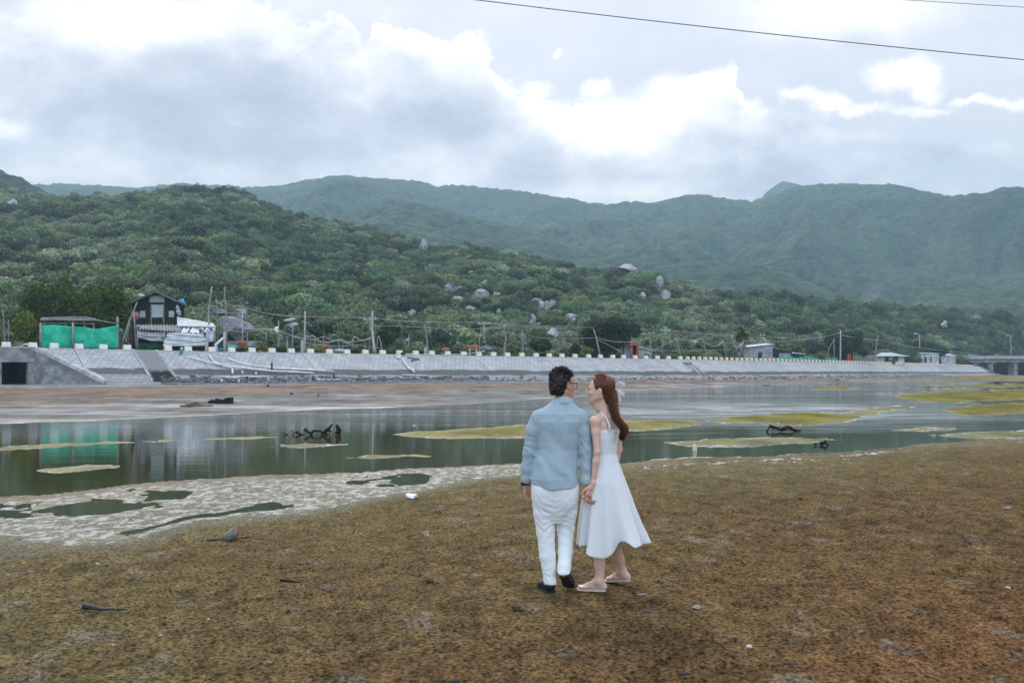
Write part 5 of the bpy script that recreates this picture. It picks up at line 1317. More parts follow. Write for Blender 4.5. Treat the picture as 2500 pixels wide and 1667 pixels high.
    # ---- sandals
    M_SA = simple('sandal_leather', (.60, .50, .47), .55, .15, 30)
    for (heel, toe, info) in ((Vector((-.022, .0, .0)), Vector((-.215, .045, .0)), lf), (Vector((.190, .212, .032)), Vector((.028, .347, .002)), rf)):
        d = (toe - heel); L = d.length; d.normalize(); sd = Vector((0, 0, 1)).cross(d).normalized(); u = d.cross(sd).normalized(); u = u if u.z > 0 else -u
        ring = []
        for t, w in ((-.10, .012), (-.06, .027), (.15, .031), (.45, .030), (.75, .040), (.95, .034), (1.05, .016)): ring.append(heel + d * L * t + sd * w)
        ring = ring + [heel + d * L * t - sd * w for t, w in ((1.05, .020), (.95, .036), (.75, .040), (.45, .031), (.15, .031), (-.06, .027), (-.10, .012))]
        k = len(ring); b = MB(); b.add([p for p in ring] + [p + u * .014 for p in ring], [tuple(range(k))[::-1], tuple(range(k, 2 * k))] + [(i, (i + 1) % k, (i + 1) % k + k, i + k) for i in range(k)])
        so = b.build('sandal', M_SA, root); b = MB(); top = heel + d * L * .72 + u * .040
        for s in (-1, 1):
            b.tube([heel + d * L * .36 + sd * s * .032 + u * .012, heel + d * L * .45 + sd * s * .029 + u * .042, heel + d * L * .58 + sd * s * .015 + u * .052, top + sd * s * .004], .0052, 7)
            b.tube([heel + d * L * .62 + sd * s * .038 + u * .012, heel + d * L * .66 + sd * s * .028 + u * .036, top], .0048, 7)
        b.tube([top, heel + d * L * .86 + u * .012], .004, 6); b.build('strap', M_SA, so, True)
    # ---- hair: swept crown, half tied at the back, long waved tail
    r, f, u = frame(fwd); M = np.array([[r.x, f.x, u.x], [r.y, f.y, u.y], [r.z, f.z, u.z]])
    fh = Field(np.array(hc) - np.array((.19, .19, .22)), np.array(hc) + np.array((.22, .19, .18)), .0045)
    fh.ell(Wd(0, -.014, .034), np.array((.078, .100, .088)), M, .01); fh.ell(Wd(0, -.060, .045), np.array((.058, .060, .060)), M, .03); fh.ell(Wd(0, -.078, -.035), np.array((.055, .050, .085)), M, .03)
    def cf(X, Y, Z):
        q = np.stack([X - hc[0], Y - hc[1], Z - hc[2]], -1) @ M / .93; x, y, z = q[..., 0], q[..., 1], q[..., 2]
        front = np.maximum(y - (.058 - .2 * np.abs(x)), .052 - z)       # keeps the hairline of the brow
        side = np.maximum(y - (-.012), .010 - z)
        d = np.minimum(y - (.060 - .35 * np.clip(.095 - z, 0, .2)), 9)
        ear = np.sqrt(((y + .006) / .022) ** 2 + ((z + .016) / .034) ** 2) - 1
        return np.maximum(d * .8, -ear * .02)
    fh.cut(cf); fh.disp(lambda x, y, z: .0008 * np.sin((z - hc[2]) * 240 + 60 * (x - hc[0]) + 3 * vnoise(x * 30, y * 30, z * 30, 711)) + .002 * fbm(x * 40, y * 40, z * 40, oct=2, seed=713)); V, Fc = fh.mesh(1)
    lv0 = np.clip(.28 + .8 * np.clip((V[:, 2] - hc[2] - .055) / .05, 0, 1) * .6 + .15 * fbm(V[:, 0] * 30, V[:, 1] * 30, V[:, 2] * 90, oct=2, seed=721), 0, 1)  # sunlit crown put into the colour: lighter toward the top
    rs = np.random.RandomState(21); paths, rr, ll = [], [], []
    # tail centre line (x, y, z, half width)
    cl = np.array([(.010, -.015, 1.575, .044), (.034, -.035, 1.535, .050), (.048, -.055, 1.475, .050), (.050, -.075, 1.415, .043), (.058, -.090, 1.362, .029), (.086, -.098, 1.318, .037), (.120, -.100, 1.275, .041), (.130, -.100, 1.240, .037), (.112, -.098, 1.200, .026), (.124, -.096, 1.160, .010)])
    tt = np.linspace(0, 1, 22); base = np.stack([np.interp(tt, np.linspace(0, 1, len(cl)), cl[:, k]) for k in range(4)], 1)
    for i in range(1500):
        a = rs.uniform(0, 6.28); q = math.sqrt(rs.rand()); ph = rs.uniform(0, 6.28); e = 1 - .22 * rs.rand() ** 2; n = max(6, int(22 * e)); bl = base[:n]
        wv = .006 * np.sin(tt[:n] * 17 + ph * .25) * tt[:n]; w = bl[:, 3] * .86 * (1 + .10 * np.sin(tt[:n] * 15 + ph * .2))
        fl = rs.normal(0, .004) * tt[:n] ** 2
        p = np.stack([bl[:, 0] + np.cos(a) * q * w + wv + fl, bl[:, 1] + np.sin(a) * q * w * .8, bl[:, 2] + rs.normal(0, .006)], 1)
        paths.append(p); rr.append(.0022); ll.append(np.clip(rs.normal(.26, .16) + .75 * max(0, math.cos(a)) * q ** 2, 0, 1))  # right-hand strands lightened to paint the backlit rim
    for i in range(1300):   # combed strands from the hairline over the crown to the tie
        x0 = rs.uniform(-1, 1) * .070; st = np.array([x0, .058 - abs(x0) * .55 - rs.uniform(0, .05), .0]); 
        en = np.array([rs.normal(0, .012), -.088, .030 + rs.normal(0, .014)])
        pts = []
        zz = .085 * math.sqrt(max(0, 1 - (x0 / .082) ** 2))
        for t in np.linspace(0, 1, 9):
            x = x0 * (1 - t ** 1.6) + en[0] * t; y = st[1] * (1 - t) + en[1] * t
            rad = 1.06 + .05 * math.sin(t * 3.1); zc = .034 + math.sqrt(max(0.0, 1 - (x / (.080)) ** 2 - ((y + .014) / .108) ** 2)) * .092 * rad * (1 if True else 0)
            z = zc * (1 - t ** 3) + en[2] * t ** 3; pts.append(Wd(x * rad, y, z + .002))
        paths.append(pts); rr.append(.0019); ll.append(np.clip(rs.normal(.55, .2), 0, 1))
    for i in range(70):    # loose wisps
        a = rs.uniform(0, 6.28); k0 = rs.randint(4, 14); p = [base[k0, :3] + [math.cos(a) * base[k0, 3], math.sin(a) * .03, 0]]
        dv = np.array([.4 + rs.normal(0, .4), rs.normal(0, .2), -.6 + rs.normal(0, .3)])
        for k in range(5): p.append(p[-1] + dv * .018); dv = dv + rs.normal(0, .3, 3)
        paths.append(p); rr.append(.0010); ll.append(.8)
    SV, SF, SL = strands(paths, rr, ll); off = len(V)
    np_mesh('hair', np.concatenate([V, SV]), np.concatenate([Fc, SF + off]), hair_mat('brown_hair', (.012, .007, .005), (.36, .115, .034), .36), root, True, {'lv': np.concatenate([lv0, SL])})
    # ---- bow
    M_BOW = cloth_mat('white_ribbon', (.80, .82, .83), 200, .05, .35); c = Vector(Wd(0, -.118, .022)) + Vector((.004, -.016, 0)); b = MB()
    for s, ang in ((-1, .55), (1, -.25)):
        for k in range(2):
            d1 = Vector((.55, -.25 * s, .72 * s - .05)).normalized(); wv = Vector((.8, .3, -.3)).normalized() * .027
            a = c; m1 = c + d1 * .034 + Vector((.020, 0, 0)); e = c + d1 * .066 + Vector((.010, 0, 0))
            sgn = 1 if k else -1; o = Vector((.008, -.004, 0)) * sgn
            b.slab([a - wv * .3 + o, m1 - wv + o * 1.6, m1 + wv + o * 1.6, a + wv * .3 + o], (.0015, 0, 0)); b.slab([m1 - wv + o * 1.6, e - wv * .9 + o * .6, e + wv * .9 + o * .6, m1 + wv + o * 1.6], (.0015, 0, 0))
    for s in (-1, 1):
        q = [c, c + Vector((.020 + .004 * s, -.006 + .008 * s, -.030)), c + Vector((.030 + .006 * s, -.010 + .012 * s, -.065)), c + Vector((.034 + .010 * s, -.012 + .014 * s, -.100))]
        for k in range(3):
            wv = Vector((.4, .9 * s, .1)).normalized() * (.007 + .004 * k); b.slab([q[k] - wv, q[k + 1] - wv * 1.2, q[k + 1] + wv * 1.2, q[k] + wv], (.0015, -.0015, 0))
    b.box(c, (.016, .014, .018)); b.build('hair_bow', M_BOW, root)
    return root
make_woman()
# ================================================================== THINGS ON THE SHORE
random.seed(9)
def DW(px): return float(wall_D((px - 1250) / F))
def land(px, D):
    X = (px - 1250) / F * D; return float(hill_z(np.array([X]), np.array([D]))[0])
def P3(px, py, off): return at(px, py, DW(px) + off)
M_TIM = simple('weathered_timber', (.30, .29, .28), .95, .5, 5, .4)
M_PCON = simple('post_concrete', (.42, .43, .425), .9, .3, 3, .2)
M_ROPE = simple('pale_rope', (.46, .48, .45), .9, .3, 8)
M_WIRE = simple('wire', (.10, .105, .105), .6, .2, 8)
M_WHITE = simple('white_plastic', (.72, .76, .78), .5, .15, 4)
M_BLUE = simple('blue_plastic', (.035, .19, .36), .5, .3, 6)
M_ORNG = simple('rust_orange_net', (.36, .11, .030), .95, .5, 8, .6)
M_TEAL = simple('teal_cloth', (.05, .30, .33), .9, .3, 6, .4)
M_PIPE = simple('white_pipe', (.66, .69, .70), .5, .25, 2)
M_BLK = simple('black_rubber', (.02, .02, .022), .8, .3, 6)
M_TARP = simple('pale_tarpaulin', (.58, .64, .67), .75, .22, 1.2, .5)
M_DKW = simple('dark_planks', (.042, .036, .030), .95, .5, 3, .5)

def pole(pts, off, wpx, label, cat='pole', name='timber_pole', mat=None, foot=None, group=None, grounded=True, taper=.75):
    """pts: picture points from top to bottom"""
    b_ = pts[-1]; D = DW(b_[0]) + off; W = [at(x, y, D) for x, y in pts]
    if grounded:
        z = land(b_[0], D) - .05
        if W[-1].z > z: W[-1] = Vector((W[-1].x, W[-1].y, z))
    r = wpx / 2 / F * D; root = empty(name, W[-1]); tag(root, label, cat, group)
    b = MB(); n = len(W); S = []
    for i in range(n - 1):
        for t in (0, .5): S.append(W[i].lerp(W[i + 1], t) - root.location + (Vector((random.uniform(-.3, .3) * r, 0, 0)) if t else Vector((0, 0, 0))))
    S.append(W[-1] - root.location)
    b.tube(S, [r * (taper + (1 - taper) * i / (len(S) - 1)) for i in range(len(S))], 7); b.build('shaft', mat or M_TIM, root, True)
    if foot:
        h, w = foot; b = MB(); rr = w / 2 / F * D; p = W[-1] - root.location; b.box((p.x - rr * 1.2, p.y - r * 1.0, h / F * D / 2), (rr * 2, rr * 2, h / F * D)); b.build('stub_post', M_PCON, root)
    return root, W, D
def rope(pts, off, r, label, cat='rope', name='net_rope', mat=None, group=None, offs=None):
    W = []
    for i, (x, y) in enumerate(pts): W.append(P3(x, y, offs[i] if offs else off))
    # smooth through the points
    S = []
    for i in range(len(W) - 1):
        p0, p1, p2, p3 = W[max(i - 1, 0)], W[i], W[i + 1], W[min(i + 2, len(W) - 1)]
        for k in range(6):
            t = k / 6; S.append(.5 * ((2 * p1) + (p2 - p0) * t + (2 * p0 - 5 * p1 + 4 * p2 - p3) * t * t + (3 * p1 - p0 - 3 * p2 + p3) * t ** 3))
    S.append(W[-1]); o0 = S[0]
    b = MB(); b.tube([p - o0 for p in S], r, 5); o = b.build(name, mat or M_ROPE, None, True); o.location = o0; tag(o, label, cat, group); return o

# ---- timber poles of the net yard
GP1 = 'timber and concrete poles along the crest'
pole([(517, 700), (512, 735), (509, 765), (511, 800), (507, 850)], 6.5, 5.5, 'tall crooked timber pole rising behind the right end of the tarpaulin shack', group=GP1)
pole([(548, 700), (550, 740), (552, 780), (553, 853)], 5.5, 4.6, 'tall timber pole right of the crooked one beside the shack', group=GP1)
pole([(528, 727), (530, 765), (533, 850)], 7.5, 2.8, 'thin greenish pole between the two tall timber poles', group=GP1)
pole([(506, 805), (505, 840), (504, 866)], .3, 7.5, 'square concrete post on the crest at the right end of the shack', name='concrete_post', mat=M_PCON, cat='post', taper=1)
pole([(548, 810), (548, 860)], .6, 6.5, 'concrete post with a white pipe arch leaning on it', name='concrete_post', mat=M_PCON, cat='post', taper=1)
pole([(592, 762), (592, 832)], 14, 3.4, 'pale concrete pole in front of the blocky granite outcrop', name='concrete_pole', mat=M_PCON)
pole([(604, 812), (604, 832)], 12, 2.6, 'short stub pole right of the pale concrete pole', name='stub_pole')
pole([(649, 805), (649, 840)], 10, 2.6, 'thin pole left of the post with a white sack', group=GP1)
r_, W_, D_ = pole([(680, 783), (681, 815), (680, 852)], 6, 5, 'timber post with a white sack tied to its head', cat='post', name='timber_post')
b = MB(); b.tube([(0, 0, 0), (-.05, -.1, .2), (-.15, -.12, .42), (-.05, -.1, .62), (.1, -.05, .72)], [.10, .24, .28, .18, .05], 9); o = b.build('sack', M_WHITE, r_, True); o.location = Vector((-.10, -.1, (HZ - 814) / F * D_ + CAMZ - W_[-1].z))
pole([(714, 800), (715, 850)], 5, 3.6, 'grey pole left of the tall concrete power pole', group=GP1)
pole([(745, 760), (744, 800), (744, 862)], 2.2, 4.2, 'tall pale concrete pole with a thick stub at its foot left of the hanging nets', name='concrete_pole', mat=M_PCON, foot=(34, 8), group=GP1, taper=.9)
r_, W_, D_ = pole([(701, 826), (702, 852)], 4, 5, 'short stake with a blue cap', cat='stake', name='capped_stake'); b = MB(); b.tube([(0, 0, 0), (0, 0, .10), (0, 0, .17)], [.18, .17, .05], 9); o = b.build('cap', M_BLUE, r_, True); o.location = W_[0] - W_[-1]
pole([(909, 759), (908, 800), (911, 830), (914, 857)], 3, 8.5, 'stout tapering concrete pole at the right end of the hanging nets', name='concrete_pole', mat=M_PCON, group=GP1, taper=.5)
for a, c, L in (((757, 828), (756, 853), 'net stake first right of the pale concrete pole'), ((767, 824), (769, 853), 'net stake second right of the pale concrete pole'), ((789, 822), (789, 851), 'net stake where the left ropes meet'), ((826, 835), (828, 852), 'short net stake left of the middle dip'),
                ((836, 828), (836, 852), 'net stake at the middle rise of the rope'), ((864, 820), (859, 850), 'slanting net stake under the right hand rope peak'), ((889, 828), (891, 856), 'net stake left of the stout concrete pole'), ((902, 826), (901, 852), 'net stake touching the stout concrete pole'),
                ((923, 820), (917, 848), 'left leg of the brace right of the stout pole'), ((924, 820), (935, 857), 'right leg of the brace right of the stout pole')):
    pole([a, ((a[0] + c[0]) / 2 + 1, (a[1] + c[1]) / 2), c], 4, 3.0, L, 'stake', 'net_stake', group='net stakes on the crest')
pole([(998, 816), (998, 852)], 6, 3, 'thin pole standing in pale shrubs', group=GP1)
pole([(1038, 795), (1040, 815), (1043, 835), (1044, 864)], 2, 4, 'crooked pole with a white stub post in pale shrubs', foot=(20, 8), group=GP1)
pole([(1171, 815), (1171, 836)], 12, 2.6, 'short pole left of the power pole behind the cow', group=GP1)
pole([(1233, 790), (1231, 812), (1235, 826), (1232, 845), (1231, 864)], 1.6, 3.8, 'wavy white pole right of the cow', group=GP1)
pole([(1274, 808), (1276, 830), (1277, 864)], 1.6, 3.4, 'straight grey pole right of the wavy white one', group=GP1)
pole([(1449, 803), (1456, 826), (1467, 867)], 1.4, 4, 'leaning pole in front of the dark bushy tree', group=GP1)
pole([(1585, 810), (1588, 840), (1592, 869)], 1.5, 3.2, 'thin pole right of the red shrine', group=GP1)
pole([(1617, 830), (1617, 848)], 16, 2.4, 'short far pole beside the green T pole', group=GP1)
pole([(1650, 822), (1657, 846), (1664, 871)], 1.4, 3.2, 'leaning pole left of the net row, by the rock bank', group=GP1)
pole([(1715, 825), (1722, 850), (1729, 871)], 3, 2.6, 'leaning pole in the middle of the leaning net row', group=GP1)
pole([(1763, 829), (1769, 848), (1776, 871)], 4, 2.4, 'leaning pole left of the bent one by the palm', group=GP1)
pole([(1772, 813), (1785, 820), (1790, 832), (1797, 848), (1808, 875)], 1.5, 3.6, 'bent leaning pole with a kinked top left of the palm', group=GP1)
pole([(1815, 833), (1809, 852), (1803, 873)], 1.8, 3, 'pole leaning the other way against the bent one', group=GP1)
pole([(2052, 806), (2052, 840), (2051, 882)], 1.5, 4, 'tall concrete pole in front of the round green tree', name='concrete_pole', mat=M_PCON, group=GP1)
pole([(2036, 826), (2037, 880)], 3, 2.6, 'thin pole left of the tall one by the round green tree', group=GP1)
pole([(2037, 828), (2026, 846), (2015, 868)], 3.4, 2.0, 'slanting stay pole by the round green tree', group=GP1)
pole([(2143, 820), (2139, 850), (2134, 883)], 1.5, 3, 'leaning pole at the left end of the far hut', group=GP1)
pole([(2083, 858), (2084, 882)], 3, 2.6, 'short post right of the red board', group=GP1)
pole([(7, 756), (10, 795), (14, 848)], 12, 3.6, 'dark pole at the left edge of the picture', group=GP1)
pole([(20, 780), (23, 848)], 10, 2.6, 'thin pole right of the dark left edge pole', group=GP1)
pole([(335, 737), (315, 785), (292, 840)], 2.0, 4.4, 'long pole leaning beside the wooden shack', group=GP1)
pole([(287, 774), (287, 812), (288, 853)], 1.5, 6.5, 'stout pole at the right corner of the green netting', group=GP1, taper=.9)
pole([(326, 765), (330, 810), (334, 853)], 2.6, 5, 'pale post left of the tarpaulin shack', group=GP1)
pole([(318, 790), (310, 815), (304, 850)], 2.8, 4, 'short leaning prop behind the long leaning pole', group=GP1)

def tee(px, y0, y1, off, w, label, arms=1, mat=None):
    r_, W, D = pole([(px, y0), (px, (y0 + y1) / 2), (px, y1)], off, w, label, 'power pole', 'power_pole', mat or M_PCON, group='small power poles along the road', taper=.85)
    for k in range(arms):
        b = MB(); b.box(W[0] - W[-1] - Vector((0, 0, .18 + k * .7)), (1.9 - k * .3, .12, .14)); c = b.build('crossarm', M_PCON, r_)
        b = MB()
        for x in (-.75, 0, .75): q = W[0] - W[-1] + Vector((x, 0, -.02 - k * .7)); b.tube([q - Vector((0, 0, .1)), q + Vector((0, 0, .12))], .06, 6)
        b.build('insulator', M_WHITE, c)
    return W[0]
tee(1182, 787, 836, 24, 3.0, 'small T topped power pole above the cow')
tee(1625, 805, 842, 30, 3.4, 'green tinged T topped power pole behind the leaning poles')
tee(1857, 816, 845, 40, 3.0, 'T topped power pole left above the grey shed', 2)
tee(1910, 823, 850, 50, 2.8, 'T topped power pole right of the grey shed roof', 2)
tee(1952, 826, 852, 60, 2.6, 'far T topped power pole above the net yard', 2)
tee(903, 776, 815, 22, 2.4, 'thin T topped power pole just left of the stout concrete pole')
def lamp(px, y0, y1, off, label):
    r_, W, D = pole([(px, y0), (px + 1, (y0 + y1) / 2), (px + 2, y1)], off, 2.2, label, 'street lamp', 'street_lamp', M_PCON, taper=.8)
    h = W[0] - W[-1]; b = MB(); b.tube([h, h + Vector((-.3, 0, .25)), h + Vector((-.8, 0, .32))], .07, 7); a = b.build('arm', M_PCON, r_, True)
    b = MB(); b.box(h + Vector((-1.05, 0, .30)), (.7, .3, .18), None, .7); b.build('lamp_head', M_WHITE, r_)
lamp(2467, 820, 869, 20, 'street lamp standing beyond the bridge at the right edge')
lamp(2244, 817, 850, 22, 'street lamp among trees above the middle far hut')

# ---- ropes and wires
GR = 'net ropes slung between the stakes'
rope([(744, 821), (756, 821), (765, 820), (776, 830), (781, 833), (800, 836), (812, 833), (833, 829), (845, 838), (855, 836), (860, 832), (866, 822), (878, 830), (890, 830), (905, 823)], 4, .055, 'thick pale rope sagging in waves between the net stakes', group=GR)
rope([(744, 827), (757, 826), (768, 830), (790, 822), (815, 832), (836, 832), (852, 835), (870, 833), (891, 831), (906, 826)], 4.1, .035, 'thin rope behind the thick wavy one', group=GR)
rope([(744, 836), (770, 840), (800, 843), (836, 845), (870, 842), (900, 848), (935, 850)], 4.2, .03, 'lowest slack rope of the net row', group=GR)
rope([(594, 803), (620, 804), (649, 803), (676, 806), (700, 815), (720, 822), (744, 828)], 6, .045, 'sagging pale rope from the concrete pole to the hanging nets', group=GR)
rope([(553, 806), (575, 808), (592, 810), (620, 808), (649, 802)], 7, .03, 'slack rope in front of the granite outcrop', group=GR)
rope([(529, 738), (537, 741), (545, 733), (549, 724)], 6.5, .045, 'loop of rope hung between the tall timber poles', group=GR)
rope([(553, 742), (600, 752), (650, 765), (700, 771), (744, 773)], 5, .03, 'wire falling from the tall timber pole to the pale concrete pole', 'wire', 'overhead_wire', group='wires above the crest')
rope([(744, 773), (830, 775), (909, 775)], 4, .025, 'level wire between the two concrete poles', 'wire', 'overhead_wire', group='wires above the crest')
rope([(909, 775), (960, 781), (1010, 785), (1080, 787), (1182, 787), (1240, 792), (1300, 796), (1400, 797), (1450, 800)], 8, .025, 'long thin wire running past the cow to the leaning pole', 'wire', 'overhead_wire', group='wires above the crest')
rope([(914, 795), (1000, 797), (1100, 803), (1160, 803), (1232, 800)], 6, .022, 'lower thin wire left of the wavy white pole', 'wire', 'overhead_wire', group='wires above the crest')
rope([(1452, 825), (1400, 826), (1320, 825), (1277, 812)], 2, .022, 'wire from the straight grey pole to the leaning pole', 'wire', 'overhead_wire', group='wires above the crest')
rope([(1454, 822), (1480, 831), (1520, 835), (1560, 832), (1587, 823)], 1.6, .03, 'slack rope over the red shrine', group=GR)
rope([(1455, 828), (1485, 842), (1517, 860)], 1.6, .03, 'rope slanting down right of the leaning pole', group=GR)
rope([(1592, 858), (1620, 842), (1651, 826)], 1.6, .03, 'rope slanting up to the leaning pole by the rock bank', group=GR)
rope([(1651, 827), (1690, 831), (1716, 827)], 2.4, .03, 'rope from the rock bank pole to the middle of the leaning row', group=GR)
rope([(1716, 832), (1735, 843), (1750, 844), (1764, 833)], 3.5, .05, 'slack rope bundle in the leaning net row', group=GR)
rope([(1790, 846), (1800, 848), (1808, 844), (1815, 834)], 1.9, .07, 'knotted rope where the two leaning poles cross', group=GR)
rope([(1560, 855), (1640, 856), (1720, 855), (1800, 852)], 2.5, .022, 'level rope low behind the leaning poles', group=GR)
rope([(2052, 812), (2010, 822), (1960, 829), (1900, 834), (1815, 832)], 2, .03, 'long slack wire from the tall concrete pole to the palm', 'wire', 'overhead_wire', group='wires above the crest')
rope([(2053, 818), (2100, 826), (2143, 830)], 1.6, .04, 'wire from the tall concrete pole to the leaning pole at the far hut', 'wire', 'overhead_wire', group='wires above the crest')
rope([(2143, 830), (2250, 850), (2330, 858), (2390, 866)], 2, .04, 'wire running on over the far huts', 'wire', 'overhead_wire', group='wires above the crest')
rope([(1190, 789), (1300, 800), (1440, 802), (1625, 806), (1760, 818), (1857, 818)], 28, .03, 'power line on the T topped poles', 'wire', 'overhead_wire', group='wires above the crest', offs=[24, 26, 28, 30, 35, 40])
rope([(1857, 818), (1884, 822), (1910, 825), (1952, 828)], 45, .03, 'power line past the grey shed', 'wire', 'overhead_wire', group='wires above the crest', offs=[40, 46, 50, 60])
rope([(100, 776), (206, 774), (240, 782), (287, 790)], 2.0, .03, 'cord slung over the green netting', group=GR)
rope([(452, 763), (520, 763), (592, 765)], 8, .02, 'thin line from the shack eave to the pale concrete pole', 'wire', 'overhead_wire', group='wires above the crest')
# overhead cables close to the viewer
def cable(a, b_, Da, Db, r, label, sag):
    A, B = at(*a, Da), at(*b_, Db); S = []
    for i in range(41):
        t = i / 40; p = A.lerp(B, t); p.z -= sag * 4 * t * (1 - t); S.append(p)
    b = MB(); b.tube([p - S[0] for p in S], r, 8); o = b.build('overhead_cable', M_WIRE, None, True); o.location = S[0]; tag(o, label, 'cable')
cable((560, -78), (3060, 196), 26, 26, .0125, 'black overhead cable crossing the sky from top middle to the right edge', .18)
cable((1700, -38), (3000, 42), 40, 40, .012, 'thin second cable in the top right corner of the sky', .12)

# ---- green net enclosure and its shed
def net_wall():
    root = empty('netting_fence', P3(190, 850, 1.2)); tag(root, 'bright green shade netting fence on the crest by the shed', 'netting')
    top = [(98, 795), (130, 793), (178, 797), (206, 798), (230, 803), (250, 801), (270, 797), (287, 794)]
    nx, nz = 60, 12; V = []
    for j in range(nz + 1):
        for i in range(nx + 1):
            px = 98 + (287 - 98) * i / nx; yt = np.interp(px, [a for a, b in top], [b for a, b in top]); py = yt + (851 - yt) * j / nz
            p = at(px, py, DW(px) + 1.3 + .10 * float(vnoise(np.array([px * .06]), np.array([py * .07]))[0]) + .12 * math.sin(px * .12) * (j / nz)); V.append(p - root.location)
    Fc = [(j * (nx + 1) + i, j * (nx + 1) + i + 1, (j + 1) * (nx + 1) + i + 1, (j + 1) * (nx + 1) + i) for j in range(nz) for i in range(nx)]
    n = NT('green_shade_net'); P = n.coord(); f = n.noise(n.mapv(P, (.8, 1, .6)), 1.3, 6, .7); g = n.noise(n.mapv(P, (3, 1, .8)), 2.5, 5, .6)
    c = n.mix(n.ss(f, .38, .66), (.015, .42, .25), (.07, .62, .42)); c = n.mix(n.m('MULTIPLY', n.ss(g, .60, .74), .5), c, (.42, .52, .44)); n.bump(n.noise(P, 6, 5), .7, .1); n.set(c, .9, .2)
    tr = n.N.new('ShaderNodeBsdfTranslucent'); n.L.new(c, tr.inputs[0]); ms = n.N.new('ShaderNodeMixShader'); ms.inputs[0].default_value = .15; n.L.new(n.p.outputs[0], ms.inputs[1]); n.L.new(tr.outputs[0], ms.inputs[2]); n.L.new(ms.outputs[0], n.out.inputs[0])
    o = np_mesh('net', [tuple(v) for v in V], Fc, n.mat, root, True); s = o.modifiers.new('thickness', 'SOLIDIFY'); s.thickness = .02
    for px, y0 in ((99, 788), (178, 786)):
        b = MB(); a = P3(px, y0, 1.15) - root.location; c_ = P3(px, 853, 1.15) - root.location; b.tube([a, c_], .10, 7); b.build('post', M_TIM, root, True)
net_wall()
def corr_sheet(b, A, Bp, C_, Dp, waves, amp, th=.03, nv=4):
    """corrugated sheet over the quad A-B (along) / D-C; waves across A-B"""
    A, Bp, C_, Dp = map(Vector, (A, Bp, C_, Dp)); n = (Bp - A).cross(Dp - A).normalized(); nu = waves * 6; vs = []
    for j in range(nv + 1):
        for i in range(nu + 1):
            u, v = i / nu, j / nv; p = A.lerp(Bp, u).lerp(Dp.lerp(C_, u), v); vs.append(p + n * amp * math.cos(u * waves * 6.283) + n * .02 * math.sin(v * 5 + i * .05))
    fs = [(j * (nu + 1) + i, j * (nu + 1) + i + 1, (j + 1) * (nu + 1) + i + 1, (j + 1) * (nu + 1) + i) for j in range(nv) for i in range(nu)]
    k = len(vs); b.add(vs + [p - n * th for p in vs], fs + [tuple(q + k for q in f[::-1]) for f in fs])
M_ASB = simple('fibre_cement_sheet', (.25, .25, .27), .9, .5, 1.5, .3)
def shed():
    root = empty('open_shed', P3(170, 850, 6)); tag(root, 'low open shed with a grey corrugated roof behind the green netting', 'shed'); L0 = root.location
    b = MB(); corr_sheet(b, P3(98, 781, 3) - L0, P3(236, 782, 3) - L0, P3(228, 776, 8) - L0, P3(106, 776, 8) - L0, 22, .07); b.build('roof', M_ASB, root, True)
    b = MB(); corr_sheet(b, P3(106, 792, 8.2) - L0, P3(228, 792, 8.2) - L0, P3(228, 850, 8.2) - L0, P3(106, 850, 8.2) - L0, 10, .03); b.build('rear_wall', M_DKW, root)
    for px in (108, 160, 206, 228):
        b = MB(); b.tube([P3(px, 783, 3.6) - L0, P3(px, 852, 3.6) - L0], .09, 7); b.build('post', M_TIM, root, True)
    b = MB(); b.tube([P3(104, 789, 3.5) - L0, P3(228, 790, 3.5) - L0], .08, 6); b.build('beam', M_TIM, root)
shed()

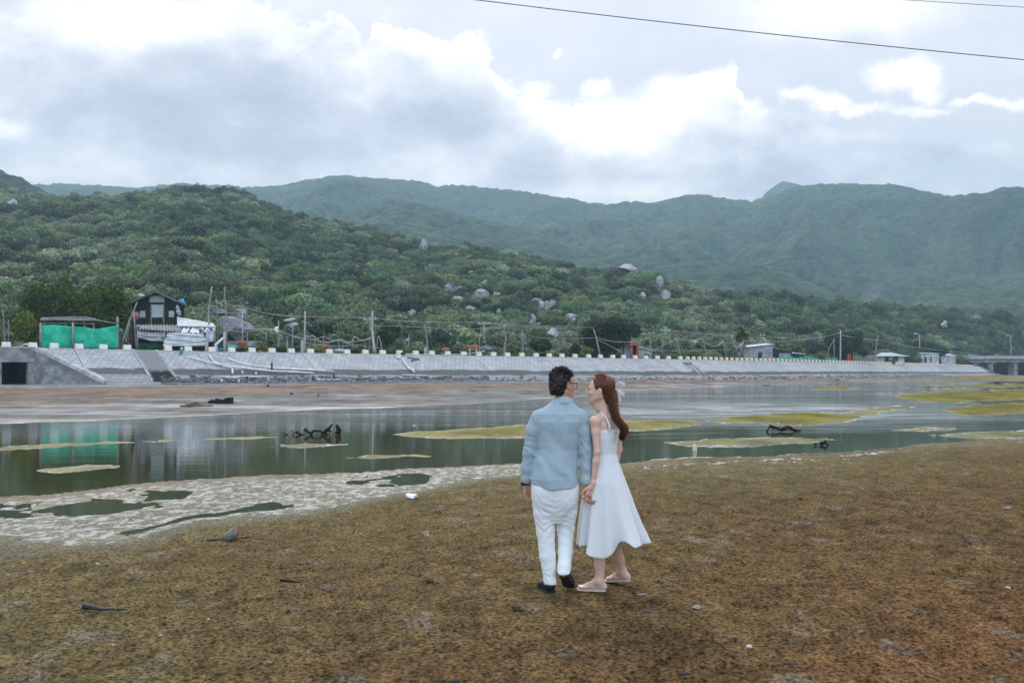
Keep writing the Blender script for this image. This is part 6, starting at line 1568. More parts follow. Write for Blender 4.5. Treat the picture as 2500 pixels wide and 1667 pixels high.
# ---- dark wooden shack on the bank
def wood_shack():
    OF = 13.0; root = empty('wooden_shack', P3(386, 840, OF)); tag(root, 'dark wooden gabled shack with three pale panels on its front', 'shack'); L0 = root.location
    D = DW(386) + OF; q = lambda px, py, dy=0.0: at(px, py, D) + Vector((0, dy, 0)) - L0
    n = NT('tarred_planks'); P = n.coord(); w = n.noise(n.mapv(P, (7, 1, .6)), 1.0, 4, .6); v = n.m('FRACT', n.m('MULTIPLY', n.N.new('ShaderNodeSeparateXYZ').outputs[0], 1.0))
    sp = n.N.new('ShaderNodeSeparateXYZ'); n.L.new(P, sp.inputs[0]); ln = n.m('LESS_THAN', n.m('FRACT', n.m('MULTIPLY', sp.outputs[0], 3.4)), .07)
    c = n.mix(n.ss(w, .35, .7), (.018, .015, .013), (.075, .062, .052)); c = n.mix(n.m('MULTIPLY', ln, .8), c, (.006, .006, .006)); n.set(c, .95, .15); n.bump(w, .5, .02)
    deep = 7.0
    b = MB(); F_ = [q(324, 846), q(450, 846), q(450, 742), q(386, 718), q(324, 743)]; Bk = [p + Vector((-.40 * deep, .9 * deep, 0)) for p in F_]; k = 5
    b.add(F_ + Bk, [tuple(range(k))[::-1], tuple(range(k, 2 * k))] + [(i, (i + 1) % k, (i + 1) % k + k, i + k) for i in range(k)]); b.build('wall', n.mat, root)
    M_EDGE = simple('roof_edge', (.16, .17, .165), .9, .4, 3)
    for a, c_ in (((386, 714), (314, 746)), ((386, 714), (462, 747))):
        b = MB(); A, C2 = q(*a, -.9), q(*c_, -.9); B2, D2 = A + Vector((-.40 * (deep + 1.6), .9 * (deep + 1.6), 0)), C2 + Vector((-.40 * (deep + 1.6), .9 * (deep + 1.6), 0)); b.slab([A, C2, D2, B2], (0, 0, -.10)); r = b.build('roof', M_ASB, root)
        b = MB(); b.tube([A + Vector((0, -.03, .02)), C2 + Vector((0, -.03, .02))], .09, 6); b.build('barge_board', M_EDGE, r)
    M_PAN = simple('pale_panel', (.50, .60, .60), .8, .15, 1.5)
    def pan(name, pts, dy):
        b = MB(); b.slab([q(x, y, dy) for x, y in pts], (0, .05, 0)); return b.build(name, M_PAN, root)
    pan('gable_panel', [(368, 722), (401, 722), (401, 738), (364, 738)], -.06); pan('door', [(370, 744), (399, 744), (399, 775), (370, 775)], -.06)
    pan('window', [(341, 759), (357, 759), (357, 775), (341, 775)], -.06); pan('window', [(412, 759), (427, 759), (427, 774), (412, 774)], -.06)
    for px in (333, 341, 357, 369.5, 400, 411, 427, 442, 449):
        b = MB(); b.box((q(px, 0).x, q(px, 0).y - .05, (q(0, 740).z + q(0, 800).z) / 2), (.12, .10, q(0, 740).z - q(0, 800).z)); b.build('stud', M_TIM if px in (369.5, 400) else M_DKW, root)
    b = MB(); b.box(((q(324, 0).x + q(450, 0).x) / 2, q(324, 0).y - .06, q(0, 740).z), (q(450, 0).x - q(324, 0).x, .08, .10)); b.build('tie_beam', M_DKW, root)
    b = MB(); b.tube([q(444, 737, -1.0), q(451, 736, -1.05), q(460, 745, -1.0)], [.12, .30, .10], 8); b.build('blue_tarp', simple('blue_tarp', (.12, .33, .52), .7, .3, 3), root, True)
    b = MB()
    for (x, y, s) in ((436, 752, .35), (438, 762, .42), (440, 768, .3)): p = q(x, y, -.4); b.tube([p + Vector((0, 0, s)), p + Vector((.05, 0, 0)), p - Vector((0, 0, s * .6))], [.05, s * .75, .06], 8)
    b.build('hanging_bag', M_TARP, root, True)
wood_shack()
def cyl_tag(name, label, cat, p, r, h, mat): b = MB(); b.tube([(0, 0, 0), (0, 0, h * .5), (0, 0, h)], [r * .8, r, r * .5], 10); o = b.build(name, mat, None, True); o.location = p; tag(o, label, cat); return o
b = MB(); b.tube([(0, -.06, 0), (0, .06, 0)], .42, 18); o = b.build('round_basket', simple('red_basket', (.30, .15, .12), .9, .3, 6), None, True); o.location = P3(331, 771, 5.0); tag(o, 'round reddish basket hung on a post at the left of the wooden shack', 'basket')
# ---- lean-to roofs and tarpaulin shack in front of it
def tarp_shack():
    root = empty('tarpaulin_shack', P3(430, 852, 3)); tag(root, 'low patched shack hung with pale tarpaulins under a corrugated roof', 'shack'); L0 = root.location
    g = lambda px, py, o: P3(px, py, o) - L0
    b = MB(); corr_sheet(b, g(331, 803, 1.8), g(440, 810, 1.8), g(445, 794, 6), g(333, 793, 6), 15, .09); b.build('roof', M_ASB, root, True)
    M_WR = simple('white_roof_sheet', (.55, .58, .60), .8, .4, 2)
    b = MB(); corr_sheet(b, g(430, 813, 1.6), g(523, 812, 1.6), g(527, 797, 6), g(440, 797, 6), 8, .06); b.build('roof', M_WR, root, True)
    for k in range(5):
        px = 440 + k * 18; b = MB(); b.tube([g(px, 813, 1.52), g(px + 8, 798, 5.2)], .05, 5); b.build('batten', M_DKW, root)
    b = MB(); b.slab([g(432, 773, 9), g(520, 789, 9), g(526, 797, 5), g(433, 795, 5)], (0, 0, -.10)); b.build('lean_to_sheet', simple('grey_sheet', (.42, .47, .50), .8, .25, 1.5, .3), root)
    def cloth(name, quad, o, mat, seed, sag=0.0, nx=26, nz=12):
        V = []
        (x0, y0), (x1, y1), (x2, y2), (x3, y3) = quad
        for j in range(nz + 1):
            for i in range(nx + 1):
                u, v = i / nx, j / nz; xt, yt = x0 + (x1 - x0) * u, y0 + (y1 - y0) * u + sag * 4 * u * (1 - u); xb, yb = x3 + (x2 - x3) * u, y3 + (y2 - y3) * u + sag * 5 * u * (1 - u)
                d = .16 * float(vnoise(np.array([u * 4 + seed]), np.array([v * 5 + seed]))[0]) + .05 * math.sin(v * 14 + seed) * math.sin(u * 3.1)
                V.append(tuple(g(xt + (xb - xt) * v, yt + (yb - yt) * v, o + d)))
        Fc = [(j * (nx + 1) + i, j * (nx + 1) + i + 1, (j + 1) * (nx + 1) + i + 1, (j + 1) * (nx + 1) + i) for j in range(nz) for i in range(nx)]
        c = np_mesh(name, V, Fc, mat, root, True); s = c.modifiers.new('thickness', 'SOLIDIFY'); s.thickness = .03; return c
    cloth('tarpaulin', [(408, 812), (497, 814), (500, 826), (405, 826)], 1.3, M_TARP, 1)
    cloth('tarpaulin', [(402, 825), (503, 826), (504, 845), (398, 845)], 1.1, M_TARP, 3)
    cloth('tarpaulin', [(334, 807), (403, 811), (402, 834), (336, 824)], 1.5, simple('grey_tarpaulin', (.40, .42, .44), .85, .3, 1.5, .5), 5, 2.5)
    cloth('green_tarp', [(337, 838), (398, 836), (398, 855), (337, 855)], 2.2, simple('dark_green_tarp', (.012, .11, .065), .85, .5, 1.5, .5), 7)
    cloth('tarpaulin', [(508, 802), (522, 801), (521, 832), (510, 836)], 1.4, M_TARP, 9)
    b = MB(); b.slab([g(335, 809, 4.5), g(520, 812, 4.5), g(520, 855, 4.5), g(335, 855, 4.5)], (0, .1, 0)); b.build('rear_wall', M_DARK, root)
    for px in (336, 402, 462, 524):
        b = MB(); b.tube([g(px, 806, 1.9), g(px, 854, 1.9)], .08, 7); b.build('post', M_TIM, root, True)
    for px, py in ((337, 799), (490, 806), (514, 803)):
        b = MB(); p = g(px, py, 1.4); b.tube([p - Vector((.18, 0, 0)), p, p + Vector((.18, 0, 0))], [.10, .24, .10], 9); b.build('blue_bundle', M_BLUE, root, True)
tarp_shack()

# ---- clutter hung on the crest
def bundle(name, label, cat, parts, off):
    p0 = P3(parts[0][0], parts[0][1], off); root = empty(name, p0); tag(root, label, cat)
    for nm, px, py, w, h, mat in [(n_, x, y, a, c, m_) for (x, y, a, c, m_, n_) in parts]:
        D = DW(px) + off; p = at(px, py, D) - p0; rx, rz = w / 2 / F * D, h / 2 / F * D; b = MB()
        me = rock_mesh(nm, int(px + py) % 97, 3, .3, 1.0); me.materials.append(mat); o = bpy.data.objects.new(nm, me); COL.objects.link(o); o.parent = root; o.location = p; o.scale = (rx, min(rx, .35), rz)
bundle('clothes_bundle', 'teal and orange clothes bundle hung over the slope under the shack', 'bundle', [(443, 851, 9, 8, M_TARP, 'pale_bag'), (442, 860, 12, 13, M_TEAL, 'teal_bag'), (444, 869, 9, 6, M_BLK, 'dark_rag'), (447, 880, 15, 12, simple('orange_rag', (.36, .20, .10), .95, .4, 6, .5), 'orange_rag')], -.8)
bundle('float_bundle', 'blue and white float bundle tied to the concrete post on the crest', 'bundle', [(538, 853, 13, 9, M_BLUE, 'blue_float'), (541, 865, 12, 9, M_WHITE, 'white_float'), (539, 875, 16, 12, M_BLUE, 'blue_float'), (530, 870, 14, 6, M_BLK, 'dark_net'), (546, 885, 8, 12, M_DKW, 'dark_rope_coil')], -.8)
bundle('float_bundle', 'small teal bundle with a white sack on the crest left of the couple', 'bundle', [(963, 873, 10, 13, M_TEAL, 'teal_bag'), (975, 870, 11, 13, M_TARP, 'pale_sack'), (968, 879, 8, 6, M_ORNG, 'orange_rag'), (985, 863, 14, 5, M_BLK, 'dark_net')], -.6)
bundle('net_heap', 'rust orange heap of net behind the kerb right of the shack', 'net heap', [(591, 838, 24, 19, M_ORNG, 'net'), (606, 848, 14, 10, simple('ochre_net', (.30, .19, .03), .95, .4, 6, .5), 'net_edge')], 3)
bundle('net_heap', 'low orange net heap under the wavy ropes', 'net heap', [(792, 848, 17, 9, M_ORNG, 'net'), (802, 850, 12, 8, M_ORNG, 'net_edge')], 3)
bundle('net_heap', 'small pale orange net heap left of the stout concrete pole', 'net heap', [(870, 848, 13, 8, simple('faded_orange_net', (.42, .20, .09), .95, .4, 6, .5), 'net')], 3)
bundle('net_heap', 'low ochre net heap left of the cow', 'net heap', [(1089, 853, 22, 10, simple('brown_net', (.30, .15, .05), .95, .4, 6, .5), 'net')], 3)
def upturned(px, py, w, h, off, label, mat, name='boat_hull'):
    D = DW(px) + off; p = at(px, py, D); b = MB(); L = w / F * D; H = h / F * D; S = []; n = 9
    b.tube([Vector((-L / 2 + L * i / 10, 0, 0)) for i in range(11)], [H * .9 * max(.12, math.sin(math.pi * (i + .6) / 11.2)) for i in range(11)], 10); o = b.build(name, mat, None, True); o.location = p; tag(o, label, 'boat'); return o
upturned(566, 846, 30, 4, 1.2, 'upturned green basket boat behind the kerb by the float bundle', simple('green_hull', (.06, .42, .25), .6, .2, 3))
upturned(828, 856, 30, 6, 2.5, 'grey upturned boat behind the kerb under the wavy ropes', simple('grey_hull', (.40, .43, .45), .7, .3, 3))
upturned(1186, 852, 34, 10, 5, 'dark grey upturned boat right of the cow', simple('slate_hull', (.17, .20, .23), .8, .4, 3))
bundle('debris_pile', 'heap of pale rubble and planks at the crest left of the green netting', 'debris', [(65, 842, 26, 9, M_CONC, 'rubble'), (82, 846, 22, 8, M_TIM, 'plank'), (50, 846, 18, 7, M_CONCD, 'rubble')], 1.5)
b = MB(); q = [P3(x, y, .4) - P3(525, 842, .4) for x, y in ((532, 868), (526, 842), (545, 825))]; b.tube([q[0], q[0].lerp(q[1], .9), q[1], q[1].lerp(q[2], .1), q[2]], .12, 9); o = b.build('pipe_arch', M_PIPE, None, True); o.location = P3(525, 842, .4); tag(o, 'white elbowed pipe propped against the concrete post', 'pipe')
# low block wall behind
b = MB(); A, B_ = P3(552, 832, 15), P3(640, 832, 15); b.slab([Vector((0, 0, 0)), B_ - A, B_ - A - Vector((0, 0, 1.3)), Vector((0, 0, -1.3))], (0, .3, 0)); o = b.build('block_wall', M_CONCD); o.location = A; tag(o, 'low grey block wall behind the rust orange net heap', 'wall')

# ---- pipes lying on the slope (their own height follows the revetment)
def on_slope(px, py):
    """point on the revetment or apron seen at this picture place"""
    best = None
    u = (px - 1250) / F
    for D in np.arange(DW(px) - 13, DW(px) + 1, .05):
        p = at(px, py, D); s = float(np.interp(px, _px, _cs))
        # project onto the crest frame
        k = np.argmin((_cp[:, 0] - p.x) ** 2 + (_cp[:, 1] - p.y) ** 2); s = float(_cs[k]); n = wnorm(s); c = crest_s(s); o = (p.x - c.x) * n.x + (p.y - c.y) * n.y
        if o < 0: continue
        z = slope_pt(s, min(o, RUN)).z if o <= RUN else max(.5, slope_pt(s, RUN).z - (o - RUN) * .2)
        if p.z <= z: return Vector((p.x, p.y, z))
    return at(px, py, DW(px) - 3)
GPI = 'white water pipes laid over the revetment'
def pipe(pts, r, label, lift=.08, mat=None, supports=()):
    W = [on_slope(x, y) + Vector((0, 0, lift if not isinstance(lift, (list, tuple)) else lift[i])) for i, (x, y) in enumerate(pts)]
    root = empty('water_pipe', W[0]); tag(root, label, 'pipe', GPI); b = MB(); S = []
    for i in range(len(W) - 1): S += [W[i], W[i].lerp(W[i + 1], .5)]
    b.tube([p - W[0] for p in S + [W[-1]]], r, 8); b.build('tube', mat or M_PIPE, root, True)
    for (x, y0, y1, m_) in supports:
        a = on_slope(x, y1); t = Vector((a.x, a.y, CAMZ + (HZ - y0) / F * a.y)); b = MB(); b.tube([a - W[0], t - W[0]], .09, 7); b.build('prop', m_, root, True)
pipe([(463, 878), (500, 888), (530, 895), (567, 901), (615, 907), (667, 912), (720, 914), (766, 917)], .085, 'long upper white pipe sagging from the steps toward the props', .25, None, ((765, 917, 932, M_BLK), (592, 905, 915, M_PIPE), (625, 908, 916, M_PIPE)))
pipe([(555, 880), (580, 890), (619, 899), (667, 905), (740, 908), (814, 912)], .085, 'second white pipe above it ending at a black elbow', .25, None, ((815, 912, 928, M_BLK), (664, 884, 906, M_BLK)))
pipe([(512, 872), (516, 880), (524, 888), (545, 897), (567, 903), (568, 916)], .10, 'white hose dropping from the float bundle to the apron', .15)
pipe([(539, 924), (560, 925), (584, 926)], .07, 'short white pipe low on the apron by the steps', .15, None, ((541, 924, 935, M_PIPE), (583, 926, 934, M_PIPE)))
pipe([(569, 922), (610, 923), (655, 923)], .06, 'thin white pipe on the apron with a black joint', .15, None, ((603, 918, 927, M_BLK), (655, 923, 931, M_PIPE)))
pipe([(748, 930), (790, 929), (857, 929)], .06, 'thin white pipe along the foot under the props', .1)
pipe([(967, 875), (981, 878), (990, 890), (998, 902), (1008, 906), (1012, 911)], .10, 'white hose falling from the teal bundle', .12)
pipe([(982, 918), (1010, 918), (1043, 919)], .06, 'thin white pipe on the apron left of the couple', .1)
rope([(985, 864), (1020, 866), (1045, 865)], -.3, .05, 'white hose lying along the crest by the teal bundle', 'hose', 'hose', M_PIPE)
rope([(1078, 865), (1110, 865), (1140, 864), (1165, 860), (1184, 857)], -.2, .045, 'white hose lying along the crest in front of the cow', 'hose', 'hose', M_PIPE)
for a, c, L in (((995, 874), (1024, 880), 'dark plank lying on the slope near the teal bundle'), ((1005, 883), (1022, 877), 'second dark stick crossing the plank')):
    A, C2 = on_slope(*a), on_slope(*c); b = MB(); b.tube([Vector((0, 0, .08)), C2 - A + Vector((0, 0, .08))], .08, 6); o = b.build('plank', simple('slate_plank', (.10, .10, .16), .9)); o.location = A; tag(o, L, 'plank')

# ---- cow
def cow():
    p = P3(1155, 868, 2.6); p.z = land(1155, DW(1155) + 2.6); root = empty('cow', p); tag(root, 'brown cow with a pale belly standing behind the kerb, head to the left', 'cow')
    f = Field((-1.2, -.4, -.05), (.9, .4, 1.75), .022)
    f.ell((0, 0, 1.08), (.66, .25, .33)); f.ell((-.42, 0, 1.06), (.30, .24, .36), None, .08); f.ell((.45, 0, 1.14), (.32, .23, .30), None, .08)
    f.chain([(-.55, 0, 1.18), (-.80, 0, 1.14)], [.19, .13], .08); f.chain([(-.80, 0, 1.14), (-1.0, 0, 1.04)], [.12, .07], .05)
    for s in (-1, 1):
        f.chain([(-.40, s * .13, .95), (-.42, s * .13, .52), (-.40, s * .13, .04)], [.12, .065, .045], .05)
        f.chain([(.48, s * .13, 1.0), (.38, s * .13, .70), (.52, s * .13, .46), (.47, s * .13, .04)], [.17, .10, .06, .045], .05)
        f.cap((-.78, s * .12, 1.20), (-.74, s * .24, 1.18), .05, .03, .02); f.cap((-.82, s * .05, 1.25), (-.84, s * .10, 1.36), .025, .01, .02)
    f.chain([(.72, 0, 1.25), (.80, 0, .95), (.79, 0, .60)], [.04, .025, .04], .03)
    V, Fc = f.mesh(2); c = np.where((V[:, 2:3] < .86) | (V[:, 0:1] < -.93), [[.55, .48, .42]], [[.26, .090, .035]]); w = sstep(V[:, 2] + .1 * fbm(V[:, 0] * 5, V[:, 1] * 5, V[:, 2] * 5, oct=2), .78, .98)[:, None]
    c = np.array([.52, .45, .40]) * (1 - w) + np.array([.28, .10, .038]) * w
    n = NT('cow_hide'); n.set(n.attr('tone', 'Color'), .8, .2); np_mesh('body', V, Fc, n.mat, root, True, {'tone': c})
cow()

# ---- shrine, sheds and huts
def shrine():
    p = P3(1549, 872, 7); root = empty('shrine', p); tag(root, 'small red framed roadside shrine with a dark doorway', 'shrine'); D = DW(1549) + 7; s = 1 / F * D
    M_RED = simple('red_paint', (.42, .12, .085), .8, .4, 3); w, h = 20 * s, 34 * s
    z0 = land(1549, D) - p.z
    for k in (-1, 1): b = MB(); b.box((k * w * .36, 0, z0 + h / 2), (w * .26, .5, h)); b.build('pillar', M_RED, root)
    b = MB(); b.box((0, .0, z0 + h + .12), (w * 1.15, .8, .26)); b.box((0, .0, z0 + h + .33), (w * .9, .7, .16)); b.build('lintel', M_RED, root)
    b = MB(); b.box((0, .30, z0 + h / 2), (w * .50, .2, h)); b.build('niche', M_DARK, root); b = MB(); b.box((0, -.1, z0 + .2), (w * .6, .5, .4)); b.build('altar_step', M_RED, root)
shrine()
def block_hut(px0, px1, y0, off, depth, label, wall, roofmat, name='hut', slant=(0, 0), openings=(), ov=.35, gable=None):
    c = (px0 + px1) / 2; D = DW(c) + off; L0 = at(c, HZ, D); L0.z = land(c, D) - .1; root = empty(name, L0); tag(root, label, 'hut')
    x0, x1 = (px0 - c) / F * D, (px1 - c) / F * D; zl, zr = CAMZ + (HZ - y0 - slant[0]) / F * D - L0.z, CAMZ + (HZ - y0 - slant[1]) / F * D - L0.z
    b = MB(); b.add([(x0, 0, 0), (x1, 0, 0), (x1, 0, zr), (x0, 0, zl), (x0, depth, 0), (x1, depth, 0), (x1, depth, zr + .3), (x0, depth, zl + .3)], [(0, 1, 2, 3), (5, 4, 7, 6), (4, 0, 3, 7), (1, 5, 6, 2), (3, 2, 6, 7), (0, 4, 5, 1)]); b.build('wall', wall, root)
    b = MB()
    if gable:
        g = gable / F * D; corr_sheet(b, (x0 - ov, -ov, zl - .05), (x1 + ov, -ov, zr - .05), (x1 - ov * 2, depth * .5, zr + g), (x0 + ov * 2, depth * .5, zl + g), max(4, int((x1 - x0) * 2)), .03); corr_sheet(b, (x1 + ov, depth + ov, zr - .05), (x0 - ov, depth + ov, zl - .05), (x0 + ov * 2, depth * .5, zl + g), (x1 - ov * 2, depth * .5, zr + g), 6, .03)
    else: corr_sheet(b, (x0 - ov, -ov, zl + .04), (x1 + ov, -ov, zr + .04), (x1 + ov, depth + ov, zr + .40), (x0 - ov, depth + ov, zl + .40), max(4, int((x1 - x0) * 2)), .03)
    b.build('roof', roofmat, root, True)
    for (a, c_, t, bt, nm, mt) in openings:
        b = MB(); xa, xb = (a - c) / F * D, (c_ - c) / F * D; za, zb = CAMZ + (HZ - bt) / F * D - L0.z, CAMZ + (HZ - t) / F * D - L0.z; za = max(za, .0)
        b.box(((xa + xb) / 2, -.03, (za + zb) / 2), (xb - xa, .07, zb - za)); b.build(nm, mt, root)
    return root, D
M_RND = simple('grey_render', (.33, .37, .40), .9, .35, 1.0, .3); M_PALE = simple('pale_render', (.50, .56, .58), .9, .4, .8, .3); M_ZINC = simple('zinc_sheet', (.40, .46, .50), .6, .3, .8)
block_hut(1524, 1540, 846, 8.5, 3, 'small grey shed left of the red shrine', M_RND, M_ASB); block_hut(1560, 1592, 854, 8.5, 3, 'low pale shed right of the red shrine', M_PALE, M_ASB, slant=(-6, 4))
block_hut(1828, 1886, 843, 6, 6, 'grey rendered shed with one dark door by the palm', M_RND, M_ZINC, slant=(5, -2), openings=((1851, 1860, 860, 877, 'door', M_DKW),))
block_hut(1887, 1934, 853, 9, 5, 'sagging open lean-to against the right side of the grey shed', M_DKW, M_ZINC, slant=(-4, 7), openings=((1902, 1930, 862, 876, 'panel', M_RND),))
block_hut(1934, 1962, 863, 9, 4, 'low dark annex at the right end of the lean-to', M_DKW, M_ZINC, slant=(-1, 3))
block_hut(2143, 2208, 869, 7, 7, 'low hut with a hipped grey roof, leftmost of the far huts', M_PALE, M_ZINC, gable=9, openings=((2160, 2170, 871, 886, 'doorway', M_DKW), (2180, 2192, 871, 880, 'window', M_DKW)), ov=1.0)
block_hut(2248, 2292, 863, 6, 7, 'pale blue box hut with two dark openings, middle of the far huts', M_PALE, M_ZINC, openings=((2257, 2262, 871, 884, 'door', M_DKW), (2272, 2275, 871, 884, 'doorway', M_DKW)))
block_hut(2298, 2333, 868, 7, 7, 'white hut with a grey gabled roof next to the bridge', M_PALE, M_ZINC, gable=6)
b = MB(); p = P3(2073, 884, 3); b.box((0, 0, .95), (.75, .10, 1.5)); b.box((-.3, .1, .1), (.08, .08, .8)); b.box((.3, .1, .1), (.08, .08, .8)); o = b.build('sign_board', simple('red_board', (.36, .05, .035), .7, .3, 3)); o.location = p; tag(o, 'plain red upright board right of the round green tree', 'board')
def low_net(px0, px1, y0, y1, off, label):
    root = empty('netting_fence', P3(px0, y1, off)); tag(root, label, 'netting'); n = 40; V = []
    for i in range(n + 1):
        px = px0 + (px1 - px0) * i / n; t = y0 + 2.6 * abs(math.sin(i * 1.3)) + 1.5 * math.sin(i * .37)
        for y in (t, (t + y1) / 2, y1): V.append(tuple(P3(px, y, off + .15 * math.sin(i * .9 + y)) - root.location))
    Fc = [(i * 3 + k, i * 3 + 3 + k, i * 3 + 4 + k, i * 3 + 1 + k) for i in range(n) for k in range(2)]
    o = np_mesh('net', V, Fc, simple('teal_net', (.03, .36, .27), .9, .4, 2, .4), root, True); s = o.modifiers.new('thickness', 'SOLIDIFY'); s.thickness = .03
    for i in range(0, n + 1, 8):
        b = MB(); px = px0 + (px1 - px0) * i / n; b.tube([P3(px, y0 - 3, off + .1) - root.location, P3(px, y1 + 2, off + .1) - root.location], .06, 5); b.build('stake', M_TIM, root)
low_net(1886, 1998, 870, 880, 1.5, 'low teal netting in front of the lean-to'); low_net(2014, 2044, 873, 882, 1.5, 'short piece of teal netting left of the tall concrete pole')
def fence(px0, px1, y0, off, label, n):
    root = empty('plank_fence', P3(px0, 884, off)); tag(root, label, 'fence')
    b = MB()
    for i in range(n):
        px = px0 + (px1 - px0) * i / (n - 1); a = P3(px, y0 + random.uniform(-1.5, 1.5), off) - root.location; c = P3(px, 885, off) - root.location; b.slab([a, a + Vector((.35, 0, 0)), c + Vector((.35, 0, 0)), c], (0, .05, 0))
    b.build('plank', M_TIM, root); b = MB(); b.tube([P3(px0, y0 + 5, off + .1) - root.location, P3(px1, y0 + 5, off + .1) - root.location], .07, 5); b.build('rail', M_TIM, root)
fence(2088, 2136, 868, 4, 'grey plank fence between the red board and the far hut', 18)

# ---- road bridge at the right
def bridge():
    A = at(2334, 884, 318); B_ = at(2760, 884, 300); root = empty('road_bridge', A); tag(root, 'flat concrete road bridge with a solid parapet at the right edge', 'bridge'); d = B_ - A; d.z = 0
    s = 318 / F
    b = MB(); b.slab([(0, 0, 7 * s), d + Vector((0, 0, 7 * s)), d, (0, 0, 0)], (0, 6, 0)); b.build('deck', M_CONCD, root)
    b = MB(); b.slab([(0, -.15, 15 * s), d + Vector((0, -.15, 15 * s)), d + Vector((0, -.15, 7.3 * s)), (0, -.15, 7.3 * s)], (0, .35, 0)); b.build('parapet', M_CONC, root)
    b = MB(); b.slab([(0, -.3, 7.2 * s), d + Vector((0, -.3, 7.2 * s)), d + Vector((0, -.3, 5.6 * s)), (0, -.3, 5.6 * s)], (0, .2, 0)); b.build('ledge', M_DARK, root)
    for px in (2340, 2390, 2428, 2490, 2560, 2640):
        t = (px - 2334) / (2760 - 2334); p = d * t; b = MB(); b.box((p.x, p.y + 3, -2.5), (1.2, 4, 5.0)); q = b.build('pier', M_CONCD, root); b = MB(); b.box((p.x, p.y + 3, -.25), (2.6, 4.4, .5)); b.build('pier_cap', M_CONCD, q)
    b = MB(); b.slab([(-2, 8, .4), d + Vector((0, 8, .4)), d + Vector((0, 8, -6)), (-2, 8, -6)], (0, .3, 0)); b.build('shadow_wall', simple('under_deck_shade', (.05, .055, .04), .95, .5, .5), root)  # dark sheet that stands in for shade under the deck
bridge()

# ---- planted trees and shrubs close to the wall
def near_tree(name, label, px, py_c, w, h, off, mat, nleaf, size, seed, lobes=None, trunk=True, cat='tree', group=None, fill=.3, elong=1.7, flat=.35):
    D = DW(px) + off; base = at(px, py_c, D); z0 = land(px, D) - .1; root = empty(name, (base.x, base.y, z0)); tag(root, label, cat, group)
    rx, rz = w / 2 / F * D, h / 2 / F * D; cz = base.z - z0; rs = np.random.RandomState(seed)
    if lobes is None:
        L = []
        for k in range(16):
            d = rs.normal(size=3); d /= np.linalg.norm(d); r = rs.uniform(.35, .72); q = rs.uniform(.24, .42)
            L.append(((d[0] * rx * r, d[1] * rx * .8 * r, cz + d[2] * rz * r), (rx * q * 1.1, rx * q, rz * q)))
        L.append(((0, 0, cz), (rx * .6, rx * .5, rz * .6)))
    else: L = lobes(rs, rx, rz, cz)
    me = foliage_mesh('crown', L, nleaf, size, seed, mat, fill=fill, elong=elong, flat=flat); o = bpy.data.objects.new('crown', me); COL.objects.link(o); o.parent = root
    if trunk:
        b = MB(); b.tube([(0, 0, -.2), (.05 * rx, 0, cz * .5), (0, 0, cz)], [rx * .09, rx * .07, rx * .03], 8)
        for k in range(5): a = k * 1.3; b.tube([(0, 0, cz * .5), (rx * .25 * math.cos(a), rx * .25 * math.sin(a), cz * .8), (rx * .5 * math.cos(a), rx * .45 * math.sin(a), cz + rz * .3)], [rx * .05, rx * .035, rx * .012], 6)
        b.build('trunk', M_BARK, root, True)
    return root
M_LD = leaf_mat('leaf_deep', (.008, .026, .004), (.115, .175, .020), .15, False); M_LB = leaf_mat('leaf_bright', (.05, .10, .008), (.24, .29, .03), .3, False); M_LG = leaf_mat('leaf_green', (.012, .030, .008), (.060, .095, .024), .2, False); M_LK = leaf_mat('leaf_blackish', (.006, .018, .005), (.045, .072, .018), .12, False); M_LY = leaf_mat('leaf_lime', (.07, .14, .02), (.20, .33, .05), .35, False); M_LBR = leaf_mat('leaf_brown', (.035, .022, .018), (.085, .05, .04), .2, False); M_LP = leaf_mat('leaf_pale', (.09, .13, .07), (.30, .36, .20), .25, False); M_LO = leaf_mat('leaf_olive', (.05, .075, .018), (.20, .24, .06), .25, False)
def flame_lobes(rs, rx, rz, cz):
    L = []
    for k in range(110):
        x = rs.uniform(-1, 1); top = math.sqrt(max(0.02, 1 - abs(x) ** 2.2)); z = rs.uniform(-1, .72) * top; y = rs.uniform(-.7, .4) * math.sqrt(max(0, 1 - x * x)); q = rs.uniform(.12, .19)
        L.append(((x * rx * .93, y * rx, cz + z * rz), (rx * q * .85, rx * q * .85, rx * q * rs.uniform(.95, 1.45))))
    L.append(((0, 0, cz - rz * .1), (rx * .7, rx * .45, rz * .6))); return L
near_tree('dense_tree', 'large dark dense tree with knobby upright clumps left of the wooden shack', 190, 756, 262, 152, 12, M_LD, 34000, .20, 801, flame_lobes, fill=.12, elong=1.5, flat=.15)
near_tree('bright_bush', 'bright yellow green bush left of the green netting', 62, 800, 72, 92, 6, M_LB, 5200, .20, 802)
near_tree('dense_tree', 'dark bushy tree behind the leaning pole, above the couple', 1490, 820, 150, 104, 12, M_LK, 14000, .24, 803)
near_tree('round_tree', 'round dark green tree behind the tall concrete pole', 2064, 838, 104, 90, 10, M_LG, 9000, .36, 804)
near_tree('spreading_tree', 'spreading tree between the left and middle far huts', 2262, 852, 96, 40, 20, M_LG, 6000, .45, 805)
near_tree('bare_shrub', 'reddish brown shrub left of the lime bush', 1405, 852, 36, 34, 4, M_LBR, 1600, .14, 806)
near_tree('lime_bush', 'small bright lime green bush behind the kerb above the couple', 1435, 857, 32, 18, 3, M_LY, 1500, .17, 807, trunk=False, cat='bush')
near_tree('shrub', 'grey green shrub right of the leaning pole row by the palm', 1745, 846, 60, 22, 10, M_LO, 1800, .3, 808, trunk=False, cat='bush')
near_tree('shrub', 'pale feathery shrub round the crooked pole left of the couple', 1020, 850, 62, 34, 3.5, M_LP, 3200, .17, 809, cat='bush')
near_tree('shrub', 'dark green bush between the stout pole and the pale shrubs', 950, 818, 62, 66, 12, M_LG, 3600, .25, 810)
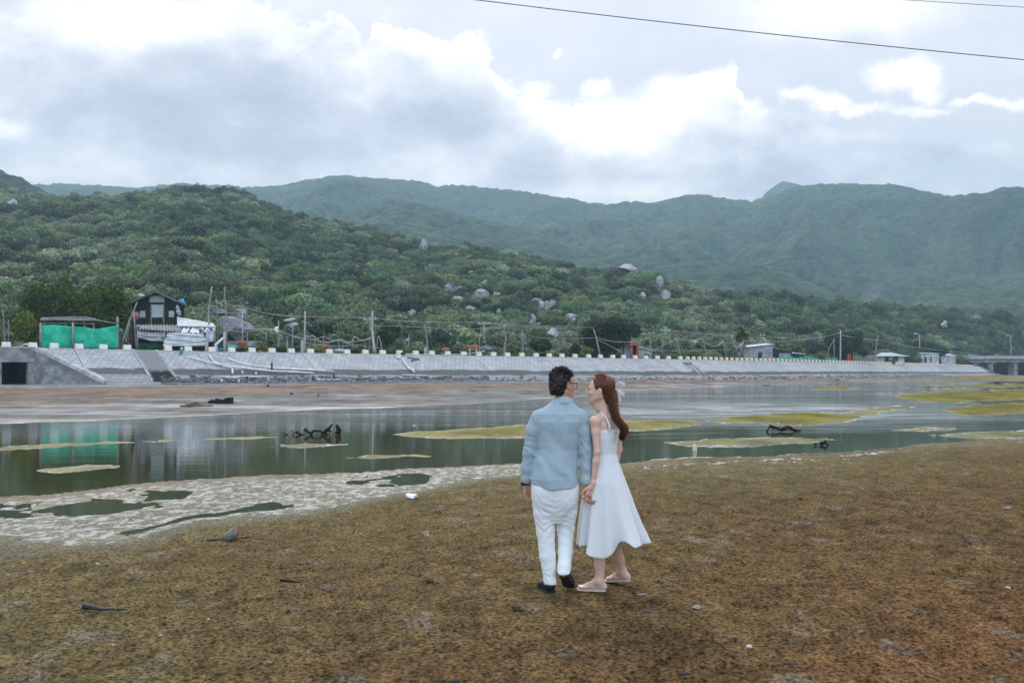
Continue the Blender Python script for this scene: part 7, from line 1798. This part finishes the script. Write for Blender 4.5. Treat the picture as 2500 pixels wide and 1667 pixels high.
near_tree('shrub', 'broad green bush right of the wavy white pole', 1315, 842, 70, 42, 10, M_LG, 3600, .24, 811)
near_tree('shrub', 'low olive bush between the wavy and the grey pole', 1252, 852, 44, 26, 4, M_LO, 1700, .20, 812, trunk=False, cat='bush')
near_tree('shrub', 'yellowish shrub behind the lean-to', 1930, 848, 70, 34, 26, M_LO, 2400, .4, 813)
k = 0
for px, py, w, h in ((588, 855, 26, 12), (615, 853, 34, 13), (640, 845, 30, 26), (690, 853, 28, 14), (725, 851, 22, 14), (776, 856, 30, 14), (868, 857, 38, 14), (850, 859, 20, 10), (905, 861, 22, 10), (950, 862, 34, 12), (985, 858, 26, 16), (1062, 858, 22, 16), (1112, 860, 30, 10), (1210, 864, 26, 9), (1258, 866, 24, 8), (1330, 864, 28, 12), (1362, 866, 26, 10), (1640, 868, 30, 10), (1690, 868, 34, 12), (1580, 868, 20, 9), (2000, 868, 36, 20), (2110, 862, 34, 26), (28, 846, 26, 12), (312, 846, 20, 24)):
    k += 1; pos = 'under the granite outcrop' if px < 660 else 'below the hanging nets' if px < 930 else 'left of the cow' if px < 1130 else 'between the cow and the dark bushy tree' if px < 1420 else 'below the leaning poles' if px < 1800 else 'near the round green tree'
    if px < 330: pos = 'near the green netting at the left'
    near_tree('shrub', 'low weedy bush along the kerb ' + pos, px, py, w, h, 1.6 + (k % 3), (M_LO, M_LG, M_LO)[k % 3], int(260 + w * h * 1.3), .15, 830 + k, trunk=False, cat='bush', group='weedy bushes along the kerb ' + pos)
b_ = near_tree('shrub', 'green plant sprouting from the far slope of the sea wall', 2181, 882, 18, 15, -1.0, M_LO, 500, .3, 870, trunk=False, cat='bush')
def palm():
    px, off = 1812, 5; D = DW(px) + off; z0 = land(px, D); X = (px - 1250) / F * D; root = empty('coconut_palm', (X, D, z0)); tag(root, 'wind blown coconut palm beside the grey shed', 'palm'); top = Vector((.3, 0, CAMZ + (HZ - 818) / F * D - z0))
    b = MB(); b.tube([(0, 0, -.3), (.1, 0, top.z * .5), top], [.34, .24, .2], 9); b.build('trunk', simple('palm_bark', (.20, .18, .15), .95, .4, 4, .5), root, True)
    rs = np.random.RandomState(5); m = leaf_mat('palm_leaf', (.06, .08, .03), (.22, .23, .10), .3, False)
    for k in range(17):
        a = rs.uniform(0, 6.28); L = rs.uniform(3.0, 4.4); up = rs.uniform(.3, 1.0); V = []; Fc = []; lv = []
        pts = []
        for i in range(13):
            t = i / 12; h = Vector((math.cos(a), math.sin(a) * .7, 0)) * L * t * .7 + Vector((1.0, 0, 0)) * t * t * .9 + Vector((0, 0, up * L * t * 1.15 - L * .95 * t * t * (1.1 - up * .5))); pts.append(top + h)
        for i in range(1, 13):
            t = i / 12; tan = (pts[i] - pts[i - 1]).normalized(); sd = tan.cross(Vector((0, 0, 1))).normalized()
            for s in (-1, 1):
                for j in (0, .5):
                    p = pts[i - 1].lerp(pts[i], j); ll = .95 * (1 - abs(t - .4) * .9); e = p + sd * s * ll * .7 + tan * ll * .45 - Vector((0, 0, ll * .55)); w = tan * .13; o0 = len(V)
                    V += [tuple(p - w), tuple(p + w), tuple(e + w * .3), tuple(e - w * .3)]; Fc.append((o0, o0 + 1, o0 + 2, o0 + 3)); lv += [rs.rand() * .8] * 4
        np_mesh('frond', V, Fc, m, root, False, {'lv': np.array(lv)})
palm()

# ================================================================== THINGS ON THE MUD AND IN THE WATER
M_DRIFT = simple('dark_driftwood', (.022, .018, .016), .95, .5, 8, .5)
def branch(name, label, pts_list, D0, base, mat, cat='branch'):
    root = at(*base, D0); root.z = max(GZ(root.x, root.y), -.02); b = MB()
    for pts, r in pts_list:
        W = [at(x, y, D0 + dz) - root for x, y, dz in pts]; b.tube(W, [r * (1 - .6 * i / (len(W) - 1)) for i in range(len(W))], 7)
    o = b.build(name, mat, None, True); o.location = root; tag(o, label, cat); return o
D0 = unproj(760, 1061).y
branch('dead_branch', 'black crooked dead branch lying in the water at left centre', [
    ([(692, 1057, 0), (712, 1064, 0)], 0.019), ([(712, 1064, 0), (718, 1056, 0), (711, 1050, .2)], 0.022), ([(722, 1054, 0), (735, 1060, 0), (750, 1062, .1)], 0.039), ([(741, 1054, 0), (748, 1060, 0)], 0.019), ([(743, 1047, 0), (752, 1054, 0), (762, 1061, 0)], 0.055),
    ([(758, 1060, 0), (766, 1051, .1), (782, 1052, 0), (794, 1060, 0)], 0.047), ([(786, 1061, 0), (798, 1050, 0), (806, 1042, 0), (812, 1035, .1)], 0.061), ([(800, 1048, 0), (806, 1052, 0), (803, 1060, 0)], 0.050), ([(824, 1060, 0), (828, 1050, 0), (824, 1042, 0), (822, 1036, 0)], 0.088), ([(790, 1062, 0), (800, 1060, 0)], 0.072)], D0, (770, 1062), M_DRIFT)
D1 = unproj(1915, 1053).y
branch('dead_branch', 'dark forked dead branch at the edge of the right hand algae bed', [
    ([(1872, 1053, 0), (1880, 1041, 0), (1878, 1037, 0)], 0.028), ([(1878, 1040, 0), (1895, 1044, 0), (1908, 1050, 0), (1925, 1046, 0), (1940, 1050, .2), (1960, 1054, .2)], 0.050), ([(1905, 1049, 0), (1920, 1041, 0), (1930, 1040, 0)], 0.039), ([(1928, 1041, 0), (1938, 1048, 0), (1955, 1050, 0)], 0.033), ([(1890, 1044, 0), (1884, 1050, 0)], 0.028)], D1, (1915, 1053), M_DRIFT)
D2 = unproj(2015, 1087).y
branch('twig', 'small dark twig in the scum right of the white buoy', [([(2003, 1084, 0), (2015, 1080, 0), (2022, 1086, 0)], .05), ([(2012, 1081, 0), (2018, 1073, 0)], .03), ([(1988, 1083, 0), (1996, 1082, 0)], .03)], D2, (2012, 1087), M_DRIFT, 'twig')
def lump(name, label, cat, px, py, w, h, mat, seed, depth=None, rough=.3, sink=.25, loc=None):
    p = ground(px, py + h / 2); D = p.y; me = rock_mesh(name, seed, 3, rough, 1.0); me.materials.append(mat); o = bpy.data.objects.new(name, me); COL.objects.link(o)
    rx, rz = w / 2 / F * D, h / 2 / F * D; o.scale = (rx, depth or min(rx, rz * 2.5), rz * (1 + sink)); o.location = p + Vector((0, 0, rz * (1 - sink))); o.rotation_euler = (0, 0, random.uniform(-.2, .2)); tag(o, label, cat); return o
def stump():
    p = ground(545, 988); D = p.y; s = 1 / F * D; root = empty('wooden_stump', p); tag(root, 'black charred wooden stump with two raised ends on the far mud', 'stump'); b = MB()
    b.slab([(-16 * s, -.2, 0), (22 * s, -.2, 0), (22 * s, -.2, 15 * s), (10 * s, -.2, 14.5 * s)], (0, .45, 0)); b.slab([(-18 * s, -.22, 0), (14 * s, -.22, 0), (8 * s, -.22, 7 * s), (-16 * s, -.22, 13 * s)], (0, .4, 0)); b.build('wood', M_DRIFT, root)
    b = MB(); b.tube([(-37 * s, 0, 3 * s), (-28 * s, -.05, 4 * s), (-16 * s, 0, 3 * s)], [.06, .14, .10], 8); b.build('broken_root', M_DRIFT, root, True)
stump()
D3 = unproj(475, 993, .1).y
branch('driftwood', 'flat brown piece of driftwood left of the black stump', [([(440, 992, 0), (470, 989, 0), (495, 990, 0), (520, 990, .3)], .07), ([(455, 991, .2), (480, 984, .2), (490, 988, .2)], .12)], D3, (475, 993), simple('brown_driftwood', (.16, .12, .07), .95, .4, 6, .5), 'driftwood')
D4 = unproj(20, 1009).y
branch('driftwood', 'long brown timber lying at the left edge of the far shore', [([(-60, 1010, 0), (0, 1009, 0), (66, 1007, 0)], .12)], D4, (20, 1010), simple('red_timber', (.15, .075, .05), .95, .4, 4), 'driftwood')
def buoy():
    p = unproj(1696, 1100); D = p.y; s = 1 / F * D; root = empty('float_buoy', p); tag(root, 'pale rounded plastic float with a notch sitting in the shallows', 'buoy')
    b = MB(); b.tube([(0, 0, -.05), (0, 0, 4 * s), (.1 * s, 0, 9 * s), (0, 0, 13 * s), (0, 0, 15 * s)], [5 * s, 6.2 * s, 5 * s, 4.2 * s, 1.5 * s], 12); b.build('float', simple('cream_plastic', (.58, .56, .45), .5, .2, 6), root, True); b = MB(); b.tube([(0, 0, 15 * s), (0, 0, 17 * s)], [1.6 * s, 1.3 * s], 8); b.build('neck', M_WHITE, root, True)
buoy()
def bag():
    p = ground(1008, 1213); D = p.y; me = rock_mesh('plastic_bag', 17, 3, .45, .7); me.materials.append(simple('white_film', (.80, .84, .86), .3, .1, 8)); o = bpy.data.objects.new('plastic_bag', me); COL.objects.link(o); o.location = p + Vector((0, 0, .03)); o.scale = (.085, .075, .055); tag(o, 'crumpled white plastic bag in the left hand scum pools', 'bag')
bag()
def shell():
    p = ground(555, 1318); s = p.y / F; root = empty('broken_shell', p); tag(root, 'broken grey and orange shell like piece of debris on the near mud at left', 'debris'); b = MB()
    M_S1 = simple('grey_shell', (.16, .16, .15), .7, .4, 30, .3); M_S2 = simple('orange_shell', (.34, .15, .04), .7, .4, 30, .3)
    V = []; n = 9
    def petal(name, a0, tip, w, mat):
        V = []; Fc = []
        for i in range(n):
            t = i / (n - 1); c = Vector(a0).lerp(Vector(tip), t); ww = w * math.sin(math.pi * (.12 + .80 * t)); V += [tuple(c + Vector((-ww, 0, -.2 * ww))), tuple(c + Vector((0, -.03 * math.sin(3.14 * t), .2 * ww))), tuple(c + Vector((ww, 0, -.1 * ww)))]
        for i in range(n - 1):
            for k in range(2): Fc.append((i * 3 + k, i * 3 + k + 1, i * 3 + 4 + k, i * 3 + 3 + k))
        o = np_mesh(name, V, Fc, mat, root, True); m_ = o.modifiers.new('thickness', 'SOLIDIFY'); m_.thickness = .008
    petal('upright_shard', (-.02, 0, .0), (.06, .06, .135), .085, M_S1); petal('orange_shard', (.06, .03, .0), (.085, .06, .13), .03, M_S2); petal('flat_shard', (-.04, -.04, .02), (.26, .0, .05), .05, M_S1); petal('flat_shard', (-.20, 0, .02), (.02, .02, .02), .05, simple('slate_shell', (.10, .10, .12), .5, .3, 30)); petal('orange_shard', (.08, -.03, .03), (.24, -.03, .06), .03, M_S2)
shell()
D5 = unproj(245, 1487, .06).y
branch('stick', 'dark half buried stick on the near mud at the left', [([(205, 1479, 0), (225, 1482, -.03), (250, 1487, -.05), (280, 1486, -.03)], .022), ([(205, 1479, 0), (216, 1485, 0)], .028), ([(285, 1487, 0), (308, 1486, .04)], .012)], D5, (245, 1489), simple('wet_stick', (.035, .036, .036), .6, .4, 12, .5), 'stick')
D6 = unproj(715, 1420, .06).y
branch('stick', 'thin straight twig on the near mud left of the couple', [([(684, 1415, 0), (720, 1420, 0), (755, 1424, 0)], .013)], D6, (720, 1424), M_DRIFT, 'stick')
D7 = unproj(1395, 1398, .06).y
branch('stick', 'thin twig beside the raised shoe of the man', [([(1398, 1400, 0), (1415, 1396, .02), (1432, 1390, .05)], .008)], D7, (1412, 1402), M_DRIFT, 'stick')
S1m = simple('pale_pebble', (.46, .42, .36), .8, .3, 20); S2m = simple('grey_pebble', (.22, .215, .215), .8, .3, 20); S3m = simple('dark_pebble', (.05, .045, .04), .85, .3, 20)
k = 0
for px, py, w, h, mat, L in ((393, 1545, 10, 5, S1m, 'small white shell, lower left of the near mud'), (508, 1509, 10, 5, S1m, 'small cream shell right of the half buried stick'), (400, 1517, 12, 8, S3m, 'small dark teal stone below the half buried stick'), (278, 1570, 9, 4, S1m, 'tiny pale shell near the lower left corner'), (1045, 1308, 8, 4, S1m, 'tiny white shell below the white plastic bag'), (238, 1376, 10, 4, S1m, 'tiny pale shell under the left scum'),
                           (1954, 1218, 12, 7, S3m, 'small black clod right of the dress'), (2461, 1242, 20, 11, S2m, 'grey lump with a pale top at the right edge'), (1895, 1433, 12, 6, S3m, 'small dark clod with an orange tip right of the couple'), (1830, 1580, 18, 9, S1m, 'pale clod in the lower right foreground'), (2461, 1439, 16, 6, S1m, 'pale shell in the right foreground'), (1700, 1485, 28, 10, S2m, 'flat pale stone below the dress'), (1565, 1455, 22, 6, S2m, 'flat pale stone right of the sandals'), (1112, 1660, 26, 10, S3m, 'dark stone at the bottom edge'), (1672, 1640, 34, 7, S3m, 'dark flat clod at the bottom right'), (1915, 1568, 22, 5, S3m, 'dark flat crack clod in the lower right'), (1921, 1621, 20, 5, S3m, 'second dark flat crack clod in the lower right'),
                           (1010, 1032, 9, 5, S1m, 'white stone at the tip of the middle algae bed'), (2280, 1057, 9, 5, S1m, 'white stone in the right hand scum'), (654, 952, 8, 6, S3m, 'dark stone on the far pink mud'), (777, 968, 8, 6, simple('ochre_stone', (.22, .13, .03), .9), 'ochre stone on the far mud'), (712, 966, 9, 5, S3m, 'small dark stone on the far mud left of the ochre one'), (2045, 929, 10, 4, S3m, 'dark rock at the water edge far right'), (1700, 930, 26, 6, S3m, 'dark rocks below the drain chute'), (1870, 938, 22, 4, S3m, 'low dark rock at the far waterline'), (2265, 944, 14, 3, S3m, 'dark timber end in the far algae')):
    k += 1; lump('stone' if mat is not S1m else 'pebble', L, 'stone', px, py, w, h, mat, 120 + k, rough=.2)
def smoke():
    n = bpy.data.materials.new('smoke'); n.use_nodes = True; nt = n.node_tree
    for q in list(nt.nodes): nt.nodes.remove(q)
    out = nt.nodes.new('ShaderNodeOutputMaterial'); v = nt.nodes.new('ShaderNodeVolumePrincipled'); v.inputs['Color'].default_value = (.85, .9, .95, 1); g_ = nt.nodes.new('ShaderNodeTexCoord'); mp = nt.nodes.new('ShaderNodeMapping'); mp.inputs['Location'].default_value = (-1, -1, -.7); mp.inputs['Scale'].default_value = (2, 2, 1.4); nt.links.new(g_.outputs['Generated'], mp.inputs[0]); gr = nt.nodes.new('ShaderNodeTexGradient'); gr.gradient_type = 'QUADRATIC_SPHERE'; nt.links.new(mp.outputs[0], gr.inputs[0]); nz = nt.nodes.new('ShaderNodeTexNoise'); nz.inputs['Scale'].default_value = 3.5; nz.inputs['Detail'].default_value = 4; nt.links.new(g_.outputs['Generated'], nz.inputs['Vector']); mu = nt.nodes.new('ShaderNodeMath'); mu.operation = 'MULTIPLY'; nt.links.new(gr.outputs['Fac'], mu.inputs[0]); nt.links.new(nz.outputs['Fac'], mu.inputs[1]); m2 = nt.nodes.new('ShaderNodeMath'); m2.operation = 'MULTIPLY'; nt.links.new(mu.outputs[0], m2.inputs[0]); m2.inputs[1].default_value = .05; nt.links.new(m2.outputs[0], v.inputs['Density']); nt.links.new(v.outputs[0], out.inputs['Volume'])
    D = 470; b = MB(); pts = [(2110, 756), (2118, 740), (2132, 722), (2140, 700), (2138, 676)]; W = [at(x, y, D) for x, y in pts]; b.tube([p - W[0] for p in W], [5, 7, 9, 9, 4], 14); o = b.build('smoke', n, None, True); o.location = W[0]; tag(o, 'thin pale smoke rising from the trees at the right', 'smoke', kind='stuff')
smoke()
# ------------------------------------------------------------------ air
def make_haze():
    m = bpy.data.materials.new('haze_air'); m.use_nodes = True; nt = m.node_tree
    for n in list(nt.nodes): nt.nodes.remove(n)
    out = nt.nodes.new('ShaderNodeOutputMaterial'); v = nt.nodes.new('ShaderNodeVolumePrincipled')
    v.inputs['Color'].default_value = (.42, .62, .79, 1); v.inputs['Density'].default_value = HAZE; v.inputs['Anisotropy'].default_value = 0.2
    nt.links.new(v.outputs[0], out.inputs['Volume'])
    b = MB(); b.box((0, 1130, 214), (8000, 2400, 436)); o = b.build('haze', m); tag(o, 'thin bluish haze lying over the lagoon and the hills', 'haze', kind='stuff')
HAZE = .00034
make_haze()
